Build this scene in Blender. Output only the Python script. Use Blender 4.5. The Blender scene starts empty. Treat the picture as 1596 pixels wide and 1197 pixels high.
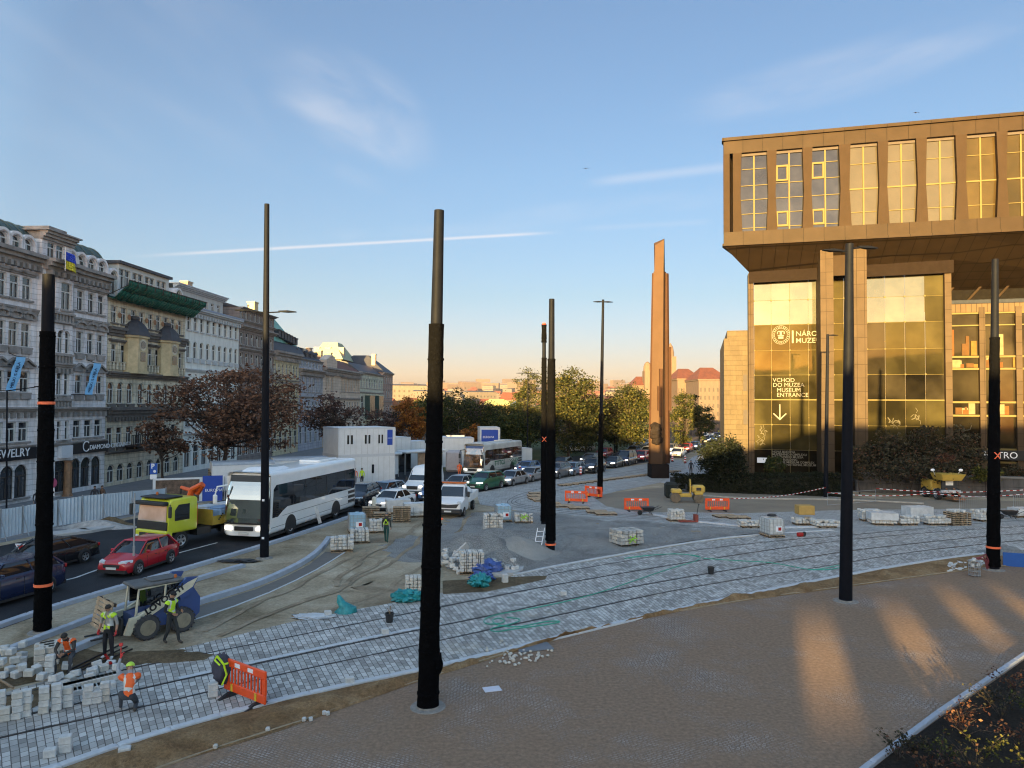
import bpy,bmesh,math,random
from math import sin,cos,pi,radians,tan,atan2,sqrt
from mathutils import Vector,Matrix,noise
R=random.Random(11)
SC=bpy.context.scene
COL=SC.collection
FPX,CX,CY,CAMZ=1107.0,798.0,598.5,8.2
PITCH,ROLL=radians(1.63),radians(0.3)
fw=Vector((0,cos(PITCH),sin(PITCH)))
up0=Vector((0,-sin(PITCH),cos(PITCH)))
rt0=Vector((1,0,0))
UPV=up0*cos(ROLL)-rt0*sin(ROLL)
RTV=rt0*cos(ROLL)+up0*sin(ROLL)
CAMP=Vector((0,0,CAMZ))
cd=bpy.data.cameras.new('camera')
cam=bpy.data.objects.new('camera',cd)
COL.objects.link(cam)
cam.matrix_world=Matrix(((RTV.x,UPV.x,-fw.x,0),(RTV.y,UPV.y,-fw.y,0),(RTV.z,UPV.z,-fw.z,CAMZ),(0,0,0,1)))
cd.sensor_width=36.0
cd.lens=36.0*FPX/1596.0
cd.clip_start=0.1
cd.clip_end=20000
SC.camera=cam
def ray(u,v):
 return fw+RTV*((u-CX)/FPX)-UPV*((v-CY)/FPX)
def G(u,v,h=0.0):
 """ground point (height h) seen at photo pixel u, v"""
 d=ray(u,v)
 t=(h-CAMZ)/d.z
 return CAMP+d*t
def A(u,v,Y):
 d=ray(u,v)
 return CAMP+d*(Y/d.y)
def hit(u,v,P0,n):
 d=ray(u,v)
 return CAMP+d*((P0-CAMP).dot(n)/d.dot(n))
MATS={}
def nodes(m):
 m.use_nodes=True
 nt=m.node_tree
 return nt,nt.nodes,nt.links
def new(nt,t,**kw):
 n=nt.nodes.new(t)
 for k,v in kw.items():
  if hasattr(n,k)and k not in('inputs',):
   setattr(n,k,v)
 return n
def ramp(nt,fac,stops):
 r=nt.nodes.new('ShaderNodeValToRGB')
 e=r.color_ramp.elements
 while len(e)<len(stops):e.new(0.5)
 for i,(p,c)in enumerate(stops):
  e[i].position=p
  e[i].color=(c[0],c[1],c[2],1)
 nt.links.new(fac,r.inputs['Fac'])
 return r
def mixc(nt,fac,a,b,mode='MIX'):
 m=nt.nodes.new('ShaderNodeMix');m.data_type='RGBA';m.blend_type=mode
 for sock,val in((m.inputs[0],fac),(m.inputs[6],a),(m.inputs[7],b)):
  if hasattr(val,'is_linked')or hasattr(val,'links'):nt.links.new(val,sock)
  elif isinstance(val,(int,float)):sock.default_value=val
  else:sock.default_value=(val[0],val[1],val[2],1)
 return m.outputs[2]
def vmul(c,k):return tuple(min(1,x*k)for x in c)
def mat(name,col,rough=0.75,var=0.18,scale=2.5,metal=0.0,bump=0.0,bscale=None,coat=0.0,emit=None,estr=0,spec=0.5,alpha=None,detail=6):
 if name in MATS:return MATS[name]
 m=bpy.data.materials.new(name);MATS[name]=m
 nt,N,L=nodes(m)
 b=N['Principled BSDF']
 b.inputs['Roughness'].default_value=rough
 b.inputs['Metallic'].default_value=metal
 b.inputs['Specular IOR Level'].default_value=spec
 if coat:
  b.inputs['Coat Weight'].default_value=coat
  b.inputs['Coat Roughness'].default_value=0.05
 if emit:
  b.inputs['Emission Color'].default_value=(*emit,1)
  b.inputs['Emission Strength'].default_value=estr
 tc=N.new('ShaderNodeTexCoord')
 if var>0:
  n=N.new('ShaderNodeTexNoise');n.inputs['Scale'].default_value=scale;n.inputs['Detail'].default_value=detail
  n.inputs['Roughness'].default_value=0.65
  L.new(tc.outputs['Object'],n.inputs['Vector'])
  r=ramp(nt,n.outputs['Fac'],[(0.3,vmul(col,1-var)),(0.7,vmul(col,1+var))])
  L.new(r.outputs['Color'],b.inputs['Base Color'])
 else:
  b.inputs['Base Color'].default_value=(*col,1)
 if bump>0:
  n2=N.new('ShaderNodeTexNoise');n2.inputs['Scale'].default_value=bscale or scale*4;n2.inputs['Detail'].default_value=5
  L.new(tc.outputs['Object'],n2.inputs['Vector'])
  bp=N.new('ShaderNodeBump');bp.inputs['Strength'].default_value=bump;bp.inputs['Distance'].default_value=0.05
  L.new(n2.outputs['Fac'],bp.inputs['Height']);L.new(bp.outputs['Normal'],b.inputs['Normal'])
 return m
def stucco(name,col,joint=0.42,dirt=0.35,rough=0.85,width=1.1,bumpd=0.03,jd=0.55):
 """render or ashlar wall: courses with joints, streaky dirt"""
 if name in MATS:return MATS[name]
 m=bpy.data.materials.new(name);MATS[name]=m
 nt,N,L=nodes(m)
 b=N['Principled BSDF'];b.inputs['Roughness'].default_value=rough;b.inputs['Specular IOR Level'].default_value=0.25
 tc=N.new('ShaderNodeTexCoord')
 sx=N.new('ShaderNodeSeparateXYZ');L.new(tc.outputs['Object'],sx.inputs[0])
 ad=N.new('ShaderNodeMath');ad.operation='ADD';L.new(sx.outputs[0],ad.inputs[0]);L.new(sx.outputs[1],ad.inputs[1])
 cb=N.new('ShaderNodeCombineXYZ');L.new(ad.outputs[0],cb.inputs[0]);L.new(sx.outputs[2],cb.inputs[1])
 mp=N.new('ShaderNodeMapping');mp.inputs['Scale'].default_value=(0.35,2.2,1);L.new(cb.outputs[0],mp.inputs[0])
 mp.inputs['Scale'].default_value=(1.3,0.28,1)
 n=N.new('ShaderNodeTexNoise');n.inputs['Scale'].default_value=1.6;n.inputs['Detail'].default_value=8;n.inputs['Roughness'].default_value=0.7
 L.new(mp.outputs[0],n.inputs['Vector'])
 r=ramp(nt,n.outputs['Fac'],[(0.3,vmul(col,1-dirt)),(0.62,vmul(col,1.08))])
 colr=r.outputs['Color']
 if joint:
  br=N.new('ShaderNodeTexBrick');br.inputs['Scale'].default_value=1.0
  br.inputs['Brick Width'].default_value=width;br.inputs['Row Height'].default_value=joint;br.inputs['Mortar Size'].default_value=0.022
  br.inputs['Mortar Smooth'].default_value=0.2
  br.inputs['Color1'].default_value=(1,1,1,1);br.inputs['Color2'].default_value=(.86,.86,.86,1);br.inputs['Mortar'].default_value=(jd,jd,jd,1)
  L.new(cb.outputs[0],br.inputs['Vector'])
  colr=mixc(nt,1.0,colr,br.outputs['Color'],'MULTIPLY')
  bp=N.new('ShaderNodeBump');bp.inputs['Strength'].default_value=0.6;bp.inputs['Distance'].default_value=bumpd;bp.invert=True
  L.new(br.outputs['Fac'],bp.inputs['Height']);L.new(bp.outputs['Normal'],b.inputs['Normal'])
 L.new(colr,b.inputs['Base Color'])
 return m
def leafmat(name,stops,rough=0.7,trans=0.25):
 if name in MATS:return MATS[name]
 m=bpy.data.materials.new(name);MATS[name]=m
 nt,N,L=nodes(m)
 b=N['Principled BSDF'];b.inputs['Roughness'].default_value=rough;b.inputs['Specular IOR Level'].default_value=0.2
 g=N.new('ShaderNodeNewGeometry')
 r=ramp(nt,g.outputs['Random Per Island'],stops)
 L.new(r.outputs['Color'],b.inputs['Base Color'])
 if trans:
  t=N.new('ShaderNodeBsdfTranslucent');L.new(r.outputs['Color'],t.inputs['Color'])
  mx=N.new('ShaderNodeMixShader');mx.inputs[0].default_value=trans
  L.new(b.outputs[0],mx.inputs[1]);L.new(t.outputs[0],mx.inputs[2]);L.new(mx.outputs[0],N['Material Output'].inputs['Surface'])
 return m
def glassmat(name,col,refl=0.3,rough=0.04,tint=(1,1,1),var=0.1,scale=0.6,wob=0.0):
 """dark window pane: body colour under a mirror-like skin"""
 if name in MATS:return MATS[name]
 m=bpy.data.materials.new(name);MATS[name]=m
 nt,N,L=nodes(m)
 b=N['Principled BSDF'];b.inputs['Roughness'].default_value=0.8;b.inputs['Specular IOR Level'].default_value=0.03
 tc=N.new('ShaderNodeTexCoord')
 n=N.new('ShaderNodeTexNoise');n.inputs['Scale'].default_value=scale;n.inputs['Detail'].default_value=3
 L.new(tc.outputs['Object'],n.inputs['Vector'])
 r=ramp(nt,n.outputs['Fac'],[(0.35,vmul(col,1-var)),(0.65,vmul(col,1+var))])
 oi=N.new('ShaderNodeObjectInfo');ro=ramp(nt,oi.outputs['Random'],[(0,(1-var*1.1,)*3),(1,(1+var*.5,)*3)])
 L.new(mixc(nt,1.0,r.outputs['Color'],ro.outputs['Color'],'MULTIPLY'),b.inputs['Base Color'])
 gl=N.new('ShaderNodeBsdfGlossy');gl.inputs['Roughness'].default_value=rough;gl.inputs['Color'].default_value=(*tint,1)
 if wob:
  n2=N.new('ShaderNodeTexNoise');n2.inputs['Scale'].default_value=0.45;n2.inputs['Detail'].default_value=1
  L.new(tc.outputs['Object'],n2.inputs['Vector'])
  bp=N.new('ShaderNodeBump');bp.inputs['Strength'].default_value=wob;bp.inputs['Distance'].default_value=0.05
  L.new(n2.outputs['Fac'],bp.inputs['Height']);L.new(bp.outputs['Normal'],gl.inputs['Normal'])
 lw=N.new('ShaderNodeLayerWeight');lw.inputs['Blend'].default_value=0.25
 mr=N.new('ShaderNodeMapRange');mr.inputs['To Min'].default_value=refl;mr.inputs['To Max'].default_value=min(1,refl+0.5)
 L.new(lw.outputs['Fresnel'],mr.inputs['Value'])
 mx=N.new('ShaderNodeMixShader');L.new(mr.outputs[0],mx.inputs[0]);L.new(b.outputs[0],mx.inputs[1]);L.new(gl.outputs[0],mx.inputs[2])
 L.new(mx.outputs[0],N['Material Output'].inputs['Surface'])
 return m
class MB:
 def __init__(s):
  s.v=[];s.f=[];s.m=[];s.uv={};s.M=Matrix.Identity(4);s.mi=0
 def at(s,loc=(0,0,0),rz=0,rx=0,ry=0,sc=1):
  s.M=Matrix.Translation(loc)@Matrix.Rotation(rz,4,'Z')@Matrix.Rotation(ry,4,'Y')@Matrix.Rotation(rx,4,'X')@Matrix.Scale(sc,4)
  return s
 def pts(s,ps):
  i=len(s.v)
  s.v+=[tuple(s.M@Vector(p))for p in ps]
  return list(range(i,i+len(ps)))
 def face(s,ids):
  s.f.append(tuple(ids));s.m.append(s.mi)
 def quad(s,*ps):
  s.face(s.pts(ps))
 def poly(s,ps):s.face(s.pts(ps))
 def box(s,c,d,bev=0):
  x,y,z=c;a,b,e=d[0]/2,d[1]/2,d[2]/2
  if bev:
   r=min(bev,a*.9,b*.9,e*.9)
   rings=[]
   for zz,k in((-e,r),(-e+r,0),(e-r,0),(e,r)):
    rings.append([(x+px,y+py,z+zz)for px,py in((-a+r,-b+k),(a-r,-b+k),(a-k,-b+r),(a-k,b-r),(a-r,b-k),(-a+r,b-k),(-a+k,b-r),(-a+k,-b+r))])
   s.loft(rings);return
  i=s.pts([(x-a,y-b,z-e),(x+a,y-b,z-e),(x+a,y+b,z-e),(x-a,y+b,z-e),(x-a,y-b,z+e),(x+a,y-b,z+e),(x+a,y+b,z+e),(x-a,y+b,z+e)])
  for q in((0,3,2,1),(4,5,6,7),(0,1,5,4),(1,2,6,5),(2,3,7,6),(3,0,4,7)):s.face([i[k]for k in q])
 def b2(s,lo,hi,bev=0):
  s.box([(lo[k]+hi[k])/2 for k in range(3)],[abs(hi[k]-lo[k])for k in range(3)],bev)
 def loft(s,rings,caps=True,closed=True):
  ids=[s.pts(r)for r in rings]
  n=len(rings[0])
  for a,b in zip(ids,ids[1:]):
   for k in range(n if closed else n-1):
    s.face([a[k],a[(k+1)%n],b[(k+1)%n],b[k]])
  if caps:
   s.face(list(reversed(ids[0])));s.face(ids[-1])
  return ids
 def cyl(s,p0,p1,r0,r1=None,n=12,caps=True):
  r1=r0 if r1 is None else r1
  p0,p1=Vector(p0),Vector(p1)
  d=(p1-p0).normalized()
  a=d.orthogonal().normalized();b=d.cross(a)
  ring=lambda p,r:[p+(a*cos(2*pi*k/n)+b*sin(2*pi*k/n))*r for k in range(n)]
  s.loft([ring(p0,r0),ring(p1,r1)],caps)
 def tube(s,path,r,n=8,caps=True):
  path=[Vector(p)for p in path]
  rings=[];ref=None
  for i,p in enumerate(path):
   d=(path[min(i+1,len(path)-1)]-path[max(i-1,0)]).normalized()
   if ref is None:ref=d.orthogonal().normalized()
   ref=(ref-d*ref.dot(d))
   ref=ref.normalized()if ref.length>1e-5 else d.orthogonal().normalized()
   b=d.cross(ref)
   rr=r[i]if isinstance(r,(list,tuple))else r
   rings.append([p+(ref*cos(2*pi*k/n)+b*sin(2*pi*k/n))*rr for k in range(n)])
  s.loft(rings,caps)
 def lathe(s,prof,n=16,c=(0,0,0),ax='z',caps=True):
  rings=[]
  for r,z in prof:
   r=max(r,1e-4)
   if ax=='z':rings.append([(c[0]+r*cos(2*pi*k/n),c[1]+r*sin(2*pi*k/n),c[2]+z)for k in range(n)])
   elif ax=='x':rings.append([(c[0]+z,c[1]+r*cos(2*pi*k/n),c[2]+r*sin(2*pi*k/n))for k in range(n)])
   else:rings.append([(c[0]+r*sin(2*pi*k/n),c[1]+z,c[2]+r*cos(2*pi*k/n))for k in range(n)])
  s.loft(rings,caps)
 def sphere(s,c,r,n=10,m=6,sq=(1,1,1)):
  prof=[(sin(pi*i/m),-cos(pi*i/m))for i in range(m+1)]
  rings=[[(c[0]+r*sq[0]*max(p,1e-3)*cos(2*pi*k/n),c[1]+r*sq[1]*max(p,1e-3)*sin(2*pi*k/n),c[2]+r*sq[2]*z)for k in range(n)]for p,z in prof]
  s.loft(rings)
 def prism(s,outline,y0,y1):
  """outline in x,z swept along y"""
  s.loft([[(x,y0,z)for x,z in outline],[(x,y1,z)for x,z in outline]])
 def prismx(s,outline,x0,x1):
  s.loft([[(x0,y,z)for y,z in outline],[(x1,y,z)for y,z in outline]])
 def prismz(s,outline,z0,z1):
  s.loft([[(x,y,z0)for x,y in outline],[(x,y,z1)for x,y in outline]])
 def blob(s,c,r,sq=(1,1,1),amp=0.25,fr=1.0,n=16,m=9,seed=0):
  rings=[]
  for i in range(m+1):
   t=pi*i/m;ring=[]
   for k in range(n):
    a=2*pi*k/n
    d=Vector((sin(t)*cos(a),sin(t)*sin(a),-cos(t)))
    q=1+amp*noise.noise(d*fr*2+Vector((seed,seed*1.7,0)))
    ring.append((c[0]+d.x*r*sq[0]*q,c[1]+d.y*r*sq[1]*q,c[2]+d.z*r*sq[2]*q))
   rings.append(ring)
  s.loft(rings)
 def build(s,name,mats,parent=None,loc=None,rz=None,smooth=False,fixn=True):
  me=bpy.data.meshes.new(name)
  me.from_pydata(s.v,[],s.f)
  ms=mats if isinstance(mats,(list,tuple))else[mats]
  for mm in ms:me.materials.append(mm)
  if len(ms)>1:me.polygons.foreach_set('material_index',s.m)
  if smooth:me.polygons.foreach_set('use_smooth',[True]*len(me.polygons))
  if fixn and len(s.f)<60000:
   bm=bmesh.new();bm.from_mesh(me)
   bmesh.ops.recalc_face_normals(bm,faces=bm.faces)
   bm.to_mesh(me);bm.free()
  me.update()
  if smooth:
   try:me.set_sharp_from_angle(angle=radians(40))
   except Exception:pass
  o=bpy.data.objects.new(name,me);COL.objects.link(o)
  if parent:o.parent=parent
  if loc is not None:o.location=loc
  if rz is not None:o.rotation_euler=(0,0,rz)
  return o
def tag(o,label=None,cat=None,group=None,kind=None):
 if label:o['label']=label
 if cat:o['category']=cat
 if group:o['group']=group
 if kind:o['kind']=kind
 return o
def thing(name,label,cat,loc=(0,0,0),rz=0,group=None):
 o=bpy.data.objects.new(name,None);COL.objects.link(o)
 o.empty_display_size=0.2
 o.location=loc;o.rotation_euler=(0,0,rz)
 return tag(o,label,cat,group)
def dup(root,loc=None,rz=None,label=None,group=None,recol=None,sc=None):
 r=root.copy();COL.objects.link(r)
 if loc is not None:r.location=loc
 if rz is not None:r.rotation_euler=(r.rotation_euler[0],r.rotation_euler[1],rz)
 if sc is not None:r.scale=(sc,sc,sc)
 if label:r['label']=label
 if group:r['group']=group
 def setm(o):
  if recol and o.type=='MESH':
   for sl in o.material_slots:
    if sl.material and sl.material.name in recol:
     nm=recol[sl.material.name];sl.link='OBJECT';sl.material=nm
 setm(r)
 for ch in list(root.children):
  c=ch.copy();COL.objects.link(c);c.parent=r;setm(c)
  for g in list(ch.children):
   d=g.copy();COL.objects.link(d);d.parent=c;setm(d)
 return r
def text_mesh(mb,s,size,org,ex=(1,0,0),ez=(0,0,1),depth=0.02,align='LEFT',bold=0.0,xs=1.0):
 """adds the lettering of s to a mesh builder, in the plane ex, ez"""
 c=bpy.data.curves.new('t','FONT');c.body=s;c.size=size;c.align_x=align;c.extrude=depth;c.offset=bold;c.resolution_u=3
 o=bpy.data.objects.new('t',c);COL.objects.link(o)
 dg=bpy.context.evaluated_depsgraph_get()
 me=bpy.data.meshes.new_from_object(o.evaluated_get(dg))
 ex,ez=Vector(ex),Vector(ez);ny=ex.cross(ez)
 org=Vector(org)
 ids=mb.pts([org+ex*p.co.x*xs+ez*p.co.y+ny*p.co.z for p in me.vertices])
 for p in me.polygons:mb.face([ids[k]for k in p.vertices])
 bpy.data.objects.remove(o);bpy.data.curves.remove(c);bpy.data.meshes.remove(me)
SUNAZ,SUNEL=radians(20),radians(5.2)
sd=bpy.data.lights.new('sun','SUN');sd.energy=4.9;sd.angle=radians(0.53);sd.color=(1.0,0.68,0.25)
so=bpy.data.objects.new('sun',sd);COL.objects.link(so)
rdir=Vector((sin(SUNAZ)*cos(SUNEL),cos(SUNAZ)*cos(SUNEL),-sin(SUNEL)))
so.rotation_mode='QUATERNION';so.rotation_quaternion=rdir.to_track_quat('-Z','Y')
W=bpy.data.worlds.new('World');SC.world=W;W.use_nodes=True
nt=W.node_tree;N=nt.nodes;L=nt.links
bg=N['Background'];bg.inputs['Strength'].default_value=0.15
sky=N.new('ShaderNodeTexSky');sky.sky_type='NISHITA';sky.sun_disc=False
sky.sun_elevation=radians(5.2);sky.sun_rotation=radians(180+20);sky.altitude=200;sky.air_density=1.0;sky.dust_density=1.2;sky.ozone_density=2.0
tc=N.new('ShaderNodeTexCoord')
def vdot(vec):
 d=N.new('ShaderNodeVectorMath');d.operation='DOT_PRODUCT';L.new(tc.outputs['Generated'],d.inputs[0]);d.inputs[1].default_value=vec
 return d.outputs['Value']
def mrange(x,a,b,c=0.0,d=1.0,smooth=True):
 m=N.new('ShaderNodeMapRange');m.interpolation_type='SMOOTHSTEP' if smooth else 'LINEAR'
 m.inputs[1].default_value=a;m.inputs[2].default_value=b;m.inputs[3].default_value=c;m.inputs[4].default_value=d
 L.new(x,m.inputs[0]);return m.outputs[0]
def mth(op,a,b=None):
 m=N.new('ShaderNodeMath');m.operation=op
 for i,x in enumerate((a,b)):
  if x is None:continue
  if isinstance(x,(int,float)):m.inputs[i].default_value=x
  else:L.new(x,m.inputs[i])
 return m.outputs[0]
def streak(u0,v0,u1,v1,wid,stren,breaks=6.0):
 """thin trail across the sky between two directions"""
 a,b=ray(u0,v0).normalized(),ray(u1,v1).normalized()
 n=a.cross(b).normalized();t=(b-a).normalized()
 w=mrange(mth('ABSOLUTE',vdot(n)),wid,0.0)
 s=vdot(t);lo,hi=a.dot(t),b.dot(t)
 e=mth('MULTIPLY',mrange(s,lo,lo+(hi-lo)*.25),mrange(s,hi,hi-(hi-lo)*.15))
 return mth('MULTIPLY',mth('MULTIPLY',w,e),stren)
def wisp(u,v,rad,stren,ang,seed,ax=(1.0,3.0)):
 """feathery high cloud round a direction, combed along an angle"""
 c=ray(u,v).normalized()
 e1=(RTV*cos(ang)+UPV*sin(ang));e2=(UPV*cos(ang)-RTV*sin(ang))
 x,y=vdot(e1),vdot(e2)
 x0,y0=c.dot(e1),c.dot(e2)
 cb=N.new('ShaderNodeCombineXYZ')
 L.new(mth('MULTIPLY',x,ax[0]),cb.inputs[0]);L.new(mth('MULTIPLY',y,ax[1]),cb.inputs[1]);cb.inputs[2].default_value=seed
 n=N.new('ShaderNodeTexNoise');n.inputs['Scale'].default_value=5.0;n.inputs['Detail'].default_value=7;n.inputs['Roughness'].default_value=0.56;n.inputs['Distortion'].default_value=0.5
 L.new(cb.outputs[0],n.inputs['Vector'])
 dx=mth('DIVIDE',mth('SUBTRACT',x,x0),rad[0]);dy=mth('DIVIDE',mth('SUBTRACT',y,y0),rad[1])
 r2=mth('ADD',mth('MULTIPLY',dx,dx),mth('MULTIPLY',dy,dy))
 return mth('MULTIPLY',mth('MULTIPLY',mrange(r2,1.0,0.0),mrange(n.outputs['Fac'],0.34,0.80)),stren)
cl=None
for x in(streak(170,402,890,361,0.0034,0.55),streak(900,287,1180,255,0.010,0.22),streak(880,358,1120,345,0.006,0.10),wisp(560,170,(0.12,0.065),0.42,radians(-25),3.1),wisp(520,215,(0.10,0.05),0.30,radians(-35),8.3),wisp(300,90,(0.22,0.10),0.12,radians(-30),1.7),wisp(1290,120,(0.20,0.035),0.30,radians(6),5.5),wisp(640,370,(0.25,0.02),0.16,radians(4),9.5),wisp(960,325,(0.22,0.02),0.14,radians(4),2.2),wisp(40,120,(0.15,0.08),0.10,radians(-30),7.2)):
 cl=x if cl is None else mth('ADD',cl,x)
cl=mth('MINIMUM',cl,0.9)
hs=N.new('ShaderNodeHueSaturation');hs.inputs['Saturation'].default_value=1.0;L.new(sky.outputs[0],hs.inputs['Color'])
cmx=N.new('ShaderNodeMix');cmx.data_type='RGBA'
sep=N.new('ShaderNodeSeparateXYZ');L.new(tc.outputs['Generated'],sep.inputs[0])
tr_=ramp(nt,mrange(sep.outputs[2],0.0,0.5,0,1,False),[(0.0,(.95,.72,1.0)),(0.10,(.95,.80,1.0)),(0.30,(.84,.83,.87)),(0.62,(.93,.95,.96)),(1.0,(1.0,1.0,1.0))])
sk2=N.new('ShaderNodeMix');sk2.data_type='RGBA';sk2.blend_type='MULTIPLY';sk2.inputs[0].default_value=1.0
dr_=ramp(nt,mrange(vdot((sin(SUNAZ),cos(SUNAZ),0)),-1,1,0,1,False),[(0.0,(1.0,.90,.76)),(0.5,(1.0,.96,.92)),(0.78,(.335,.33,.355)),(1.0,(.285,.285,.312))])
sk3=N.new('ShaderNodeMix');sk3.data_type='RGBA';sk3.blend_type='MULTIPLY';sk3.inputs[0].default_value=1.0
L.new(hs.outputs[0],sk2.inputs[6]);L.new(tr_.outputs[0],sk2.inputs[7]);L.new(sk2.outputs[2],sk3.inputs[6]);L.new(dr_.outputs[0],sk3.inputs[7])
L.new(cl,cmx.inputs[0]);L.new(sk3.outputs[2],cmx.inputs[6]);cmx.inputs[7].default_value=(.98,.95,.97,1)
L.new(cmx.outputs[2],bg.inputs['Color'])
CLOUDCOL=cmx.inputs[7]
SC.view_settings.view_transform='Standard'
SC.view_settings.look='None'
SC.view_settings.exposure=2.72
SC.view_settings.gamma=1.0
W.cycles.sampling_method='MANUAL';W.cycles.sample_map_resolution=256
SC.cycles.filter_width=1.15
SC.cycles.max_bounces=5
SC.cycles.diffuse_bounces=3
SC.cycles.glossy_bounces=3
SC.cycles.transparent_max_bounces=6
SC.cycles.caustics_reflective=False
SC.cycles.caustics_refractive=False
SC.cycles.sample_clamp_indirect=4.0
try:
 SC.cycles.use_denoising=True;SC.cycles.denoiser='OPENIMAGEDENOISE'
except Exception:pass
def groundmat(name,c1,c2,c3=None,scale=0.35,rough=0.95,bump=0.5,fine=14.0,bd=0.05,speck=0.12):
 if name in MATS:return MATS[name]
 m=bpy.data.materials.new(name);MATS[name]=m
 nt,N,L=nodes(m)
 b=N['Principled BSDF'];b.inputs['Roughness'].default_value=rough;b.inputs['Specular IOR Level'].default_value=0.2
 tc=N.new('ShaderNodeTexCoord')
 n=N.new('ShaderNodeTexNoise');n.inputs['Scale'].default_value=scale;n.inputs['Detail'].default_value=10;n.inputs['Roughness'].default_value=0.68;n.inputs['Distortion'].default_value=0.6
 L.new(tc.outputs['Object'],n.inputs['Vector'])
 st=[(0.33,c1),(0.62,c2)]if c3 is None else[(0.3,c1),(0.5,c2),(0.68,c3)]
 r=ramp(nt,n.outputs['Fac'],st)
 n2=N.new('ShaderNodeTexNoise');n2.inputs['Scale'].default_value=fine;n2.inputs['Detail'].default_value=6;n2.inputs['Roughness'].default_value=0.75
 L.new(tc.outputs['Object'],n2.inputs['Vector'])
 r2=ramp(nt,n2.outputs['Fac'],[(0.3,(1-speck*2.5,)*3),(0.72,(1+speck,)*3)])
 L.new(mixc(nt,1.0,r.outputs['Color'],r2.outputs['Color'],'MULTIPLY'),b.inputs['Base Color'])
 bp=N.new('ShaderNodeBump');bp.inputs['Strength'].default_value=bump;bp.inputs['Distance'].default_value=bd
 a=N.new('ShaderNodeMath');a.operation='ADD';L.new(n.outputs['Fac'],a.inputs[0]);L.new(n2.outputs['Fac'],a.inputs[1])
 L.new(a.outputs[0],bp.inputs['Height']);L.new(bp.outputs['Normal'],b.inputs['Normal'])
 return m
def settmat(name,bw,rh,c1,c2,cm,mortar=0.02,sand=None,sandlo=0.5,uv=True,bump=0.6,wob=0.007,tone=(0.75,1.15),rot=0.0):
 """laid stone setts: each stone its own tone, open joints, sand lying on part of them"""
 m=bpy.data.materials.new(name);MATS[name]=m
 nt,N,L=nodes(m)
 b=N['Principled BSDF'];b.inputs['Roughness'].default_value=0.8;b.inputs['Specular IOR Level'].default_value=0.3
 tc=N.new('ShaderNodeTexCoord')
 src=tc.outputs['UV' if uv else 'Object']
 nw=N.new('ShaderNodeTexNoise');nw.inputs['Scale'].default_value=0.8 if uv else 0.25;nw.inputs['Detail'].default_value=3
 L.new(src,nw.inputs['Vector'])
 ms=N.new('ShaderNodeVectorMath');ms.operation='MULTIPLY_ADD';L.new(nw.outputs['Color'],ms.inputs[0]);ms.inputs[1].default_value=(wob*6,)*3;L.new(src,ms.inputs[2])
 mp=N.new('ShaderNodeMapping');mp.inputs['Rotation'].default_value=(0,0,rot);L.new(ms.outputs[0],mp.inputs[0])
 br=N.new('ShaderNodeTexBrick');br.inputs['Scale'].default_value=1
 br.inputs['Brick Width'].default_value=bw;br.inputs['Row Height'].default_value=rh;br.inputs['Mortar Size'].default_value=mortar;br.inputs['Mortar Smooth'].default_value=0.3
 br.inputs['Color1'].default_value=(*c1,1);br.inputs['Color2'].default_value=(*c2,1);br.inputs['Mortar'].default_value=(*cm,1)
 br.inputs['Bias'].default_value=0.0;br.offset=0.5;br.squash=1.25;br.squash_frequency=3
 L.new(mp.outputs[0],br.inputs['Vector'])
 n=N.new('ShaderNodeTexNoise');n.inputs['Scale'].default_value=0.7;n.inputs['Detail'].default_value=8;n.inputs['Roughness'].default_value=0.7
 L.new(tc.outputs['Object'],n.inputs['Vector'])
 r=ramp(nt,n.outputs['Fac'],[(0.3,(tone[0],)*3),(0.7,(tone[1],)*3)])
 c=mixc(nt,1.0,br.outputs['Color'],r.outputs['Color'],'MULTIPLY')
 if sand:
  n3=N.new('ShaderNodeTexNoise');n3.inputs['Scale'].default_value=0.28;n3.inputs['Detail'].default_value=9;n3.inputs['Roughness'].default_value=0.72
  L.new(tc.outputs['Object'],n3.inputs['Vector'])
  r3=ramp(nt,n3.outputs['Fac'],[(sandlo-.06,(0,0,0)),(sandlo+.1,(1,1,1))])
  n4=N.new('ShaderNodeTexNoise');n4.inputs['Scale'].default_value=9.0;n4.inputs['Detail'].default_value=6
  L.new(tc.outputs['Object'],n4.inputs['Vector'])
  r4=ramp(nt,n4.outputs['Fac'],[(0.25,vmul(sand,.68)),(0.75,vmul(sand,1.25))])
  c=mixc(nt,r3.outputs['Color'],c,r4.outputs['Color'])
 L.new(c,b.inputs['Base Color'])
 bp=N.new('ShaderNodeBump');bp.inputs['Strength'].default_value=bump;bp.inputs['Distance'].default_value=0.03;bp.invert=True
 L.new(br.outputs['Fac'],bp.inputs['Height']);L.new(bp.outputs['Normal'],b.inputs['Normal'])
 return m
M_SITE=groundmat('site_sand',(.20,.15,.09),(.40,.325,.225),(.56,.475,.36),0.33,fine=7,speck=.16,bump=.8)
M_MUD=groundmat('mud_sand',(.18,.098,.045),(.33,.20,.098),(.46,.31,.17),0.9,bump=1.0,fine=12,bd=0.09,speck=.2)
M_GRAVEL=groundmat('grey_gravel',(.30,.29,.28),(.47,.46,.44),(.57,.55,.52),0.4,bump=1.0,fine=15,bd=0.2,speck=.3)
M_ASPH=groundmat('asphalt',(.020,.021,.026),(.038,.04,.045),None,0.3,rough=.8,bump=.3,fine=30,speck=.15)
M_TANASPH=groundmat('tan_asphalt',(.22,.18,.14),(.30,.25,.19),None,0.15,rough=.9,bump=.2,fine=20)
M_GRASS=groundmat('grass_ground',(.03,.045,.015),(.07,.085,.03),(.13,.10,.05),0.12,bump=.6,fine=5)
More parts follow.
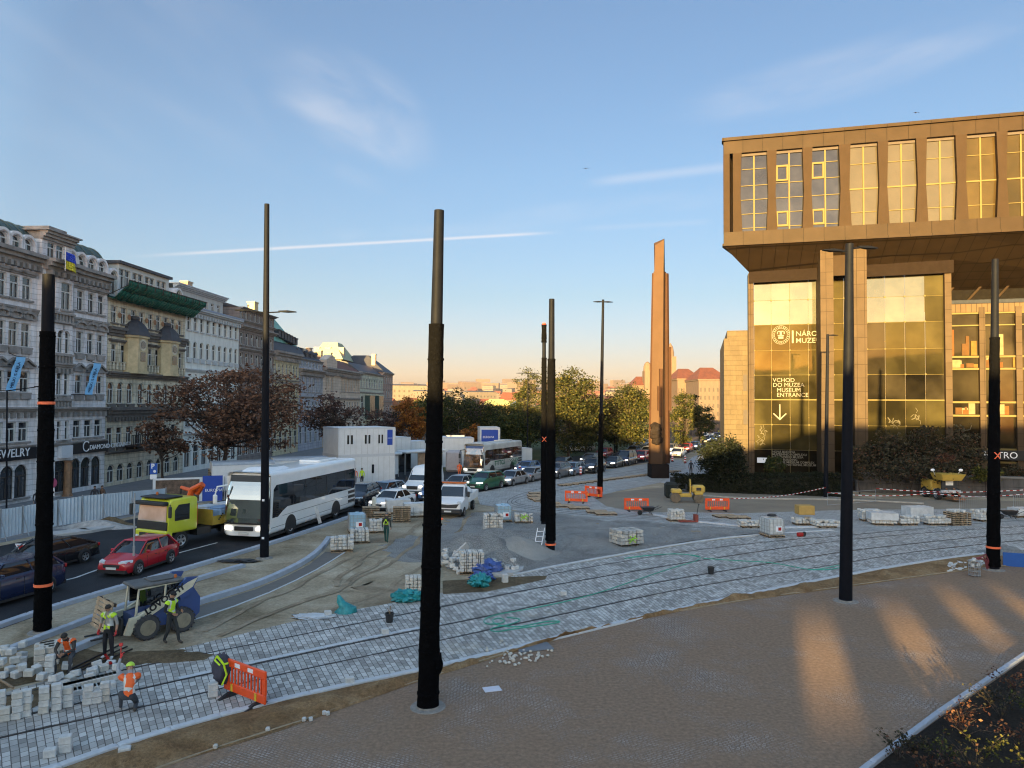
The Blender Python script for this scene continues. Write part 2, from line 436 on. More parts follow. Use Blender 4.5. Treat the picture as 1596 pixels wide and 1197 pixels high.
M_DIRT=groundmat('dark_soil',(.012,.010,.009),(.03,.024,.02),(.05,.04,.03),0.8,bump=1.0,fine=10,bd=.1,speck=.25)
M_TRENCH=groundmat('trench_soil',(.11,.078,.045),(.22,.16,.095),None,1.0,bump=1.0,fine=10,bd=.1,speck=.2)
M_SETT=settmat('granite_setts',.27,.185,(.58,.56,.53),(.27,.255,.235),(.11,.095,.085),.012,sand=(.42,.36,.28),sandlo=.64)
M_SETTFAR=settmat('granite_setts_pale',.27,.185,(.46,.455,.44),(.33,.325,.31),(.18,.175,.165),.016,uv=False,rot=.3)
M_MOSAIC=settmat('mosaic_setts',.105,.085,(.46,.385,.34),(.28,.23,.20),(.20,.135,.095),.018,sand=(.275,.18,.118),sandlo=.41,uv=False,bump=1.0,wob=.05,rot=.5)
M_KERB=mat('kerb_granite',(.50,.51,.53),rough=.75,var=.14,scale=5,bump=.15,bscale=30)
M_KERBBLUE=mat('kerb_stone_new',(.36,.39,.45),rough=.7,var=.12,scale=3,bump=.15,bscale=30)
M_RAIL=mat('rail_steel',(.045,.036,.034),rough=.5,var=.25,scale=3,metal=.5)
def resample(pts,n):
 pts=[Vector(p)for p in pts];d=[0]
 for a,b in zip(pts,pts[1:]):d.append(d[-1]+(b-a).length)
 out=[];j=0
 for i in range(n+1):
  t=d[-1]*i/n
  while j<len(d)-2 and d[j+1]<t:j+=1
  f=(t-d[j])/max(d[j+1]-d[j],1e-6)
  out.append(pts[j].lerp(pts[j+1],f))
 return out
def smoothp(pts,it=2):
 pts=[Vector(p)for p in pts]
 for _ in range(it):
  q=[pts[0]]
  for a,b in zip(pts,pts[1:]):q+=[a.lerp(b,.25),a.lerp(b,.75)]
  pts=q+[pts[-1]]
 return pts
def sheet(name,px,h,m,kind='structure',label=None,org=0):
 pts=[G(u,v,h)for u,v in px]
 if org:
  pts=smoothp(pts+[pts[0]],1)[:-1];q=[]
  for a,b in zip(pts,pts[1:]+pts[:1]):
   n=max(1,int((b-a).length/.25))
   for k in range(n):
    p=a.lerp(b,k/n);w=Vector((noise.noise(p*1.1),noise.noise(p*1.1+Vector((9,3,1))),0))*org+Vector((noise.noise(p*4.5),noise.noise(p*4.5+Vector((9,3,1))),0))*org*.45;q.append(p+w)
  pts=q
 mb=MB();mb.poly(pts)
 o=mb.build(name,m);o.data.polygons[0].normal
 return tag(o,label,None,None,kind)
def ribbon(name,pa,pb,n,k,m,hf=None,h=0.0,uvmap=False):
 """strip between two ground polylines, n along by k across"""
 ra,rb=resample(pa,n),resample(pb,n)
 v=[];uvs=[];f=[];s=0;prev=None
 for i in range(n+1):
  mid=(ra[i]+rb[i])/2
  if prev is not None:s+=(mid-prev).length
  prev=mid
  for j in range(k+1):
   p=ra[i].lerp(rb[i],j/k)
   z=h+(hf(p,i/n,j/k)if hf else 0)
   v.append((p.x,p.y,z));uvs.append((s,(rb[i]-ra[i]).length*j/k))
 for i in range(n):
  for j in range(k):
   a=i*(k+1)+j;f.append((a,a+1,a+k+2,a+k+1))
 me=bpy.data.meshes.new(name);me.from_pydata(v,[],f);me.materials.append(m)
 if uvmap:
  ul=me.uv_layers.new(name='UVMap')
  for lp in me.loops:
   s_,t_=uvs[lp.vertex_index];ul.data[lp.index].uv=(t_,s_)
 me.polygons.foreach_set('use_smooth',[True]*len(f))
 o=bpy.data.objects.new(name,me);COL.objects.link(o)
 return o
def kerb(name,px,w,hgt,m,label=None,seg=1.0,h0=0.0,side=1,rnd=True):
 """kerb of separate stones laid along a pixel polyline (the line is the stones' near bottom edge)"""
 P=smoothp([G(u,v,h0)for u,v in px],2)if rnd else[G(u,v,h0)for u,v in px]
 L_=sum((b-a).length for a,b in zip(P,P[1:]))
 n=max(2,int(L_/seg));Q=resample(P,n);mb=MB()
 for a,b in zip(Q,Q[1:]):
  d=(b-a).normalized();nn=Vector((-d.y,d.x,0))*w*side
  e=d*0.006
  lo=[a+e,b-e,b-e+nn,a+e+nn]
  r=min(.02,hgt*.3)
  mb.loft([[p+Vector((0,0,h0*0-.05))for p in lo],[p+Vector((0,0,hgt-r))for p in lo],[p.lerp(sum(lo,Vector())/4,r/(w*.7))+Vector((0,0,hgt))for p in lo]])
 return tag(mb.build(name,m),label,None,None,'structure')
def terr(x,y):
 if y<260:return 0.0
 t=min(1,(y-260)/700.0);z=-9*t*t*(3-2*t)
 if y>900:
  q=min(1,(y-900)/3600.0);z+=q**1.15*128*(1+.10*noise.noise(Vector((x/900,y/1500,3))))+9*noise.noise(Vector((x/350,y/500,1)))*q*3
 return z
ys=[-140,-60,-20,0,10,20,40,70,110,160,220,260,300,360,440,540,660,800,950,1150,1400,1700,2050,2450,2900,3400,3900,4400,4700]
mb=MB();nx=48
for y in ys:
 hw=140+max(0,y)*1.15
 mb.pts([(-hw+2*hw*i/nx,y,terr(-hw+2*hw*i/nx,y))for i in range(nx+1)])
for j in range(len(ys)-1):
 for i in range(nx):
  a=j*(nx+1)+i;mb.face((a,a+1,a+nx+2,a+nx+1))
tag(mb.build('ground',M_SITE,smooth=True),'pale sandy ground of the building site',None,None,'structure')
mb=MB()
for y in ys[9:]:
 hw=140+max(0,y)*1.1
 mb.pts([(-hw+2*hw*i/nx,y,terr(-hw+2*hw*i/nx,y)+.01+(.4 if y>400 else 0))for i in range(nx+1)])
for j in range(len(ys)-10):
 for i in range(nx):
  a=j*(nx+1)+i;mb.face((a,a+1,a+nx+2,a+nx+1))
M_HILL=groundmat('hill_cover',(.07,.05,.04),(.11,.075,.055),(.14,.11,.085),.012,fine=.05,bump=.2)
tag(mb.build('hills',M_HILL,smooth=True),'dry wooded hills closing the view behind the city',None,None,'structure')
sheet('grass',[(560,747),(640,733),(720,735),(830,718),(930,707.5),(1040,698.5),(1085,681),(1100,665),(1076,655),(980,656),(800,656),(650,660),(600,680),(540,700),(470,730)],.008,M_GRASS,label='worn turf under the park trees beyond the road')
ROAD=[(-120,1024),(85,950),(270,895),(420,850),(560,803),(640,793),(700,777),(760,768),(860,742),(1000,722),(1060,712),(1105,692),(1150,672),(1160,664),(1104,664),(1085,681),(1040,698),(930,707),(830,717),(720,730),(640,732),(560,746),(350,779),(220,806),(0,851),(-200,892)]
sheet('road',ROAD,.004,M_ASPH,label='dark asphalt road full of waiting traffic')
sheet('pavement',[(-300,905),(0,846),(220,802),(350,776),(560,742),(600,720),(612,690),(560,690),(380,715),(200,745),(0,775),(-300,850)],.006,mat('flagstones',(.20,.20,.21),var=.2,scale=1.0),label='grey flagged pavement below the old facades')
for px in([(-60,944),(60,912),(160,893),(215,866)],[(280,862),(340,846)],[(300,822),(345,812)],[(600,788),(640,776)],[(700,752),(735,746)]):
 kerb('lane_marking',px,.13,.012,mat('road_paint',(.5,.5,.5),var=.3,scale=4),'worn white line on the dark asphalt',seg=6,h0=.0)
NEAR=[(-120,1262),(100,1197),(220,1153),(440,1092),(690,1040),(850,1001),(1080,946),(1310,899),(1480,870),(1600,857),(1760,840)]
SANDB=[(-120,1330),(150,1238),(270,1190),(430,1142),(655,1062),(900,987),(1100,945),(1310,917),(1480,893),(1600,880),(1760,866)]
sheet('plaza',[(p[0],p[1]-3)for p in SANDB]+[(1900,880),(1900,2600),(1300,3400),(400,3600),(-700,3400),(-900,1900),(-300,1420)],.006,M_MOSAIC,label='plaza of small brown setts dusted with sand')
def hs(p,s,t):
 e=sin(pi*min(1,max(0,t)))
 return e*(.10+.16*noise.noise(p*0.8)+.10*noise.noise(p*2.3)+.05*noise.noise(p*6))
sp=ribbon('sand_strip',[G(u,v)for u,v in NEAR],[G(u,v)for u,v in SANDB],420,14,M_MUD,hs,.012)
tag(sp,'brown trampled sand between tram track and plaza',None,None,'structure')
kerb('plaza_edging',[(-120,1326),(150,1236),(270,1188),(430,1140),(655,1060),(900,986),(1100,944),(1310,916),(1480,892),(1600,879)],.05,.05,mat('steel_edging',(.30,.23,.15),var=.25,scale=3),'thin edging between sand and plaza',seg=2.5,h0=.0)
FARE=[(-120,1115),(0,1082),(100,1053),(300,1007),(470,966),(660,931),(800,898),(850,887),(1090,845),(1190,834),(1300,828),(1440,823),(1600,816),(1760,810)]
tr=ribbon('tram_track',[G(u,v)for u,v in NEAR],[G(u,v)for u,v in FARE],160,6,M_SETT,None,.010,True)
tag(tr,'paved tram track of grey granite setts curving across the site',None,None,'structure')
sheet('paved_apron',[(1000,818),(1190,835),(1300,830),(1440,825),(1600,818),(1780,812),(1780,790),(1600,791),(1310,794),(1150,799),(1060,797),(990,798)],.014,M_SETTFAR,label='pale sett paving before the museum')
kerb('track_kerb',NEAR,.22,.06,M_KERB,'long white granite kerb along the track',seg=1.2,h0=.012,side=1)
kerb('track_edge',[(800,897),(850,886),(1090,843),(1190,833),(1300,827)],.18,.05,M_KERB,'white kerb between grey gravel and track',seg=1.2,h0=.012)
kerb('track_edge',[(1000,800),(1060,812),(1120,818),(1190,825),(1310,822)],.35,.10,M_KERB,'low granite kerb stones behind the gravel',seg=1.2)
RAILS=[[(-120,1180),(0,1151),(176,1112),(280,1090),(424,1054),(600,1017),(900,953),(1080,914),(1306,880),(1400,863),(1536,848),(1596,842),(1760,830)],[(-120,1148),(60,1112),(214,1076),(280,1061),(416,1032),(600,993),(756,962),(900,931),(1080,898),(1306,861),(1400,850),(1536,836),(1596,832),(1760,820)],[(-120,1112),(60,1076),(214,1040),(280,1027),(600,964),(800,924),(900,906),(1080,875),(1306,842),(1500,826),(1596,821),(1760,812)],[(854,896),(960,877),(1080,858),(1200,844),(1330,834),(1500,818),(1596,811)]]
def railtube(px,name,label,g=.055):
 P=smoothp([G(u,v)for u,v in px],2);Q=resample(P,90);mb=MB()
 for off,w,hh in((0,.06,.022),(g+.03,.04,.010)):
  rings=[]
  for i,p in enumerate(Q):
   d=(Q[min(i+1,90)]-Q[max(i-1,0)]).normalized();nn=Vector((-d.y,d.x,0))
   c=p+nn*off
   rings.append([c-nn*w/2,c+nn*w/2,c+nn*w/2+Vector((0,0,hh)),c-nn*w/2+Vector((0,0,hh))])
  mb.loft([[q+Vector((0,0,.0))for q in r]for r in rings])
 o=mb.build(name,M_RAIL);return tag(o,label,None,None,'structure')
for i,r in enumerate(RAILS):railtube(r,'tram_rail','dark tram rail sunk in the sett paving')
kerb('track_band',[(280,1059),(416,1029),(600,990),(690,973)],.2,.012,M_KERB,'pale granite band beside a rail',seg=.9,h0=.006)
sheet('paved_curve',[(742,768),(800,757),(860,744),(1000,724),(1062,716),(1070,730),(1030,752),(960,766),(925,775),(945,788),(1000,798),(1060,797),(1040,816),(960,814),(880,804),(800,795),(748,786)],.012,M_SETTFAR,label='pale paving round the tram curve')
for k in range(3):
 q=k*7
 railtube([(1060,722+q*.4),(980,735+q*.6),(880,752+q*.7),(812,769+q*.6),(786+q,782),(800+q,791-q*.25),(870,799-q*.4),(980,808-q*.3),(1120,814-q*.3)],'tram_rail','thin dark rail of the far tram curve')
def hg(p,s,t):return.06*noise.noise(p*.7)+.04*noise.noise(p*2.1)+.04
gr=ribbon('gravel_bed',[G(u,v)for u,v in[(690,878),(760,889),(802,896),(850,885),(1090,842),(1188,832)]],[G(u,v)for u,v in[(735,800),(800,797),(850,798),(900,805),(1045,817),(1188,827)]],150,40,M_GRAVEL,hg,.0)
tag(gr,'rough bed of grey gravel beside the track',None,None,'structure')
sheet('grey_patch',[(610,836),(700,832),(705,872),(640,880),(590,862)],.007,M_GRAVEL,label='patch of grey grit on the sand',org=.9)
M_DAMP=groundmat('damp_sand',(.19,.14,.09),(.30,.235,.16),(.44,.36,.26),.5,fine=8)
for px in([(560,935),(620,915),(660,905),(655,928),(600,945),(555,950)],[(690,915),(760,903),(850,890),(800,905),(720,925),(690,928)],[(545,915),(590,905),(605,915),(570,928)],[(700,808),(735,800),(760,812),(735,830),(690,826)],[(530,838),(600,832),(660,828),(600,845),(545,850)]):
 c=(sum(p[0]for p in px)/len(px),sum(p[1]for p in px)/len(px))
 pp=smoothp(px+[px[0]],2)[:-1]
 sheet('damp_patch',[(p[0]+R.uniform(-3,3),p[1]+R.uniform(-1,1))for p in pp],.009,M_DAMP,label='dark damp patch on the sand',org=.5)
for tz,px in enumerate(([(700,790),(640,860),(560,905),(480,935)],[(735,800),(680,870),(600,920),(510,952)],[(540,870),(480,905),(400,940),(320,985)],[(600,870),(520,925),(430,955),(340,992)],[(660,815),(600,850),(550,880),(520,915)])):
 P=smoothp([G(u,v)for u,v in px],3);Q=resample(P,80);mb=MB();rows=[]
 for i,p in enumerate(Q):
  d=(Q[min(i+1,80)]-Q[max(i-1,0)]).normalized();nn=Vector((-d.y,d.x,0));w=.13+.10*noise.noise(p*1.3);o_=nn*.35*noise.noise(p*.4)
  rows.append((p+o_-nn*w+Vector((0,0,.015+.004*tz)),p+o_+nn*w+Vector((0,0,.015+.004*tz))))
 for(a,b),(c,d)in zip(rows,rows[1:]):mb.quad(a,b,d,c)
 tag(mb.build('wheel_track',M_DAMP),'dark wheel track across the sand',None,None,'structure')
sheet('gravel_spill',[(640,868),(690,812),(745,797),(800,800),(780,850),(720,886),(680,884)],.0095,M_GRAVEL,label='grey gravel spilling out over the sand',org=1.0)
KL='long blue-grey kerb stone line beside the road'
kerb('road_kerb',[(-120,1024),(0,980),(85,950),(210,913),(270,896),(420,851),(500,824),(560,803)],.30,.17,M_KERBBLUE,KL,seg=1.4)
kerb('island_kerb',[(-60,1050),(0,1024),(80,993),(180,954),(300,908),(383,884)],.26,.18,M_KERBBLUE,'kerb line of the unfinished island',seg=1.4)
kerb('island_kerb',[(110,1022),(200,982),(310,943),(400,916),(445,896),(480,878),(505,858),(516,841)],.28,.22,M_KERBBLUE,'curving kerb in front of the tall lamp',seg=1.2)
sheet('asphalt_strip',[(300,948),(400,918),(447,898),(482,880),(507,860),(535,860),(500,885),(440,915),(380,940),(300,968)],.007,mat('new_asphalt',(.14,.125,.11),var=.12,scale=3),label='narrow strip of asphalt beside the curving kerb')
kerb('edge_line',[(300,968),(380,941),(440,916),(500,886),(540,860)],.08,.03,M_KERB,'pale edging at the asphalt strip',seg=2)
sheet('forecourt',[(925,775),(960,767),(1060,757),(1100,760),(1310,776),(1600,781),(1780,783),(1780,791),(1600,792),(1310,795),(1150,800),(1060,798),(1000,799),(945,789)],.015,M_TANASPH,label='tan asphalt forecourt of the modern museum')
sheet('far_footway',[(1030,752),(1062,728),(1080,712),(1120,700),(1170,730),(1300,770),(1310,778),(1100,762),(1060,758)],.011,mat('pale_flags',(.34,.34,.35),var=.15,scale=1),label='pale footway leading past the dark bush')
kerb('forecourt_kerb',[(1060,770),(1160,779),(1310,779),(1440,786)],.3,.12,mat('old_kerb',(.33,.30,.26),var=.25,scale=3),'weathered kerb before the clipped hedge',seg=1.5)
BED=[(1338,1216),(1400,1166),(1470,1115),(1540,1068),(1600,1026),(1720,940),(2300,1000),(2100,2400),(1300,1700)]
mb=MB();
sheet('planting_bed',BED,.02,M_DIRT,label='bed of dark soil in the corner of the plaza')
kerb('bed_kerb',[(1300,1246),(1350,1205),(1470,1113),(1600,1024),(1720,938)],.14,.10,M_KERBBLUE,'thin stone edging of the dark planting bed',seg=1.0,side=1,rnd=False)
TR=[(0,1088),(60,1070),(130,1056),(190,1046),(176,1062),(160,1072),(90,1092),(0,1118),(-60,1134),(-60,1105)]
sheet('trench',TR,.013,M_TRENCH,label='open strip of brown soil not yet paved',org=.2)
TR2=[(-60,1060),(0,1040),(60,1022),(120,1008),(190,1026),(120,1044),(60,1062),(-60,1090)]
sheet('trench',TR2,.0135,M_TRENCH,label='soil strip littered with loose setts',org=.25)
sheet('trench',[(185,1030),(210,1019),(280,1011),(300,1014),(260,1028),(200,1042)],.0138,M_TRENCH,label='bare brown patch left open in the paving',org=.2)
sheet('trench',[(690,905),(800,899),(853,897),(850,903),(760,922),(690,926)],.0136,M_TRENCH,label='unpaved sandy notch beside the sett edge')
WAZ=radians(3.4)
WD=Vector((sin(WAZ),cos(WAZ),0));WN=Vector((cos(WAZ),-sin(WAZ),0));W0=Vector((-40.0,55.5,0))
def wl(u,v,off=0.0):
 """pixel -> (s along the street, z) on the facade plane (off = metres in front of it)"""
 p=hit(u,v,W0+WN*off,WN)
 return(p-W0).dot(WD),p.z
WROT=pi/2-WAZ
M_GLASS=glassmat('window_glass',(.03,.034,.042),refl=.09,var=.4,scale=.4)
M_WFRAME=mat('window_frame_paint',(.55,.55,.54),var=.08)
M_DFRAME=mat('dark_window_frame',(.07,.06,.055),var=.1,spec=.05)
M_SLATE=mat('dark_slate',(.045,.045,.055),rough=.6,var=.25,scale=1.5,bump=.3,bscale=8)
M_PATINA=mat('dark_copper_patina',(.055,.085,.08),rough=.6,var=.35,scale=1.2,bump=.15)
M_GREENCU=mat('green_copper',(.16,.37,.30),rough=.6,var=.25,scale=.8)
M_TILE=mat('red_roof_tile',(.11,.034,.018),var=.3,scale=1.2,bump=.4,bscale=9)
M_CORN=mat('cornice_stone',(.26,.24,.23),var=.35,scale=1.2)
M_CORNDK=mat('sooty_cornice',(.12,.105,.095),var=.4,scale=1.5)
_wcache={}
def winmesh(w,h,arch,frame,cross=.66,depth=.06):
 key=(round(w,1),round(h,1),arch,frame.name)
 if key in _wcache:return _wcache[key]
 mb=MB();t=.075
 zs=h-(w/2 if arch else 0)
 mb.mi=1
 if arch:
  pr=[(-w/2,0),(w/2,0)]+[(w/2*cos(a),zs+w/2*sin(a))for a in[pi*k/10 for k in range(11)]]
 else:pr=[(-w/2,0),(w/2,0),(w/2,h),(-w/2,h)]
 mb.poly([(x,0,z)for x,z in pr])
 mb.mi=0;d=depth
 mb.box((-w/2+t/2,-d/2,zs/2),(t,d,zs));mb.box((w/2-t/2,-d/2,zs/2),(t,d,zs))
 mb.box((0,-d/2,t/2),(w-2*t,d,t));mb.box((0,-d/2+.004,h*cross),(w-2*t,d,t*1.3));
 mb.box((0,-d/2-.006,(h*cross)/2+t/2),(t*1.1,d,h*cross-t*2.2))
 if arch:
  for k in range(10):
   a0,a1=pi*k/10,pi*(k+1)/10
   o=[(w/2*cos(a),zs+w/2*sin(a))for a in(a0,a1)];i_=[((w/2-t)*cos(a),zs+(w/2-t)*sin(a))for a in(a1,a0)]
   mb.prism(o+i_,-d,0)
 else:mb.box((0,-d/2,h-t/2),(w-2*t,d,t))
 me=mb.build('window',[frame,M_GLASS]);dat=me.data
 bpy.data.objects.remove(me);_wcache[key]=dat
 return dat
def window(parent,x,z,w,h,arch=False,y=.2,frame=None,name='window'):
 o=bpy.data.objects.new(name,winmesh(w,h,arch,frame or M_WFRAME));COL.objects.link(o)
 o.parent=parent;o.location=(x,y,z);return o
def wallrow(mb,x0,x1,z0,z1,wins,rec=.22):
 """one storey of wall with window holes; wins = (xc, zb, w, h, arch)"""
 wins=sorted(wins);xs=[x0]+[(a[0]+b[0])/2 for a,b in zip(wins,wins[1:])]+[x1]
 if not wins:mb.quad((x0,0,z0),(x1,0,z0),(x1,0,z1),(x0,0,z1));return
 for i,(xc,zb,w,h,ar)in enumerate(wins):
  a,b=xs[i],xs[i+1];l,r=xc-w/2,xc+w/2;zt=zb+h;zs=zt-w/2 if ar else zt
  mb.quad((a,0,z0),(b,0,z0),(b,0,zb),(a,0,zb))
  mb.quad((a,0,zb),(l,0,zb),(l,0,zs),(a,0,zs));mb.quad((r,0,zb),(b,0,zb),(b,0,zs),(r,0,zs))
  mb.quad((l,0,zb),(l,rec,zb),(l,rec,zs),(l,0,zs));mb.quad((r,0,zb),(r,rec,zb),(r,rec,zs),(r,0,zs))
  mb.quad((l,0,zb),(r,0,zb),(r,rec,zb),(l,rec,zb))
  if ar:
   P=[(xc-w/2*cos(pi*k/10),zs+w/2*sin(pi*k/10))for k in range(11)]
   for p,q in zip(P,P[1:]):
    mb.quad((p[0],0,p[1]),(q[0],0,q[1]),(q[0],0,z1),(p[0],0,z1))
    mb.quad((p[0],0,p[1]),(q[0],0,q[1]),(q[0],rec,q[1]),(p[0],rec,p[1]))
   mb.quad((a,0,zs),(l,0,zs),(l,0,z1),(a,0,z1));mb.quad((r,0,zs),(b,0,zs),(b,0,z1),(r,0,z1))
  else:
   mb.quad((l,0,zt),(r,0,zt),(r,rec,zt),(l,rec,zt))
   mb.quad((a,0,zs),(b,0,zs),(b,0,z1),(a,0,z1))
def cornice(mb,x0,x1,z,h,pr,dent=0,steps=3):
 for k in range(steps):
  a=z+h*k/steps;b=z+h*(k+1)/steps
  p=pr*(k+1)/steps
  mb.b2((x0,-p,a),(x1,.1,b-.003))
 if dent:
  n=int((x1-x0)/dent)
  for i in range(n):
   xx=x0+(i+.5)*(x1-x0)/n
   mb.b2((xx-dent*.22,-pr*.55,z-.42),(xx+dent*.22,.05,z-.004))
def pediment(mb,x,z,w,kind,pr=.28):
 """moulding over a window: t triangle, r round, f flat"""
 if kind=='f':mb.b2((x-w/2,-pr,z),(x+w/2,.05,z+.16));mb.b2((x-w/2+.1,-pr*.6,z-.14),(x+w/2-.1,.05,z-.003));return
 mb.b2((x-w/2,-pr,z),(x+w/2,.05,z+.12))
 if kind=='t':
  for sg in(-1,1):mb.prism([(x,z+.62),(x,z+.80),(x+sg*w/2*1.04,z+.25),(x+sg*w/2*1.04,z+.123)],-pr,.05)
  mb.prism([(x-w/2*.8,z+.123),(x+w/2*.8,z+.123),(x,z+.6)],-pr*.4,.05)
 if kind=='r':
  P=[(x+w/2*cos(pi*k/8),z+.12+.62*sin(pi*k/8))for k in range(9)]
  Q=[(x+w/2*.8*cos(pi*k/8),z+.12+.42*sin(pi*k/8))for k in range(9)]
  for k in range(8):mb.prism([P[k],P[k+1],Q[k+1],Q[k]],-pr,.05)
  mb.b2((x-.14,-pr*1.25,z+.5),(x+.14,.05,z+.95))
  mb.prism([(x-w/2*.7,z+.123),(x+w/2*.7,z+.123),(x,z+.5)],-pr*.4,.05)
def house(label,u0,u1,uref,rows,wmat,depth=14,cat='building',name='town_house',ztop_v=None,cmat=None,frame=None,group='old facades along the street'):
 """rows: list of dicts (top to bottom); v given at uref"""
 s0,s1=wl(u0,600)[0],wl(u1,600)[0]
 o=W0+WD*s0
 root=thing(name,label,cat,o,WROT,group)
 Wd=s1-s0
 zz=lambda v:wl(uref,v)[1]
 xx=lambda u:wl(u,600)[0]-s0
 mb=MB();cm=MB();zt=None
 for r in rows:
  z1,z0=zz(r['v'][0]),zz(r['v'][1])
  if r['v'][1]>=760:z0=-.5
  if zt is None:zt=z1
  a,b=r.get('x',(0,Wd))
  wins=[]
  us=r.get('u')
  if us is None and r.get('n'):cxs=[a+(b-a)*(i+.5)/r['n']for i in range(r['n'])]
  elif us:cxs=[xx(u)for u in us]
  else:cxs=[]
  if r.get('extra'):cxs=[c for c in r['extra']]+cxs
  for c in cxs:
   wb,wt=zz(r['w'][1]),zz(r['w'][0])
   wins.append((c,wb,r['ww'],wt-wb,r.get('arch',False)))
  wallrow(mb,a,b,z0,z1,wins)
  for(c,zb,w,h,ar)in wins:
   if not r.get('blank'):window(root,c,zb,w,h,ar,frame=r.get('frame',frame))
   if r.get('ped'):
    pz=zb+h+.28
    pediment(cm,c,pz,w*1.75,r['ped'])
    for sg in(-1,1):mb.b2((c+sg*(w/2+.14)-.11,-.09,zb),(c+sg*(w/2+.14)+.11,.0,pz-.02))
   if r.get('sill',True):cm.b2((c-w*.62,-.16,zb-.16),(c+w*.62,.02,zb-.004))
   if r.get('brk'):
    cm.b2((c-w*.5,-.2,zb-.55),(c+w*.5,.02,zb-.164))
  if r.get('corn'):
   h,pr,dent=r['corn'];cornice(cm,a-.02,b+.02,z1-h,h,pr,dent)
 zb=-.5
 mb.quad((0,0,zb),(0,depth,zb),(0,depth,zt),(0,0,zt));mb.quad((Wd,0,zb),(Wd,depth,zb),(Wd,depth,zt),(Wd,0,zt))
 mb.quad((0,depth,zb),(Wd,depth,zb),(Wd,depth,zt),(0,depth,zt));mb.quad((0,.3,zt),(Wd,.3,zt),(Wd,depth,zt),(0,depth,zt))
 mb.build('wall',wmat,root)
 if cm.v:cm.build('cornice',cmat or M_CORN,root)
 return root,Wd,zz,xx,zt
def roofbox(root,x0,x1,zt,h,m,slope=1.2,depth=14,y0=.2,name='roof'):
 mb=MB();mb.prismx([(y0,zt+.005),(y0+slope,zt+h),(depth*.5,zt+h+.6),(depth,zt+.005)],x0,x1);return mb.build(name,m,root)
def chimney(root,x,y,z,h=1.8,w=.8,m=None):
 mb=MB();mb.b2((x-w/2,y-w*.4,z),(x+w/2,y+w*.4,z+h));mb.b2((x-w/2-.08,y-w*.4-.08,z+h),(x+w/2+.08,y+w*.4+.08,z+h+.15))
 mb.build('chimney',m or MATS.get('chimney_brick')or mat('chimney_brick',(.42,.30,.2),var=.3,scale=2),root)
def roundroof(root,x0,x1,z0,h,d,m,ribs=1.1,depth=13,name='mansard_roof'):
 """bulging metal roof with standing ribs"""
 mb=MB();P=[(.15+d*(1-cos(pi/2*k/8)),z0+h*sin(pi/2*k/8))for k in range(9)]
 mb.prismx(P+[(depth,z0+h+.2),(depth,z0)],x0,x1)
 n=max(1,int((x1-x0)/ribs))
 for i in range(n+1):
  x=x0+(x1-x0)*i/n
  mb.tube([(x,y-.03,z+.02)for y,z in P],.07,6)
 return mb.build(name,m,root)
def arch_dormer(root,x,z0,w,h,wallm):
 mb=MB();ro=w/2+.32;zs=h-w/2
 wallrow(mb,x-w/2-.32,x+w/2+.32,z0-.15,z0+h+.33,[(x,z0+.05,w,h-.05,True)],rec=.3)
 P=[(x+ro*cos(pi*k/10),z0+zs+ro*sin(pi*k/10))for k in range(11)];Q=[(x+(ro-.22)*cos(pi*k/10),z0+zs+(ro-.22)*sin(pi*k/10))for k in range(11)]
 mb2=MB()
 for k in range(10):mb2.prism([P[k],P[k+1],Q[k+1],Q[k]],-.14,1.6)
 for sg in(-1,1):mb2.b2((x+sg*(w/2+.21)-.11,-.14,z0-.15),(x+sg*(w/2+.21)+.11,.05,z0+zs))
 mb.v=[(a,b-.02,min(c,z0+zs+sqrt(max(0,ro**2-(a-x)**2)))if c>z0+zs else c)for a,b,c in mb.v]
 d=mb.build('dormer',wallm,root);mb2.build('dormer_hood',MATS['lilac_trim'],d)
 w_=window(root,x,z0+.05,w,h-.05,True,y=.2)
M_TRIM=mat('lilac_trim',(.68,.66,.67),var=.2,scale=2)
M_LILAC=stucco('lilac_render',(.76,.74,.77),joint=.44,width=9)
M_BASE=stucco('shop_stone',(.20,.185,.175),joint=.6,width=1.2)
RW=[104,122,139,154.5];LW=[38.5,19,-2,-24]
rowsR=[dict(v=(422,498),w=(456,487),u=RW,ww=1.05,ped='f',corn=(.95,.9,.62)),dict(v=(498,567),w=(519,552),u=RW[1:],ww=1.05,ped='r',brk=1,corn=(.55,.25,.5)),dict(v=(567,634),w=(585,614),u=RW[1:],ww=1.05,ped='t',brk=1),dict(v=(634,686),w=(654,681),u=RW[1:],ww=1.1,corn=(.45,.5,.7)),dict(v=(686,780),w=(712,757),u=[101,120,137,152],ww=1.5,arch=True,sill=False,frame=M_DFRAME,corn=(.3,.25,0))]
sA,sB,sC=wl(-75,600)[0],wl(55,600)[0],wl(101,600)[0]
def sub(rows):return rows
bld,Wd,zz,xx,zt=house('grey lilac corner palace with bulging dark roofs and two pale blue banners',102,165.3,139,rowsR,M_LILAC)
ROOT1=bld
roundroof(bld,-.2,Wd-.05,zt-.2,zz(384)-zz(424)+.6,2.2,M_PATINA)
for u in(106,122,139,154.5):arch_dormer(bld,xx(u),zz(425),1.1,zz(402)-zz(425),M_LILAC)
chimney(bld,Wd-4,5,zz(384),1.2)
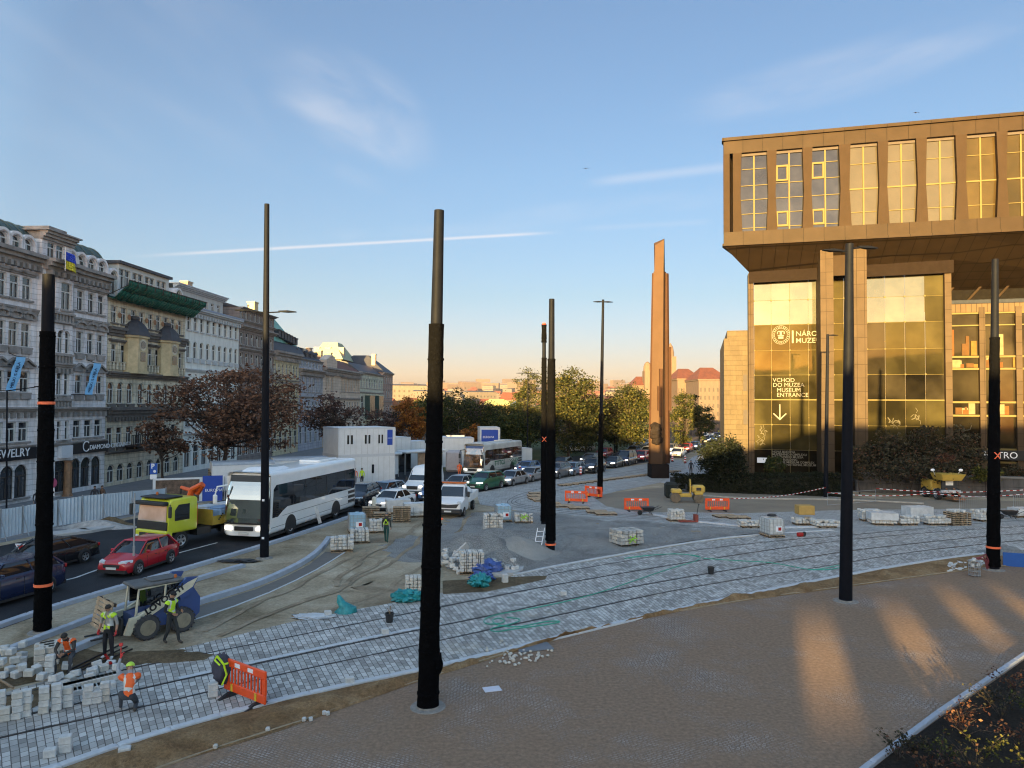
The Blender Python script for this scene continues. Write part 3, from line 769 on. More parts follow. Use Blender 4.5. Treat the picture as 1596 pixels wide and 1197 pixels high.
def wing(u0,u1,rows,dy,nm='wing'):
 s0,s1=wl(u0,600)[0],wl(u1,600)[0];x0,x1=s0-wl(102,600)[0],s1-wl(102,600)[0]
 mb=MB();cm=MB();ws=[]
 first=None
 for r in rows:
  z1,z0=zz(r['v'][0]),zz(r['v'][1])if r['v'][1]<760 else-.5
  first=first or z1
  wins=[(xx(u)if u is not None else 0,zz(r['w'][1]),r['ww'],zz(r['w'][0])-zz(r['w'][1]),r.get('arch',False))for u in r.get('u',[])]
  wallrow(mb,x0,x1,z0,z1,wins);ws+=[(w,r)for w in wins]
  for(c,zb,w,h,ar)in wins:
   if r.get('ped'):pediment(cm,c,zb+h+.28,w*1.75,r['ped'])
   cm.b2((c-w*.62,-.16,zb-.16),(c+w*.62,.02,zb-.004))
   if r.get('brk'):cm.b2((c-w*.5,-.2,zb-.55),(c+w*.5,.02,zb-.164))
  if r.get('corn'):cornice(cm,x0-.02,x1+.02,z1-r['corn'][0],r['corn'][0],r['corn'][1],r['corn'][2])
  if r.get('bal'):
   za=zz(r['bal']);cm.b2((x0,-.28,za),(x1,.02,za+.18));cm.b2((x0,-.28,za-.75),(x1,.02,za-.6))
   for k in range(9):cm.b2((x0+(x1-x0)*(k+.3)/9,-.2,za-.597),(x0+(x1-x0)*(k+.7)/9,-.08,za-.003))
 mb.quad((x0,0,-.5),(x0,1.5,-.5),(x0,1.5,first),(x0,0,first));mb.quad((x1,0,-.5),(x1,1.5,-.5),(x1,1.5,first),(x1,0,first));mb.quad((x0,0,first),(x1,0,first),(x1,13,first),(x0,13,first))
 mb.quad((x0,13,-.5),(x1,13,-.5),(x1,13,first),(x0,13,first))
 w_=mb.build(nm,M_LILAC,bld);w_.location=(0,dy,0)
 c_=cm.build('cornice',M_CORN,w_)
 for(c,zb,w,h,ar),r in ws:
  q=window(w_,c,zb,w,h,ar,frame=r.get('frame'))
 return x0,x1,w_
rowsM=[dict(v=(424,506),w=(452,492),u=[66,91],ww=1.3,corn=(.95,1.0,.62),bal=500),dict(v=(506,570),w=(522,556),u=[84.5,92.5,70],ww=.95,arch=True,bal=560),dict(v=(570,634),w=(582,617),u=[84.5,92.5,70],ww=.95,arch=True,brk=1,bal=625,corn=(.5,.4,.5)),dict(v=(634,686),w=(654,682),u=[67,87,93.5],ww=1.0,corn=(.45,.6,.7)),dict(v=(686,780),w=(712,757),u=[66,88],ww=1.4,sill=False,frame=M_DFRAME,corn=(.3,.3,0))]
mx0,mx1,wm=wing(55.2,101.8,rowsM,-.55,'central_bay')
rowsL=[dict(r)for r in rowsR]
for r,us in zip(rowsL,(LW,LW,LW,LW,[-32,-8,15,36])):r['u']=us
lx0,lx1,wlft=wing(-110,55,rowsL,.0,'side_wing')
roundroof(bld,lx0,lx1+.1,zz(424)-.2,zz(384)-zz(424)+.6,2.2,M_PATINA)
for u in(38.5,19,-2,-24):arch_dormer(bld,xx(u),zz(425),1.1,zz(402)-zz(425),M_LILAC)
mb=MB();z0,z1=zz(424),zz(397)
wallrow(mb,mx0,mx1,z0,z1,[(xx(70),zz(421),1.0,1.35,False),(xx(84),zz(421),1.0,1.35,False)])
mb.quad((mx0,0,z0),(mx0,9,z0),(mx0,9,z1),(mx0,0,z1));mb.quad((mx1,0,z0),(mx1,9,z0),(mx1,9,z1),(mx1,0,z1))
q=mb.build('attic',M_LILAC,bld);q.location=(0,-.3,0)
mb=MB();cornice(mb,mx0-.15,mx1+.15,z1,.7,.6,0);mb.b2((mx0,.104,z1),(mx1,9,z1+.696));mb.b2((mx0-.3,-.8,z1+.7),(mx1+.3,9,z1+.82));mb.b2((mx0+.6,-.1,z1+.823),(mx1-.8,8,z1+1.25));mb.build('cornice',M_CORN,q)
for u in(70,84):window(q,xx(u),zz(421),1.0,1.35)
M_FASCIA=mat('black_fascia',(.012,.012,.016),rough=.35,var=.1)
M_LET=mat('white_lettering',(.75,.76,.8),var=0)
for(ua,ub,txt,sz,off)in((101,165,'DIAMOND CERTAINTY',.62,3.0),(-75,54,'DIAMOND JEWELRY',.95,None)):
 x0,x1=xx(ua),xx(ub);za,zb=zz(705),zz(689)
 mb=MB();mb.b2((x0,-.36,za),(x1,.03,zb));f=mb.build('fascia',M_FASCIA,bld)
 mb=MB();tx=x0+off if off else xx(38)-8.3
 text_mesh(mb,txt,sz,(tx,-.385,za+.28),depth=.02)
 if off:
  for k in range(11):
   a0,a1=radians(40+k*26),radians(40+(k+1)*26)
   c=(x0+off-.45,za+.62);r0,r1=.40,.50
   mb.prism([(c[0]+r0*cos(a0),c[1]+r0*sin(a0)),(c[0]+r1*cos(a0),c[1]+r1*sin(a0)),(c[0]+r1*cos(a1),c[1]+r1*sin(a1)),(c[0]+r0*cos(a1),c[1]+r0*sin(a1))],-.40,-.365)
 mb.build('lettering',M_LET,f)
mb=MB();mb.b2((xx(82),-.95,zz(708)),(xx(100),-.58,zz(690)));mb.build('lit_sign_box',mat('blank_sign',(.55,.57,.62),var=.05),bld)
mb=MB();mb.lathe([(.42,-.5),(.42,.1),(.34,.2),(.30,zz(712)-.2),(.4,zz(712))],12,(xx(92),-1.0,0));mb.build('column',mat('brown_marble',(.24,.13,.07),rough=.4,var=.35,scale=3),bld)
M_BAN=mat('sky_blue_banner',(.20,.46,.72),var=.06)
def banner(ut,ub_,vt,vb,wpx,label):
 st,ztp=wl(ut,vt,.5);sb_,zbt=wl(ub_,vb,1.7);wd=wl(ut+wpx,vt,.5)[0]-st
 t=W0+WD*st+WN*.6;t.z=ztp;b=W0+WD*sb_+WN*1.5;b.z=zbt
 root=thing('facade_banner',label,'banner',(0,0,0))
 e=WD*wd;mb=MB();n=Vector((b-t)).cross(e).normalized()*.03;k=10
 rows=[t.lerp(b,i/k)+WN*.05*sin(i*1.3)for i in range(k+1)]
 mb.loft([[p,p+e,p+e+n,p+n]for p in rows]);mb.build('cloth',M_BAN,root)
 mb=MB();dn=(b-t).normalized();Lh=(b-t).length
 nn=(-dn).cross(e.normalized()).normalized()
 if nn.dot(WN)<0:nn=-nn
 text_mesh(mb,'MELKUS KEJLA',Lh/8.3,b+e*.60-dn*.25+nn*.06,ex=-dn,ez=-e.normalized(),depth=.015)
 mb.build('lettering',mat('navy_lettering',(.01,.02,.06),var=0),root)
 mb=MB();p0=t-WN*.6+Vector((0,0,.3));mb.tube([p0,t+Vector((0,0,.05)),t+e],.035,6);mb.build('pole',M_RAIL,root);mb=MB();mb.tube([b-WN*1.4,b,b+e],.035,6);mb.build('pole',M_RAIL,root)
banner(23.5,12.5,556,609,14,'pale blue vertical banner leaning out by the left wing of the lilac palace')
banner(144.5,135,566,615,11,'pale blue vertical banner leaning out by the right wing of the lilac palace')
t=wl(103,390,2.1);mb=MB();wdt=wl(121,390,2.1)[0]-t[0];hh=t[1]-wl(103,417,2.1)[1]
fr=thing('national_flag','blue and yellow flag hung below a round dormer','flag',W0+WD*t[0]+WN*2.1,WROT)
for nm,a,b,m in(('blue_half',.5,1.0,mat('flag_blue',(.02,.06,.50),var=.05)),('yellow_half',0,.5,mat('flag_yellow',(.62,.52,.03),var=.05))):
 mb=MB();g=[[(wdt*i/8,.12*sin(i*.9)+.02*j,t[1]-hh+hh*(a+(b-a)*j/4)-.04*i)for i in range(9)]for j in range(5)]
 for j in range(4):
  for i in range(8):
   mb.quad(g[j][i],g[j][i+1],g[j+1][i+1],g[j+1][i])
 o=mb.build(nm,m,fr,smooth=True);md=o.modifiers.new('s','SOLIDIFY');md.thickness=.02
mb=MB();mb.cyl((-.05,0,t[1]-hh-.3),(-.05,0,t[1]+.25),.035,n=6);mb.build('staff',M_WFRAME,fr)
M_CREAM=stucco('cream_render',(.70,.63,.50),joint=.42,width=5,dirt=.5)
M_CREAM2=mat('ochre_stone',(.50,.40,.24),var=.35,scale=.8,bump=.2)
rows=[dict(v=(478,519),w=(489,513),u=[176,191,206,219,233,245,257,268,279],ww=1.0,sill=True),dict(v=(519,583),w=(543,570),u=[176,191,222,233,244,268,280],ww=1.0,ped='f',corn=(.9,.45,.0)),dict(v=(583,634),w=(598,629),u=[173,188,203,220,234,247,259,271],ww=1.05,arch=True,brk=1,corn=(.6,.55,0)),dict(v=(634,697),w=(663,690),u=[173,188,203,218,232,246,259,272],ww=1.05,sill=True,brk=1,corn=(1.0,.65,.5)),dict(v=(697,780),w=(716,742),u=[176,191,206,221,236,250,264,277],ww=1.2,arch=True,sill=False,corn=(.3,.4,0))]
bld,Wd,zz,xx,zt=house('cream ornate apartment house with two small domed bays',166,287,233,rows,M_CREAM,cmat=M_CORNDK)
CREAM=bld
mb=MB();x0,x1=xx(190.5),xx(268);za,zb=zt,zz(423)
wallrow(mb,x0,x1,za,zb,[(xx(u),zz(459),.95,zz(430)-zz(459),False)for u in(195.5,204,216,224.5,235,242.5,253,260.5)])
mb.quad((x0,0,za),(x0,8,za),(x0,8,zb),(x0,0,zb));mb.quad((x1,0,za),(x1,8,za),(x1,8,zb),(x1,0,zb))
at_=mb.build('attic',mat('attic_white',(.56,.55,.52),var=.1),bld);at_.location=(0,.6,0)
for u in(195.5,204,216,224.5,235,242.5,253,260.5):window(at_,xx(u),zz(459),.95,zz(430)-zz(459))
mb=MB();mb.b2((x0-.3,-.3,zb),(x1+.3,8,zb+.28));mb.build('eave',M_SLATE,at_)
roofbox(bld,-.1,x0,zt,(zb-zt)*.97,M_SLATE,1.6);roofbox(bld,x1,Wd-.05,zt,(zb-zt)*.55,M_SLATE,2.5)
for u in(173,275):arch_dormer(bld,xx(u),zt+.3,1.0,2.3,MATS['attic_white'])
for u,w in((208,3.3),(258.5,3.3)):
 xb=xx(u);z0,z1=zz(580),zz(531);mb=MB()
 sec=[(-w/2,.1),(-w/2,-.35),(-w/4,-.95),(w/4,-.95),(w/2,-.35),(w/2,.1)]
 mb.prismz([(xb+a,b)for a,b in sec],z0,z1);mb.prismz([(xb+a*1.14,b*1.14)for a,b in sec],z1,z1+.22);mb.prismz([(xb+a*1.1,b*1.1)for a,b in sec],z0-.3,z0-.003)
 bay=mb.build('round_bay',M_CREAM2,bld)
 mb=MB();prof=[(1.2,0),(1.12,.35),(.98,.8),(.72,1.25),(.42,1.55),(.3,1.65),(.36,1.75),(.34,2.0),(.1,2.1)]
 mb.loft([[(xb+a*1.02*r,b*r if b<0 else b,z1+.22+z)for a,b in sec]for r,z in prof]);mb.build('dome',M_SLATE,bay)
 mb=MB();mb.mi=0;mb.b2((xb-.42,-.985,zz(566)),(xb+.42,-.955,zz(552)));mb.lathe([(.40,-.03),(.40,0)],14,(xb,-.96,zz(541)),'y');mb.build('bay_glass',M_GLASS,bay)
 mb=MB();mb.lathe([(.62,-.03),(.62,0)],16,(xb,-.925,zz(541)),'y');mb.build('oculus_ring',M_CREAM,bay)
 mb=MB();zc=zz(697);mb.prismz([(xb+a*1.1,b*1.15)for a,b in sec],zz(690)-.2,zz(690)+.0);
 for k in range(12):
  a=-w/2+w*k/11;mb.b2((xb+a-.03,-1.0,zz(690)+.003),(xb+a+.03,-.94,zz(690)+.95))
 mb.b2((xb-w/2,-1.02,zz(690)+.953),(xb+w/2,-.92,zz(690)+1.03));mb.build('balcony',M_RAIL,bld)
mb=MB();mb.b2((0,-.25,zz(570)),(Wd,.02,zz(569)-.0));
for k in range(26):mb.b2((Wd*(k+.25)/26,-.2,zz(580)),(Wd*(k+.75)/26,-.06,zz(570)-.01))
mb.build('balustrade',M_CREAM,bld)
mb=MB();M_RED=mat('red_ornament',(.32,.16,.08),var=.2)
for u in(183.5,198.5,212.5,226,239,251,262.5,273.5):mb.lathe([(.30,-.06),(.22,-.07),(.21,-.03)],10,(xx(u),.0,zz(501)),'y')
mb.build('ornament',M_RED,bld)
net=thing('safety_net','dark green protective net slung out below the attic of the cream house','net',bld.location,WROT)
mb=MB();n=30;xa,xb_=-.3,Wd+.5
gr_=[]
for i in range(n+1):
 x=xa+(xb_-xa)*i/n
 pr=[(.0,zz(478)+.1),(-.7,zz(476)-.35+.06*sin(i*2.1)),(-1.5,zz(470)+.1*noise.noise(Vector((i*.5,0,0)))),(-2.15,zz(462)+.06*sin(i*1.3)),(-2.2,zz(455))]
 gr_.append([(x,y,z)for y,z in pr])
for i in range(n):
 for j in range(4):mb.quad(gr_[i][j],gr_[i+1][j],gr_[i+1][j+1],gr_[i][j+1])
o=mb.build('mesh_sheet',mat('green_net',(.004,.095,.066),rough=.8,var=.3,scale=2.5),net,smooth=True);o.modifiers.new('s','SOLIDIFY').thickness=.03
mb=MB()
for i in range(0,n+1,3):mb.tube([gr_[i][0],(gr_[i][4][0],-2.2,zz(462)),(gr_[i][4][0],-2.25,zz(455)+.05)],.04,6)
mb.tube([(xa,-2.25,zz(455)),(xb_,-2.25,zz(455))],.045,6);mb.build('bracket',M_RAIL,net)
M_PALE=stucco('pale_render',(.70,.71,.68),joint=0,dirt=.18)
rows=[dict(v=(489,525),w=(501,521),n=9,ww=.9,corn=(.6,.7,.7)),dict(v=(525,578),w=(537,562),n=9,ww=.95,arch=True,brk=1),dict(v=(578,628),w=(590,616),n=9,ww=.95,corn=(.4,.3,0)),dict(v=(628,672),w=(640,662),n=9,ww=1.0,corn=(.3,.3,0)),dict(v=(672,780),w=(690,722),n=7,ww=1.4,sill=False,corn=(.3,.3,0))]
bld,Wd,zz,xx,zt=house('pale grey-green house with a set-back attic storey',287.3,371,330,rows,M_PALE,cmat=mat('pale_cornice',(.46,.48,.50),var=.15))
mb=MB();x1=xx(361);zb=zz(461);wallrow(mb,0,x1,zt,zb,[(x1*(k+.6)/7.3,zz(481),.85,zz(468)-zz(481),False)for k in range(7)])
mb.quad((x1,0,zt),(x1,9,zt),(x1,9,zb),(x1,0,zb));mb.quad((0,0,zt),(0,9,zt),(0,9,zb),(0,0,zb))
at_=mb.build('attic',stucco('attic_grey',(.50,.50,.48),joint=0,dirt=.15),bld);at_.location=(0,1.4,0)
for k in range(7):window(at_,x1*(k+.6)/7.3,zz(481),.85,zz(468)-zz(481))
mb=MB();cornice(mb,-.2,x1+.3,zb,.5,.6);mb.b2((-.3,-.7,zb+.5),(x1+.4,9,zb+.62));mb.build('eave',MATS['pale_cornice'],at_)
mb=MB();mb.prismx([(-.75,zt),(-.7,zt+.2),(1.39,zt+.75),(1.39,zt)],0,Wd);mb.build('ledge',mat('zinc',(.20,.23,.30),rough=.5,var=.15),bld)
chimney(bld,x1*.62,4,zb+.6,1.3,1.2);
M_BROWN=stucco('brown_render',(.27,.23,.215),joint=.5,width=3)
rows=[dict(v=(486,504),w=(489,502),n=8,ww=.75,corn=(.3,.7,0),sill=False),dict(v=(504,513),w=(506,507),u=[],ww=1,corn=(.3,.35,0)),dict(v=(513,546),w=(523,541),n=7,ww=.95,corn=(.5,.7,0)),dict(v=(546,580),w=(553,571),n=7,ww=1.0,brk=1,corn=(.3,.4,0)),dict(v=(580,622),w=(590,612),n=7,ww=1.0,ped='f'),dict(v=(622,660),w=(634,654),n=7,ww=1.0,corn=(.3,.3,0)),dict(v=(660,780),w=(676,706),n=6,ww=1.4,sill=False)]
bld,Wd,zz,xx,zt=house('brown-grey apartment house with a long loggia under the roof',371.3,426,400,rows,M_BROWN)
roofbox(bld,-.1,Wd,zt,.8,M_SLATE,2.5);chimney(bld,Wd-1.0,3,zt+.5,1.6,1.4,mat('chimney_yellow',(.55,.42,.22),var=.2));chimney(bld,3,6,zt+.8,1.5)
M_YEL=stucco('yellow_render',(.62,.55,.38),joint=.5,width=3,dirt=.3)
rows=[dict(v=(549,592),w=(567,587),n=7,ww=.85,arch=True,corn=(1.1,.9,.7)),dict(v=(592,626),w=(600,620),n=7,ww=.9,ped='f',corn=(.25,.3,0)),dict(v=(626,660),w=(634,652),n=7,ww=.9,corn=(.25,.3,0)),dict(v=(660,780),w=(672,700),n=5,ww=1.4,sill=False)]
bld,Wd,zz,xx,zt=house('yellow house under a steep green copper gable roof',426.3,465.5,445,rows,M_YEL)
zr=zz(499);mb=MB()
zr+=1.0;mb.prismx([(1.25,zt+1.7),(3.2,zr),(4.2,zr),(11,zt+1.7)],-.3,Wd*.62);mb.loft([[(Wd*.62+.003,1.25,zt+1.7),(Wd*.62+.003,3.2,zr),(Wd*.62+.003,4.2,zr),(Wd*.62+.003,11,zt+1.7)],[(Wd*1.75,1.25,zt+1.5),(Wd*1.75,3.2,zt+1.9),(Wd*1.75,4.2,zt+1.9),(Wd*1.75,11,zt+1.5)]]);mb.build('copper_roof',M_GREENCU,bld)
mb=MB();mb.prismx([(.1,zt+.004),(1.2,zt+1.6),(4.0,zt+1.8),(12,zt+.004)],-.1,Wd*1.3);mb.build('slate_eave',M_SLATE,bld)
for k in range(7):
 mb=MB();x=Wd*.45+k*1.25;z=zt+2.5-.12*k;mb.b2((x-.42,1.0,z),(x+.42,3.5,z+1.0));mb.b2((x-.5,.9,z+1.003),(x+.5,3.8,z+1.2));mb.build('dormer',M_SLATE,bld)
M_BLUEG=stucco('blue_grey_render',(.42,.44,.51),joint=.5,width=3)
rows=[dict(v=(561,576),w=(564,573),n=8,ww=.8,sill=False,corn=(.25,.3,0)),dict(v=(576,618),w=(589,611),n=6,ww=1.0,ped='f',corn=(.7,.9,.6)),dict(v=(618,650),w=(626,644),n=6,ww=1.0,corn=(.3,.3,0)),dict(v=(650,780),w=(664,690),n=5,ww=1.3,sill=False)]
bld,Wd,zz,xx,zt=house('blue-grey house with a dark slate roof',465.8,503,483,rows,M_BLUEG)
roofbox(bld,-.1,Wd,zt,2.0,M_SLATE,2.5)
for k in range(5):
 mb=MB();x=Wd*(k+.5)/5;mb.b2((x-.5,.8,zt+.3),(x+.5,3,zt+1.3));mb.prism([(x-.6,zt+1.3),(x+.6,zt+1.3),(x,zt+1.8)],.7,3);mb.build('dormer',M_SLATE,bld)
chimney(bld,Wd*.5,6,zt+2.3,1.5)
M_PINK=stucco('pink_render',(.60,.49,.40),joint=.55,width=3,dirt=.25)
rows=[dict(v=(576,620),w=(590,610),u=[510,517,533,537.5,542,546,550,554,558],ww=1.1,ped='f',corn=(1.0,1.0,.8)),dict(v=(620,650),w=(626,642),u=[510,517,533,537.5,542,546,550,554,558],ww=1.1,corn=(.4,.4,0)),dict(v=(650,780),w=(660,684),n=8,ww=1.6,sill=False,corn=(.3,.3,0))]
bld,Wd,zz,xx,zt=house('long pink-beige palace with a red tiled roof',503.3,561,530,rows,M_PINK)
mb=MB();mb.prismx([(-.4,zt+.004),(4.5,zt+2.6),(9,zt+.004)],-.3,Wd*.98);mb.build('tiled_roof',M_TILE,bld)
for k in(.2,.45,.7):chimney(bld,Wd*k,4.5,zt+1.8,2.0,1.1)
mb=MB();mb.b2((1.0,-.35,zt+.004),(7.5,1.2,zt+1.4));mb.prism([(1,zt+1.4),(7.5,zt+1.4),(4.2,zt+2.6)],-.35,1.2);mb.build('gable',M_PINK,bld)
M_LIME=stucco('lime_render',(.56,.56,.46),joint=.5,width=3)
rows=[dict(v=(583,612),w=(592,606),n=9,ww=1.3,corn=(.5,.6,0)),dict(v=(612,650),w=(618,646),n=5,ww=2.2,corn=(.3,.4,0)),dict(v=(650,780),w=(660,684),n=5,ww=2,sill=False)]
bld,Wd,zz,xx,zt=house('olive-cream house with a glazed oriel',561.3,597,585,rows,M_LIME)
roofbox(bld,0,Wd,zt,2.2,M_SLATE,3)
for k in(.3,.7):
 mb=MB();x=Wd*k;mb.b2((x-2.2,-1.2,zz(652)),(x+2.2,.02,zz(617)));q=mb.build('oriel',mat('oriel_green_glass',(.05,.085,.08),rough=.2,var=.2),bld)
 mb=MB();mb.b2((x-2.4,-1.3,zz(617)),(x+2.4,.02,zz(615)));mb.b2((x-2.4,-1.3,zz(654)),(x+2.4,.02,zz(652)));mb.build('oriel_edge',M_LIME,q)
rows=[dict(v=(581,602),w=(585,598),n=4,ww=1.5,corn=(.5,.6,0)),dict(v=(602,625),w=(606,620),n=4,ww=1.5),dict(v=(625,650),w=(630,645),n=4,ww=1.5,corn=(.3,.4,0)),dict(v=(650,780),w=(656,676),n=3,ww=2,sill=False,corn=(.3,.4,0))]
bld,Wd,zz,xx,zt=house('pinkish end house of the row with a hipped slate roof',597.3,612,604,rows,stucco('dusky_pink_render',(.40,.29,.25),joint=.5,width=3))
mb=MB();mb.loft([[(-.3,-.3,zt),(Wd+.3,-.3,zt),(Wd+.3,14,zt),(-.3,14,zt)],[(Wd*.4,5,zt+4.5),(Wd*.55,5,zt+4.5),(Wd*.55,9,zt+4.5),(Wd*.4,9,zt+4.5)]]);mb.build('hipped_roof',M_SLATE,bld)
chimney(bld,Wd*.2,3,zt+1.5,3,1.2)
p0=A(478,575,172);p1=A(558,575,190);wd=p1.x-p0.x
bk=thing('roof_block','golden sunlit block with a greenish hipped roof above the row of facades','building',(p0.x,172,0))
zb,zt=10,A(520,553,172).z
mb=MB()
for a,b,y,t_ in((0,.33,0,-.8),(.33,.66,-1.5,.6),(.66,.74,-2.2,.9),(.74,1.0,-.6,0)):mb.b2((wd*a+.003,y,zb),(wd*b-.003,16,zt+t_-1.2))
mb.build('wall',stucco('golden_render',(.17,.135,.075),joint=0,dirt=.2),bk)
mb=MB();zr=A(520,531,172).z;mb.loft([[(-.6,-.8,zt-1.1),(wd+.4,-.8,zt-1.1),(wd+.4,17,zt-1.1),(-.6,17,zt-1.1)],[(wd*.22,2,zt+1.2),(wd*.85,2,zt+1.2),(wd*.85,14,zt+1.2),(wd*.22,14,zt+1.2)],[(wd*.3,5,zr),(wd*.72,5,zr),(wd*.72,10,zr),(wd*.3,10,zr)]]);mb.build('hipped_roof',mat('green_grey_roof',(.30,.33,.22),var=.2),bk)
for x in(.2,.52,.9):chimney(bk,wd*x,3,zt-.5,2.4,1.3)
MAZ=radians(15)
E1=Vector((cos(MAZ),-sin(MAZ),0));E2=Vector((sin(MAZ),cos(MAZ),0))
C0=A(1128,384,74);C0.z=0
def mu(u,v,d=0.0):
 p=hit(u,v,C0+E2*d,E2);return(p-C0).dot(E1),p.z
MR=thing('museum_building','bronze and glass museum block whose upper storeys overhang on stone piers','building',C0,-MAZ)
def panelmat(name,col,w,h,j=.03,rough=.5,metal=0.0,jd=.35,ang=0.0,c2=.88):
 m=bpy.data.materials.new(name);MATS[name]=m
 nt,N,L=nodes(m);b=N['Principled BSDF'];b.inputs['Roughness'].default_value=rough;b.inputs['Metallic'].default_value=0;b.inputs['Specular IOR Level'].default_value=.06
 tc=N.new('ShaderNodeTexCoord');sx=N.new('ShaderNodeSeparateXYZ');L.new(tc.outputs['Object'],sx.inputs[0])
 cb=N.new('ShaderNodeCombineXYZ');L.new(sx.outputs[0],cb.inputs[0])
 ad=N.new('ShaderNodeMath');ad.operation='ADD';L.new(sx.outputs[2],ad.inputs[0]);L.new(sx.outputs[1],ad.inputs[1]);L.new(ad.outputs[0],cb.inputs[1])
 br=N.new('ShaderNodeTexBrick');br.offset=0;br.inputs['Scale'].default_value=1;br.inputs['Brick Width'].default_value=w;br.inputs['Row Height'].default_value=h;br.inputs['Mortar Size'].default_value=j
 br.inputs['Color1'].default_value=(1,1,1,1);br.inputs['Color2'].default_value=(c2,c2,c2,1);br.inputs['Mortar'].default_value=(jd,jd,jd,1)
 L.new(cb.outputs[0],br.inputs['Vector'])
 n=N.new('ShaderNodeTexNoise');n.inputs['Scale'].default_value=.7;n.inputs['Detail'].default_value=8;L.new(tc.outputs['Object'],n.inputs['Vector'])
 r=ramp(nt,n.outputs['Fac'],[(.3,vmul(col,.85)),(.7,vmul(col,1.12))])
 L.new(mixc(nt,1.0,r.outputs['Color'],br.outputs['Color'],'MULTIPLY'),b.inputs['Base Color'])
 return m
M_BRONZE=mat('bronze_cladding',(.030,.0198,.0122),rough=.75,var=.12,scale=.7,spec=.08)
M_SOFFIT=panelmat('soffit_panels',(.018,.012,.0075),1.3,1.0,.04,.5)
M_PIER=panelmat('pier_stone',(.064,.046,.030),.72,1.36,.02,.7)
M_MGLASS=glassmat('museum_window_clear',(.018,.019,.024),refl=.09,tint=(.3,.32,.4),wob=.06,var=.3)
M_MTAN=glassmat('museum_window_blinds',(.058,.049,.034),refl=.09,tint=(.35,.32,.26),wob=.05,var=.08)
M_MBROWN=glassmat('museum_window_brown',(.034,.023,.009),refl=.08,tint=(.5,.34,.14),wob=.25,var=.35,scale=.3)
M_SKYGL=glassmat('facade_glass_mirror',(.08,.075,.05),refl=.5,wob=.22,var=.25,tint=(.15,.158,.142))
M_GOLDGL=glassmat('facade_glass_gold',(.034,.028,.011),refl=.11,tint=(.16,.12,.04),wob=.1,var=.45,scale=.3)
M_DKGL=glassmat('facade_glass_dark',(.02,.016,.009),refl=.08,tint=(.2,.155,.08),wob=.1,var=.6,scale=.3)
M_GOLD=mat('gold_mullion',(.115,.092,.036),rough=.6,var=.05,spec=.1)
M_STONE=stucco('museum_side_stone',(.09,.068,.042),joint=.55,width=1.3,dirt=.2,jd=.75)
zb,zt=mu(1128,384)[1],mu(1134,216)[1]
LEN=46.0;DEP=40.0
mb=MB()
zband=mu(1132,362)[1];ztopw=mu(1180,236)[1]
mb.b2((0,0,zb+.25),(LEN,.5,zband));mb.b2((-.12,-.22,zb),(LEN,.6,zb+.246))
mb.b2((0,0,ztopw),(LEN,.5,zt-.3));mb.b2((-.15,-.25,zt-.296),(LEN,.6,zt-.05))
mb.loft([[(-.1,.9,zt-.046),(LEN,.9,zt-.046),(LEN,DEP,zt-.046),(.28*DEP,DEP,zt-.046)],[(-.1,.9,zt+.45),(LEN,.9,zt+.45),(LEN,DEP,zt+.45),(.28*DEP,DEP,zt+.45)]]);SK=.28
for x0,x1,y0,za,zc in((0,.45,.504,zb+.25,zband),(0,.45,.504,ztopw,zt-.3),(-.12,.5,.604,zb,zb+.246),(-.15,.5,.604,zt-.296,zt-.05)):mb.loft([[(x0,y0,za),(x1,y0,za),(x1,y0,zc),(x0,y0,zc)],[(x0+SK*DEP,DEP,za),(x1+SK*DEP,DEP,za),(x1+SK*DEP,DEP,zc),(x0+SK*DEP,DEP,zc)]])
mb.build('band',panelmat('bronze_band',(.031,.0208,.0128),1.95,3.0,.03,.5,.25),MR)
edges=[(1156,1195.5),(1211,1251),(1266,1309),(1325,1370),(1385.5,1428.5),(1446,1490),(1508,1555),(1572,1619)]
cs=[(mu(a,300)[0]+mu(b,300)[0])/2 for a,b in edges];step=(cs[-1]-cs[0])/7
cs+=[cs[-1]+step*(k+1)for k in range(int((LEN-cs[-1])/step))]
hwm,hwt,hwb=step*.395,step*.36,step*.345
zm=zband+(ztopw-zband)*.46
mb=MB()
bounds=[0.62]+[(a+b)/2 for a,b in zip(cs,cs[1:])]
for k in range(len(cs)+1):
 Lw=cs[k-1]if k else None;Rw=cs[k]if k<len(cs)else None
 xl=lambda h:(Lw+h)if Lw is not None else 0.95
 xr=lambda h:(Rw-h)if Rw is not None else LEN
 prof=[(zband,hwb),(zm,hwm),(ztopw,hwt)]
 for(za,ha),(zc,hc)in zip(prof,prof[1:]):
  f0=[(xl(ha),-.0,za),(xr(ha),-.0,za),(xr(hc),-.0,zc),(xl(hc),-.0,zc)]
  mb.loft([f0,[(x,.75,z)for x,y,z in f0]])
mb.b2((0,-.0,zband+.003),(.62,.75,ztopw-.003))
mb.loft([[(.45,.76,zband),(.6,.76,zband),(.6,.76,ztopw),(.45,.76,ztopw)],[(.45+SK*DEP,DEP,zband),(.6+SK*DEP,DEP,zband),(.6+SK*DEP,DEP,ztopw),(.45+SK*DEP,DEP,ztopw)]])
mb.build('pilasters',M_BRONZE,MR)
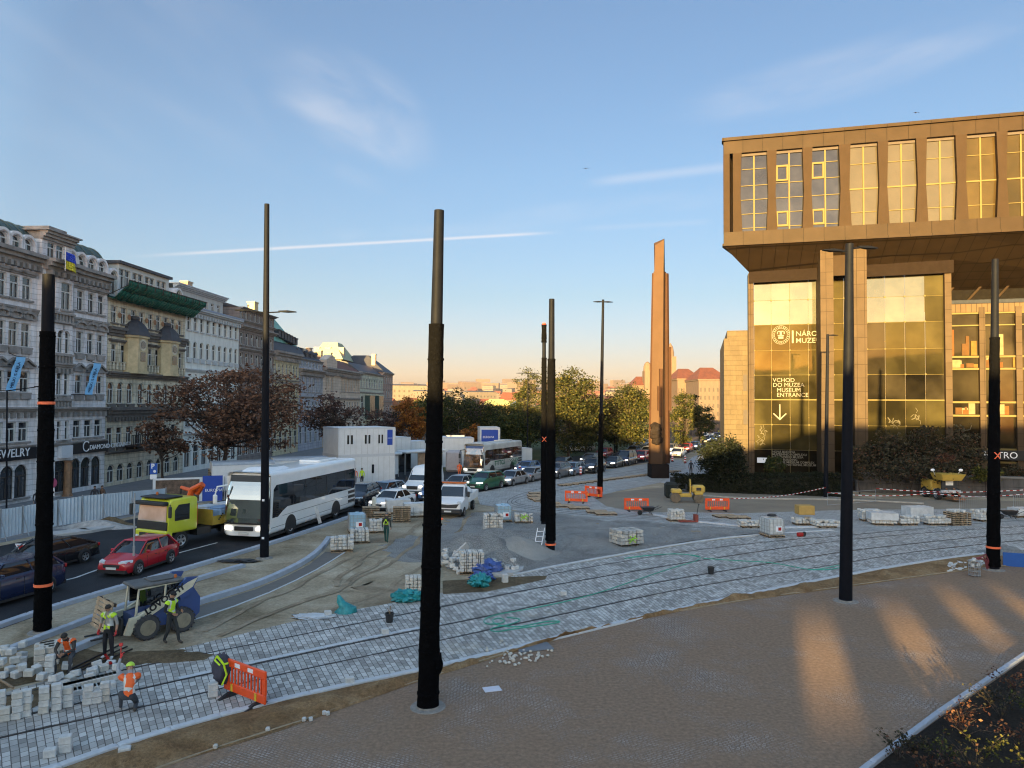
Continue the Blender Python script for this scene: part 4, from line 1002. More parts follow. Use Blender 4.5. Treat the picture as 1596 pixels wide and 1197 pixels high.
for k,c in enumerate(cs):
 gm=M_MGLASS if k<3 else(M_MTAN if k<6 else M_MBROWN)
 mb=MB();mb.mi=0
 mb.poly([(c-hwb,.55,zband),(c+hwb,.55,zband),(c+hwm,.55,zm),(c+hwt,.55,ztopw),(c-hwt,.55,ztopw),(c-hwm,.55,zm)])
 mb.mi=1;H=ztopw-zband
 mb.b2((c-.07,.44,zband),(c+.07,.55,ztopw-.25))
 lv=([.05,.23,.41,.59,.80],[.05,.23,.41,.60,.80],[.05,.22,.41,.62,.82])[k]if k<3 else[.17,.455,.76]
 for q,t in enumerate(lv):
  th=.14 if(k>=3 and q==1)else.06
  wv=hwm-.03 if.2<t<.75 else hwt-.06
  mb.b2((c-wv,.46,zband+H*t-th/2),(c+wv,.549,zband+H*t+th/2))
 if k in(1,2):
  for t0,t1 in((.62,.82),(.05,.24)):
   a,b=zband+H*t0,zband+H*t1;x0,x1=c-hwm+.1,c-.1
   for lo,hi in(((x0,a),(x0+.16,b)),((x1-.16,a),(x1,b)),((x0+.16,a),(x1-.16,a+.17)),((x0+.16,b-.17),(x1-.16,b))):mb.b2((lo[0],.40,lo[1]),(hi[0],.46,hi[1]))
 mb.mi=2;mb.b2((c-hwt,.40,ztopw-.28),(c+hwt,.54,ztopw))
 mb.build('window',[gm,M_GOLD,MATS['dark_window_frame']],MR)
d1,d2=3.4,10.0
a0,z1=mu(1167,424,d1);aP=mu(1483.5,500,4.2)[0]
mb=MB()
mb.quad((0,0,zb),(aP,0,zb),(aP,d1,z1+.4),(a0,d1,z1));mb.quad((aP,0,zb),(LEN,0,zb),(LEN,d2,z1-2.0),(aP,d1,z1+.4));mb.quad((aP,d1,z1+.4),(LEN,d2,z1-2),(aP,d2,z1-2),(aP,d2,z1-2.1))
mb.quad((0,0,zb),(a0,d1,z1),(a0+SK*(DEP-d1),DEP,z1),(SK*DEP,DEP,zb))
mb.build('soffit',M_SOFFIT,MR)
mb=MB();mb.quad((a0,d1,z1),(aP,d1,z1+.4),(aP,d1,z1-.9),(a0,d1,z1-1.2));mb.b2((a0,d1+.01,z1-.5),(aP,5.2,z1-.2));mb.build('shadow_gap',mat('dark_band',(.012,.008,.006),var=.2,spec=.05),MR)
D=4.2
rowv=[430,468,506,546,584.5,623,662,701]
zr=[mu(1220,v,D)[1]for v in rowv];zbase=mu(1164,737,D)[1]
colsA=[mu(u,500,D)[0]for u in(1175,1202,1230.7,1259.8,1279)]
colsM=[mu(u,500,D)[0]for u in(1299,1315,1332)]
colsB=[mu(u,500,D)[0]for u in(1351,1379,1410,1441.4,1473)]
for cols,nm in((colsA,0),(colsM,1),(colsB,2)):
 for i in range(len(cols)-1):
  for j in range(7):
   x0,x1=cols[i]+.02,cols[i+1]-.02;za,zc=zr[j+1]+.02,zr[j]-.02
   gm=M_SKYGL if j<2 else M_GOLDGL  # row split imitates a reflected skyline by swapping mirror glass for gold
   if(nm==2 and i==3 and j<2)or(nm==1 and j<2):gm=M_GOLDGL
   if nm==2 and i==0 and 2<=j<5:gm=M_DKGL
   if nm==2 and j==4:gm=M_DKGL
   mb=MB();r_=R.uniform(-.006,.006);q_=R.uniform(-.006,.006)
   mb.loft([[(x0,D+r_,za),(x1,D-r_,za),(x1,D-r_+q_,zc),(x0,D+r_+q_,zc)],[(x0,D+.03+r_,za),(x1,D+.03-r_,za),(x1,D+.03-r_+q_,zc),(x0,D+.03+r_+q_,zc)]])
   mb.build('pane',gm,MR)
 mb=MB()
 for i,x in enumerate(cols[1:-1]):mb.b2((x-.022,D+.1,zbase),(x+.022,D+.22,zr[0]))
 for z in zr:mb.b2((cols[0],D+.06,z-.03),(cols[-1],D+.098,z+.03))
 mb.b2((cols[0],D-.06,zr[5]-.06),(cols[-1],D-.012,zr[5]+.06))
 for x in cols:
  for z in zr[:]:mb.box((x,D-.07,z),(.15,.09,.15))
 mb.build('glazing_frame',M_GOLD,MR)
 mb=MB();mb.b2((cols[0]+.01,D+.3,zbase),(cols[-1]-.01,D+.35,zr[7]-.05));
 mb.build('entrance_glass',M_DKGL,MR)
 mb=MB()
 for z in zr[2:7]:mb.b2((cols[0],D+.03,z+.75),(cols[-1],D+.055,z+.83))
 mb.build('blind_rail',mat('blind_rail',(.20,.13,.04),var=.1),MR)
def pier(u0,u1,d,zt_,uu=500,dd=1.6,m=M_PIER,nm='pier',z0=None):
 x0,x1=mu(u0,uu,d)[0],mu(u1,uu,d)[0];mb=MB();mb.b2((x0,d,z0 if z0 is not None else zbase-1),(x1,d+dd,zt_));return mb.build(nm,m,MR),x0,x1
pier(1166.5,1175,D-.5,z1-.1);o,pa0,pa1=pier(1279,1299.5,1.2,zb-.02,dd=3.2);o,pb0,pb1=pier(1331,1351.5,1.2,zb-.02,dd=3.2);pier(1473,1483.5,D-.5,z1+.2)
mb=MB();mb.b2((pa1+.01,2.0,zb-3.2),(pb0-.01,2.4,zb-.4));mb.build('pier_link',M_BRONZE,MR)
x0,x1=mu(1128.5,600,D+1.5)[0],mu(1166,600,D+1.5)[0];zs=mu(1140,515,D+1.5)[1]
mb=MB();mb.b2((x0,D+1.5,zbase-1),(x1,24,zs-.9));mb.b2((x0+.35,D+1.7,zs-.896),(x1-.002,24,zs));mb.build('side_wall',M_STONE,MR)
for v0,v1 in((583,609),(639,662)):
 mb=MB();xa,xb=mu(1158.5,600,D+1.4)[0],mu(1165,600,D+1.4)[0];mb.b2((xa,D+1.42,mu(1160,v1,D)[1]),(xb,D+1.52,mu(1160,v0,D)[1]));mb.build('side_window',M_DFRAME,MR)
DR=8.5
xr0=aP+.05;bars=[488,507,556,575,627,648,700,720]
zz_=[mu(1530,v,DR)[1]for v in bars]
mb=MB();mb.b2((xr0,DR+.15,zbase-1),(LEN,DR+.25,zz_[0]));mb.build('wing_glass',M_DKGL,MR)
mb=MB()
for z,t in zip(zz_,(.16,.13,.2,.2,.2,.2,.22,.2)):mb.b2((xr0,DR-.1,z-t/2),(LEN,DR+.146,z+t/2))
mb.build('gold_transom',M_GOLD,MR)
px=[mu(u,560,DR)[0]for u in(1530,1587)];px+=[px[1]+(px[1]-px[0])*k for k in(1,2,3)]
mb=MB()
for x in px:mb.b2((x-.28,DR-.3,zbase-1),(x+.28,DR+.14,zz_[0]+.6))
mb.build('mullion',M_PIER,MR)
zc=zz_[0]
mb=MB();mb.b2((xr0,DR-.2,zc+.09),(LEN,DR+1.5,zc+1.0));mb.build('parapet',panelmat('parapet_panel',(.10,.068,.04),.5,4,.03,.6),MR)
mb=MB();mb.b2((xr0+.1,DR+1.0,zc+1.1),(xr0+9,DR+1.2,z1-1));mb.b2((xr0,DR+6.0,zc+1),(LEN,DR+6.2,zb));mb.build('upper_glass',mat('dim_recess',(.008,.007,.006),var=.3,spec=.03),MR)
mb=MB();mb.b2((xr0,DR-.35,zc+1.004),(xr0+8.6,DR+.4,zc+1.4));mb.build('balcony_edge',mat('blue_grey_steel',(.03,.034,.045),rough=.7,spec=.05),MR)
mb=MB()
for k in range(3):mb.tube([(xr0+.3+k*2.6,DR+.5,zc+1.4),(xr0+1.9+k*2.6,DR+.5,z1-1.2)],.12,6)
mb.build('brace',M_BRONZE,MR)
rr=random.Random(5)
for k in range(46):
 mb=MB()
 x=rr.uniform(xr0+.4,xr0+14);j=rr.choice([1,2,4]);za,zd=zz_[j+1],zz_[j]
 w,h=rr.uniform(.2,1.0),rr.uniform(.25,.85)*(za-zd if za>zd else zd-za);b=min(za,zd)+.15
 yk=DR+.06-k*.0017
 mb.b2((x,yk,b),(x+w,DR+.145,b+h));mb.build('shop_display',rr.choice([mat('display_amber',(.13,.07,.018),spec=.1),mat('display_brown',(.07,.035,.012),spec=.1),mat('display_cream',(.15,.12,.07),spec=.1),mat('display_rust',(.12,.04,.012),spec=.1)]),MR)
mb=MB();za,zd=mu(1580,717,DR)[1],mu(1580,702,DR)[1];mb.b2((mu(1525,700,DR-.5)[0],DR-.6,za),(LEN,DR-.32,zd));sg=mb.build('metro_sign',mat('sign_black',(.008,.008,.008)),MR)
mb=MB();text_mesh(mb,'METRO',.95,(mu(1533,713,DR-.6)[0],DR-.62,za+.2),depth=.015);mb.build('lettering',M_LET,sg)
DT=D-.06
mb=MB()
def put(s,u,v,size,bold=.008,xs=1.0):
 a,z=mu(u,v,DT);text_mesh(mb,s,size,(a,DT,z),depth=.012,bold=bold,xs=xs)
put('NÁRODNÍ',1240,524,.76,.002);put('MUZEUM',1240,534.5,.76,.002)
a,z=mu(1235,534,DT);mb.b2((a-.05,DT-.01,z-.05),(a+.12,DT+.01,z+1.3))
put('VCHOD',1204.3,595.5,.62,.0);put('DO MUZEA',1204.3,603,.62,.0);put('MUSEUM',1210.5,611,.62,.0);put('ENTRANCE',1210.5,618.5,.62,.0)
for k,s in enumerate(['NOVÁ BUDOVA','MUZEJNÍHO KOMPLEXU','NÁRODNÍHO MUZEA']):put(s,1203.5,705.5+k*3.9,.32,.003)
for k,s in enumerate(['NEW BUILDING','OF THE MUSEUM COMPLEX','OF THE NATIONAL MUSEUM']):put(s,1207.5,717.5+k*3.9,.32,.003)
a,z0=mu(1215.5,655,DT);z1_=mu(1215.5,630,DT)[1];hw=mu(1225,650,DT)[0]-a
mb.b2((a-.06,DT-.01,z0+.1),(a+.06,DT+.01,z1_))
for s in(-1,1):mb.prism([(a,z0),(a+s*.0,z0+.17),(a+s*hw,z0+.78),(a+s*(hw+.07),z0+.68)],DT-.012,DT+.012)
ca,cz=mu(1217,522,DT);r0=(mu(1231,522,DT)[0]-mu(1203,522,DT)[0])/2
for ra,rb in((1.0,.965),(.72,.69)):
 for k in range(40):
  t0,t1=2*pi*k/40,2*pi*(k+1)/40
  mb.prism([(ca+r0*ra*cos(t0),cz+r0*1.12*ra*sin(t0)),(ca+r0*ra*cos(t1),cz+r0*1.12*ra*sin(t1)),(ca+r0*rb*cos(t1),cz+r0*1.12*rb*sin(t1)),(ca+r0*rb*cos(t0),cz+r0*1.12*rb*sin(t0))],DT-.01,DT+.01)
for k in range(26):
 t=2*pi*k/26;hh=.10 if k%3 else.05
 c_,s_=cos(t),sin(t);X,Z=ca+r0*.835*c_,cz+r0*.835*1.12*s_
 e,f=Vector((-s_,c_)),Vector((c_,s_))
 mb.prism([(X+e.x*a_+f.x*b_,Z+e.y*a_+f.y*b_)for a_,b_ in((-.03,-hh),(.03,-hh),(.03,hh),(-.03,hh))],DT-.01,DT+.01)
for(x,z,w,h)in((-.35,-.15,.7,.12),(-.28,-.45,.56,.25),(-.12,.0,.24,.34),(-.3,.38,.6,.1),(-.42,.1,.1,.3),(.32,.1,.1,.3)):mb.b2((ca+x*r0,DT-.01,cz+z*r0),(ca+(x+w)*r0,DT+.01,cz+(z+h)*r0))
mb.build('lettering',mat('glass_lettering',(.20,.185,.15),var=0,spec=.1),MR)
mb=MB();rr=random.Random(8)
for(u,v,n)in((1189,682,14),(1394,668,9),(1426,655,7),(1500,676,9)):
 for k in range(n):
  a,z=mu(u+rr.uniform(-9,9),v+rr.uniform(-12,12),D-.02);t=rr.uniform(0,3);ln=rr.uniform(.3,.8)
  mb.tube([(a,D-.05,z),(a+ln*.5*cos(t),D-.05,z+ln*.5*sin(t)),(a+ln*cos(t+.6),D-.05,z+ln*sin(t+.6))],rr.uniform(.03,.07),5)
mb.build('window_drawing',mat('pale_drawing',(.09,.08,.055),var=.3,spec=.1),MR)
mb=MB();a,z=mu(1180,721,D-.3);mb.b2((a,D-.35,z),(a+1.0,D-.3,z+.55));mb.build('notice',M_LET,MR)
RW_=thing('retaining_wall','low dark stone retaining wall before the museum shrubs','wall',C0,-MAZ)
xw0=mu(1335,750,-3)[0]
zw=mu(1400,741,-3)[1]
mb=MB();mb.b2((xw0,-3,-.3),(xw0+40,-2.5,zw));mb.build('wall',stucco('dark_retaining_stone',(.10,.095,.095),joint=.9,width=2.2,dirt=.4),RW_)
mb=MB();mb.b2((xw0-.1,-3.12,zw+.004),(xw0+40,-2.4,zw+.16));mb.build('coping',mat('coping_stone',(.14,.135,.13),var=.2),RW_)
mb=MB();mb.b2((3.2,-2.0,-.3),(xw0+40,14,zbase));tr_=mb.build('terrace',M_DIRT);tr_.location=C0;tr_.rotation_euler=(0,0,-MAZ);tag(tr_,'raised earth terrace the museum stands on',None,None,'structure')
OB=thing('shade_wall','unseen stone wall added behind the viewpoint to shade the square and pass sun patches','building',(0,-40,0))  # unseen stand-in for the building behind the camera, shaped to block the sun
mb=MB();M_OB=stucco('shade_wall_stone',(.34,.30,.25),joint=.6,width=1.4)
prof=[(-200,36),(-66,36),(-62,24),(-46,21),(-34,16.3),(-21,13.6),(-9,17.0),(14,17.4),(26,20),(60,22)]  # roofline heights chosen to set where the shadow edge falls
slits=[]  # slots added so sun falls through as patches on the plaza
for(un,vn,uf,vf_,wd)in((1322,1118,1270,966,1.75),(1487,1072,1398,950,1.7),(1598,1012,1468,926,1.5),(1690,1000,1556,924,1.2)):
 n_,f_=G(un,vn),G(uf,vf_);bx=lambda p:p.x-(p.y+40)*tan(SUNAZ);bz=lambda p:(p.y+40)/cos(SUNAZ)*tan(SUNEL)
 slits.append(((bx(n_)+bx(f_))/2,wd,bz(n_)+.05,bz(f_)-.05))
xs=sorted({p[0]for p in prof}|{s[0]-s[1]/2 for s in slits}|{s[0]+s[1]/2 for s in slits})
def oh(x):
 for(a,za),(b,zb_)in zip(prof,prof[1:]):
  if a<=x<=b:return za+(zb_-za)*(x-a)/(b-a)
for a,b in zip(xs,xs[1:]):
 sl=[s for s in slits if s[0]-s[1]/2-1e-6<=a and b<=s[0]+s[1]/2+1e-6]
 spans=[(0,1,None)]if not sl else None
 if not sl:mb.loft([[(a,0,0),(b,0,0),(b,1.0,0),(a,1.0,0)],[(a,0,oh(a)),(b,0,oh(b)),(b,1.0,oh(b)),(a,1.0,oh(a))]])
 else:
  zl,zh=sl[0][2],sl[0][3];mb.b2((a,0,0),(b,.3,zl));mb.loft([[(a,0,zh),(b,0,zh),(b,.3,zh),(a,.3,zh)],[(a,0,oh(a)),(b,0,oh(b)),(b,.3,oh(b)),(a,.3,oh(a))]])
mb.build('wall',M_OB,OB)
def paint(name,col,rough=.35,metal=.0):return mat('paint_'+name,col,rough=rough,var=.05,scale=1.5,metal=metal,coat=.6)
M_CARGL=glassmat('car_glass',(.010,.012,.016),refl=.08,rough=.03,var=.4)
M_TYRE=mat('tyre_rubber',(.018,.018,.019),rough=.85,var=.2,scale=8)
M_RIM=mat('alloy_rim',(.36,.37,.39),rough=.4,metal=.6,var=.1)
M_TRIM=mat('black_plastic',(.02,.02,.022),rough=.55,var=.1)
M_LAMP=mat('lit_headlight',(.7,.7,.68),rough=.2,var=0,emit=(1.0,.93,.80),estr=.42)
M_LAMPW=mat('headlight_lens',(.6,.62,.65),rough=.12,var=.05)
M_TAIL=mat('tail_lamp',(.35,.015,.012),rough=.25,var=.05)
M_PLATE=mat('number_plate',(.62,.62,.60),var=.04)
def wheelmesh(r,w):
 mb=MB();mb.mi=0
 mb.lathe([(r*.62,-w/2),(r*.9,-w/2),(r,-w*.36),(r,w*.36),(r*.9,w/2),(r*.62,w/2)],20,(0,0,0),'x',False)
 mb.mi=1
 for s in(-1,1):
  mb.lathe([(r*.64,s*w*.30),(r*.62,s*w*.50),(r*.55,s*w*.42),(r*.18,s*w*.34),(r*.15,s*w*.46),(.001,s*w*.46)],20,(0,0,0),'x')
 mb.mi=2
 for s in(-1,1):
  for k in range(5):
   a0,a1=2*pi*k/5+.35,2*pi*k/5+.95;x=s*w*.47
   mb.loft([[(x-.004,r*.26*sin(a0),r*.26*cos(a0)),(x-.004,r*.54*sin(a0),r*.54*cos(a0)),(x-.004,r*.54*sin(a1),r*.54*cos(a1)),(x-.004,r*.26*sin(a1),r*.26*cos(a1))],[(x+.004,r*.26*sin(a0),r*.26*cos(a0)),(x+.004,r*.54*sin(a0),r*.54*cos(a0)),(x+.004,r*.54*sin(a1),r*.54*cos(a1)),(x+.004,r*.26*sin(a1),r*.26*cos(a1))]])
 o=mb.build('wheel',[M_TYRE,M_RIM,M_TRIM],smooth=True);d=o.data;bpy.data.objects.remove(o);return d
def addwheel(root,d,x,y,z,name='wheel'):
 o=bpy.data.objects.new(name,d);COL.objects.link(o);o.parent=root;o.location=(x,y,z);return o
M_ANYPAINT=paint('base',(.5,.5,.5))
def carproto(kind):
 L_,W_,H_={'sedan':(4.65,1.82,1.45),'hatch':(4.0,1.72,1.49),'suv':(4.7,1.9,1.68),'wagon':(4.65,1.8,1.48),'van':(5.0,1.95,1.95),'fast':(4.7,1.85,1.44)}[kind]
 root=thing('car','x','car');hw=W_/2;k=H_/1.47 if kind!='van' else 1.12
 g={'sedan':(.27,.43,.70,.86),'hatch':(.23,.42,.82,.965),'suv':(.26,.41,.84,.97),'wagon':(.26,.42,.86,.975),'van':(.17,.33,.95,.985),'fast':(.25,.45,.66,.95)}[kind]
 belt=(.93 if kind!='suv' else 1.02)*k
 st=[(0,.74,.60,.30),(.012,.86,.67,.22),(.05,.94,.74,.19),(.12,.985,.79,.19),(g[0]-.02,1.0,belt-.03,.2),(g[0]+.1,1.0,belt,.2),(.55,1.0,belt+.01,.2),(.8,.995,belt+.03,.2),(.93,.96,belt+(.02 if kind in('sedan','fast')else.03),.22),(.985,.89,belt-.02,.27),(1.0,.80,belt-.12,.33)]
 mb=MB();mb.mi=0
 rings=[]
 for t,w,zt,zb in st:
  y=-L_/2+L_*t;w=hw*w;zt=zt*(k if t<.2 else 1);sm=(zb+zt)/2
  cr=.035 if t<.95 else.02
  half=[(w*.90,zb),(w*.985,zb+.10),(w,sm),(w*.985,zt-.14),(w*.90,zt-.02),(w*.5,zt+cr)]
  rings.append([(x,y,z)for x,z in half]+[(0,y,zt+cr*1.25)]+[(-x,y,z)for x,z in reversed(half)])
 mb.loft(rings)
 ya,yb,yc,yd=[-L_/2+L_*t for t in g]
 wb,wr=hw*.90,hw*.70;zr=H_;zb=belt
 n=7
 mb.loft([[(-wr-.01,yb-.05,zr-.075),(wr+.01,yb-.05,zr-.075),(wr+.01,yc+.05,zr-.075),(-wr-.01,yc+.05,zr-.075)],[(-wr,yb,zr-.03),(wr,yb,zr-.03),(wr,yc,zr-.03),(-wr,yc,zr-.03)],[(-wr*.75,yb+.16,zr),(wr*.75,yb+.16,zr),(wr*.75,yc-.16,zr),(-wr*.75,yc-.16,zr)]])
 for s in(-1,1):
  mb.tube([(s*wb,ya,zb-.02),(s*(wb+wr)/2*1.01,(ya+yb)/2,(zb+zr)/2+.02),(s*wr,yb,zr-.05)],.035,6)
  mb.tube([(s*wb*.98,yd-.04,zb-.02),(s*wr,yc,zr-.05)],.06 if kind!='sedan' else.045,6)
  mb.tube([(s*(wb+.012),(ya*.45+yd*.55),zb-.02),(s*(wr+.015),(yb*.5+yc*.5),zr-.05)],.028,6)
 mb.mi=1
 mb.b2((-hw*.86,-L_/2-.012,.20),(hw*.86,-L_/2+.25,.36));mb.b2((-hw*.86,L_/2-.2,.24),(hw*.86,L_/2+.008,.42))
 for yy in(-L_*.31,L_*.29):
  for s in(-1,1):mb.lathe([(.375*k**.5,0),(.36*k**.5,.012)],18,(s*(hw-.004)if s>0 else-hw-.008,yy,.36),'x')
 for s in(-1,1):
  mb.b2((s*hw-.01,-L_*.22,.17),(s*hw+.012,L_*.2,.27))
  for t in(-.16,.06,.23):mb.b2((s*hw-.03,L_*t-.007,.30),(s*hw+.002,L_*t+.007,belt-.14))
  for t in(.0,.19):mb.b2((s*hw-.03,L_*t-.08,belt-.20),(s*hw+.012,L_*t+.08,belt-.17))
 mb.build('body',[M_ANYPAINT,M_TRIM],root,smooth=True)
 mb=MB()
 q=lambda w,y0,y1,z,sh:[(-w,y0+sh,z),(-w*.8,y0,z),(w*.8,y0,z),(w,y0+sh,z),(w,y1-sh,z),(w*.8,y1,z),(-w*.8,y1,z),(-w,y1-sh,z)]
 mb.loft([q(wb,ya,yd,zb-.06,.22),q((wb*.55+wr*.45),ya*.52+yb*.48,yd*.5+yc*.5,(zb+zr)/2,.16),q(wr-.01,yb,yc,zr-.06,.10)])
 mb.build('windows',M_CARGL,root,smooth=True)
 wd=wheelmesh(.325*k**.5,.22)
 for yy in(-L_*.31,L_*.29):
  for s in(-1,1):addwheel(root,wd,s*(hw-.055),yy,.325*k**.5)
 for s in(-1,1):
  mb=MB();z=.66*k;mb.loft([[(s*hw*.42,-L_/2-.0,z-.02),(s*hw*.80,-L_/2+.07,z-.04),(s*hw*.80,-L_/2+.07,z+.07),(s*hw*.42,-L_/2+.0,z+.06)],[(s*hw*.50,-L_/2+.20,z),(s*hw*.965,-L_/2+.38,z),(s*hw*.94,-L_/2+.42,z+.11),(s*hw*.50,-L_/2+.18,z+.10)]])
  mb.build('headlight',M_LAMP,root)
  mb=MB();mb.b2((s*hw*.62,L_/2-.09,belt-.22),(s*hw*.93,L_/2-.005,belt-.05),.03);mb.build('tail_lamp',M_TAIL,root)
  mb=MB();mb.box((s*(hw+.09),ya+.38,zb+.07),(.2,.10,.14),.03);mb.build('mirror',M_ANYPAINT,root)
 mb=MB();z=.5*k;mb.loft([[(-hw*.46,-L_/2-.02,z-.06),(hw*.46,-L_/2-.02,z-.06),(hw*.52,-L_/2-.01,z+.10),(-hw*.52,-L_/2-.01,z+.10)],[(-hw*.46,-L_/2+.06,z-.06),(hw*.46,-L_/2+.06,z-.06),(hw*.52,-L_/2+.07,z+.10),(-hw*.52,-L_/2+.07,z+.10)]]);mb.build('grille',M_TRIM,root)
 mb=MB();mb.b2((-.26,-L_/2-.035,.385),(.26,-L_/2-.022,.49));mb.build('number_plate',M_PLATE,root)
 return root
PROTO={}
def car(kind,u,v,az,color,label,group='cars in the traffic jam',sc=None,name='car',lit=True):
 if kind not in PROTO:
  p=carproto(kind);PROTO[kind]=p;r=p
  for c in list(r.children):
   for sl in c.material_slots:sl.link='OBJECT';sl.material=c.data.materials[sl.slot_index]if hasattr(sl,'slot_index')else sl.material
 r=None
 p=PROTO[kind]
 if p.get('used')is None:
  r=p;p['used']=1
 else:r=dup(p)
 for c in r.children:
  for i,sl in enumerate(c.material_slots):
   base=c.data.materials[i]
   sl.link='OBJECT'
   sl.material=color if base is M_ANYPAINT else(M_LAMPW if(base is M_LAMP and not lit)else base)
 g=G(u,v);r.location=(g.x,g.y,.012);r.rotation_euler=(0,0,-radians(az));r['label']=label;r['group']=group;r['category']='car'
 if sc:r.scale=(sc,)*3
 return r
P_={n:paint(n,c,r_,m_)for n,c,r_,m_ in[('red',(.42,.012,.022),.3,0),('black',(.012,.012,.015),.25,0),('navy',(.012,.02,.06),.25,0),('white',(.75,.75,.75),.35,0),('silver',(.36,.37,.39),.35,.5),('grey',(.16,.165,.18),.35,.4),('greyblue',(.20,.27,.36),.35,.3),('blue',(.07,.14,.30),.3,.2),('green',(.012,.10,.05),.3,.1),('darkred',(.20,.012,.02),.3,0),('beige',(.42,.38,.30),.35,.2)]}
car('hatch',218,886,9,P_['red'],'bright red hatchback in front of the yellow truck',lit=False)
car('fast',72,884,18,P_['black'],'black car half hidden by the wrapped pole at the left')
car('suv',0,937,16,P_['navy'],'dark blue car cut off by the left edge of the picture')
car('suv',563,786,10,P_['black'],'black car directly behind the white coach',lit=False)
car('wagon',600,777,24,P_['greyblue'],'grey-blue estate car left of the white van')
car('sedan',612,792,22,P_['white'],'white saloon with lit lamps behind the stacked pallets')
car('hatch',680,779,20,P_['blue'],'light blue car half hidden by the tallest wrapped pole')
car('sedan',716,764,24,P_['silver'],'silver saloon behind the white flatbed truck')
car('suv',757,762,30,P_['green'],'dark green sport utility car in front of the patterned coach')
car('sedan',799,755,30,P_['silver'],'silver saloon right behind the green car')
car('wagon',829,749,30,P_['silver'],'pale silver estate car just left of the twin poles',sc=.98)
car('hatch',822,738,30,P_['blue'],'blue hatchback behind the pale silver estate car')
car('suv',868,744,28,P_['grey'],'grey car peeping out right of the twin poles')
car('wagon',892,740,28,P_['greyblue'],'grey-blue estate beside a striped road beacon')
car('hatch',876,730,27,P_['black'],'black hatchback on the far lane just right of the twin poles')
car('suv',924,736,28,P_['black'],'black car left of the two-armed lamp')
car('sedan',921,722,27,P_['grey'],'dark grey saloon on the far lane left of the two-armed lamp')
car('hatch',942,713,27,P_['darkred'],'dark red hatchback in front of the park trees',lit=False)
car('sedan',956,728,27,P_['black'],'black saloon just right of the two-armed lamp')
car('van',976,724,27,P_['navy'],'dark blue van in the queue')
car('hatch',1000,718,26,P_['red'],'red hatchback behind the dark van')
car('sedan',988,708,26,P_['blue'],'blue saloon on the far lane by the pylon',sc=.97)
car('wagon',1010,709,26,P_['silver'],'silver estate left of the pylon',sc=.97)
car('sedan',1057,712,27,P_['white'],'white saloon just right of the pylon')
car('hatch',1070,704,27,P_['darkred'],'dark red hatchback right of the pylon',sc=.98)
car('sedan',1083,700,27,P_['blue'],'blue saloon next to the dark round bush')
car('wagon',1045,705,27,P_['grey'],'dark estate close behind the pylon')
FARL='small car in the distant queue between trees and museum'
for(u,v,k,c)in((1088,671,'suv','white'),(1092,678,'sedan','silver'),(1097,684,'hatch','white'),(1103,672,'wagon','blue'),(1107,680,'sedan','grey'),(1116,674,'suv','darkred'),(1118,683,'sedan','blue'),(1124,678,'hatch','silver'),(1112,668,'sedan','black'),(1122,669,'wagon','white'),(1100,690,'hatch','navy'),(1111,688,'sedan','silver')):
 car(k,u,v,16,P_[c],FARL,'cars far up the road')
for(u,v,c,k)in((895,704,'white','hatch'),(906,703,'silver','sedan'),(943,684,'white','van'),(1000,696,'silver','hatch')):
 car(k,u,v,80,P_[c],{895:'white hatchback parked under the big green tree',906:'silver saloon parked under the big green tree',943:'white van parked between the trees',1000:'silver hatchback parked at the edge of the turf'}[u],'cars parked under the trees',lit=False)
def rrect(hw,zb,zt,r,n=4):
 P=[]
 for cx,cz,a in((hw-r,zb+r,-90),(hw-r,zt-r,0),(-hw+r,zt-r,90),(-hw+r,zb+r,180)):
  for k in range(n+1):
   t=radians(a+90*k/n);P.append((cx+r*cos(t),cz+r*sin(t)))
 return P
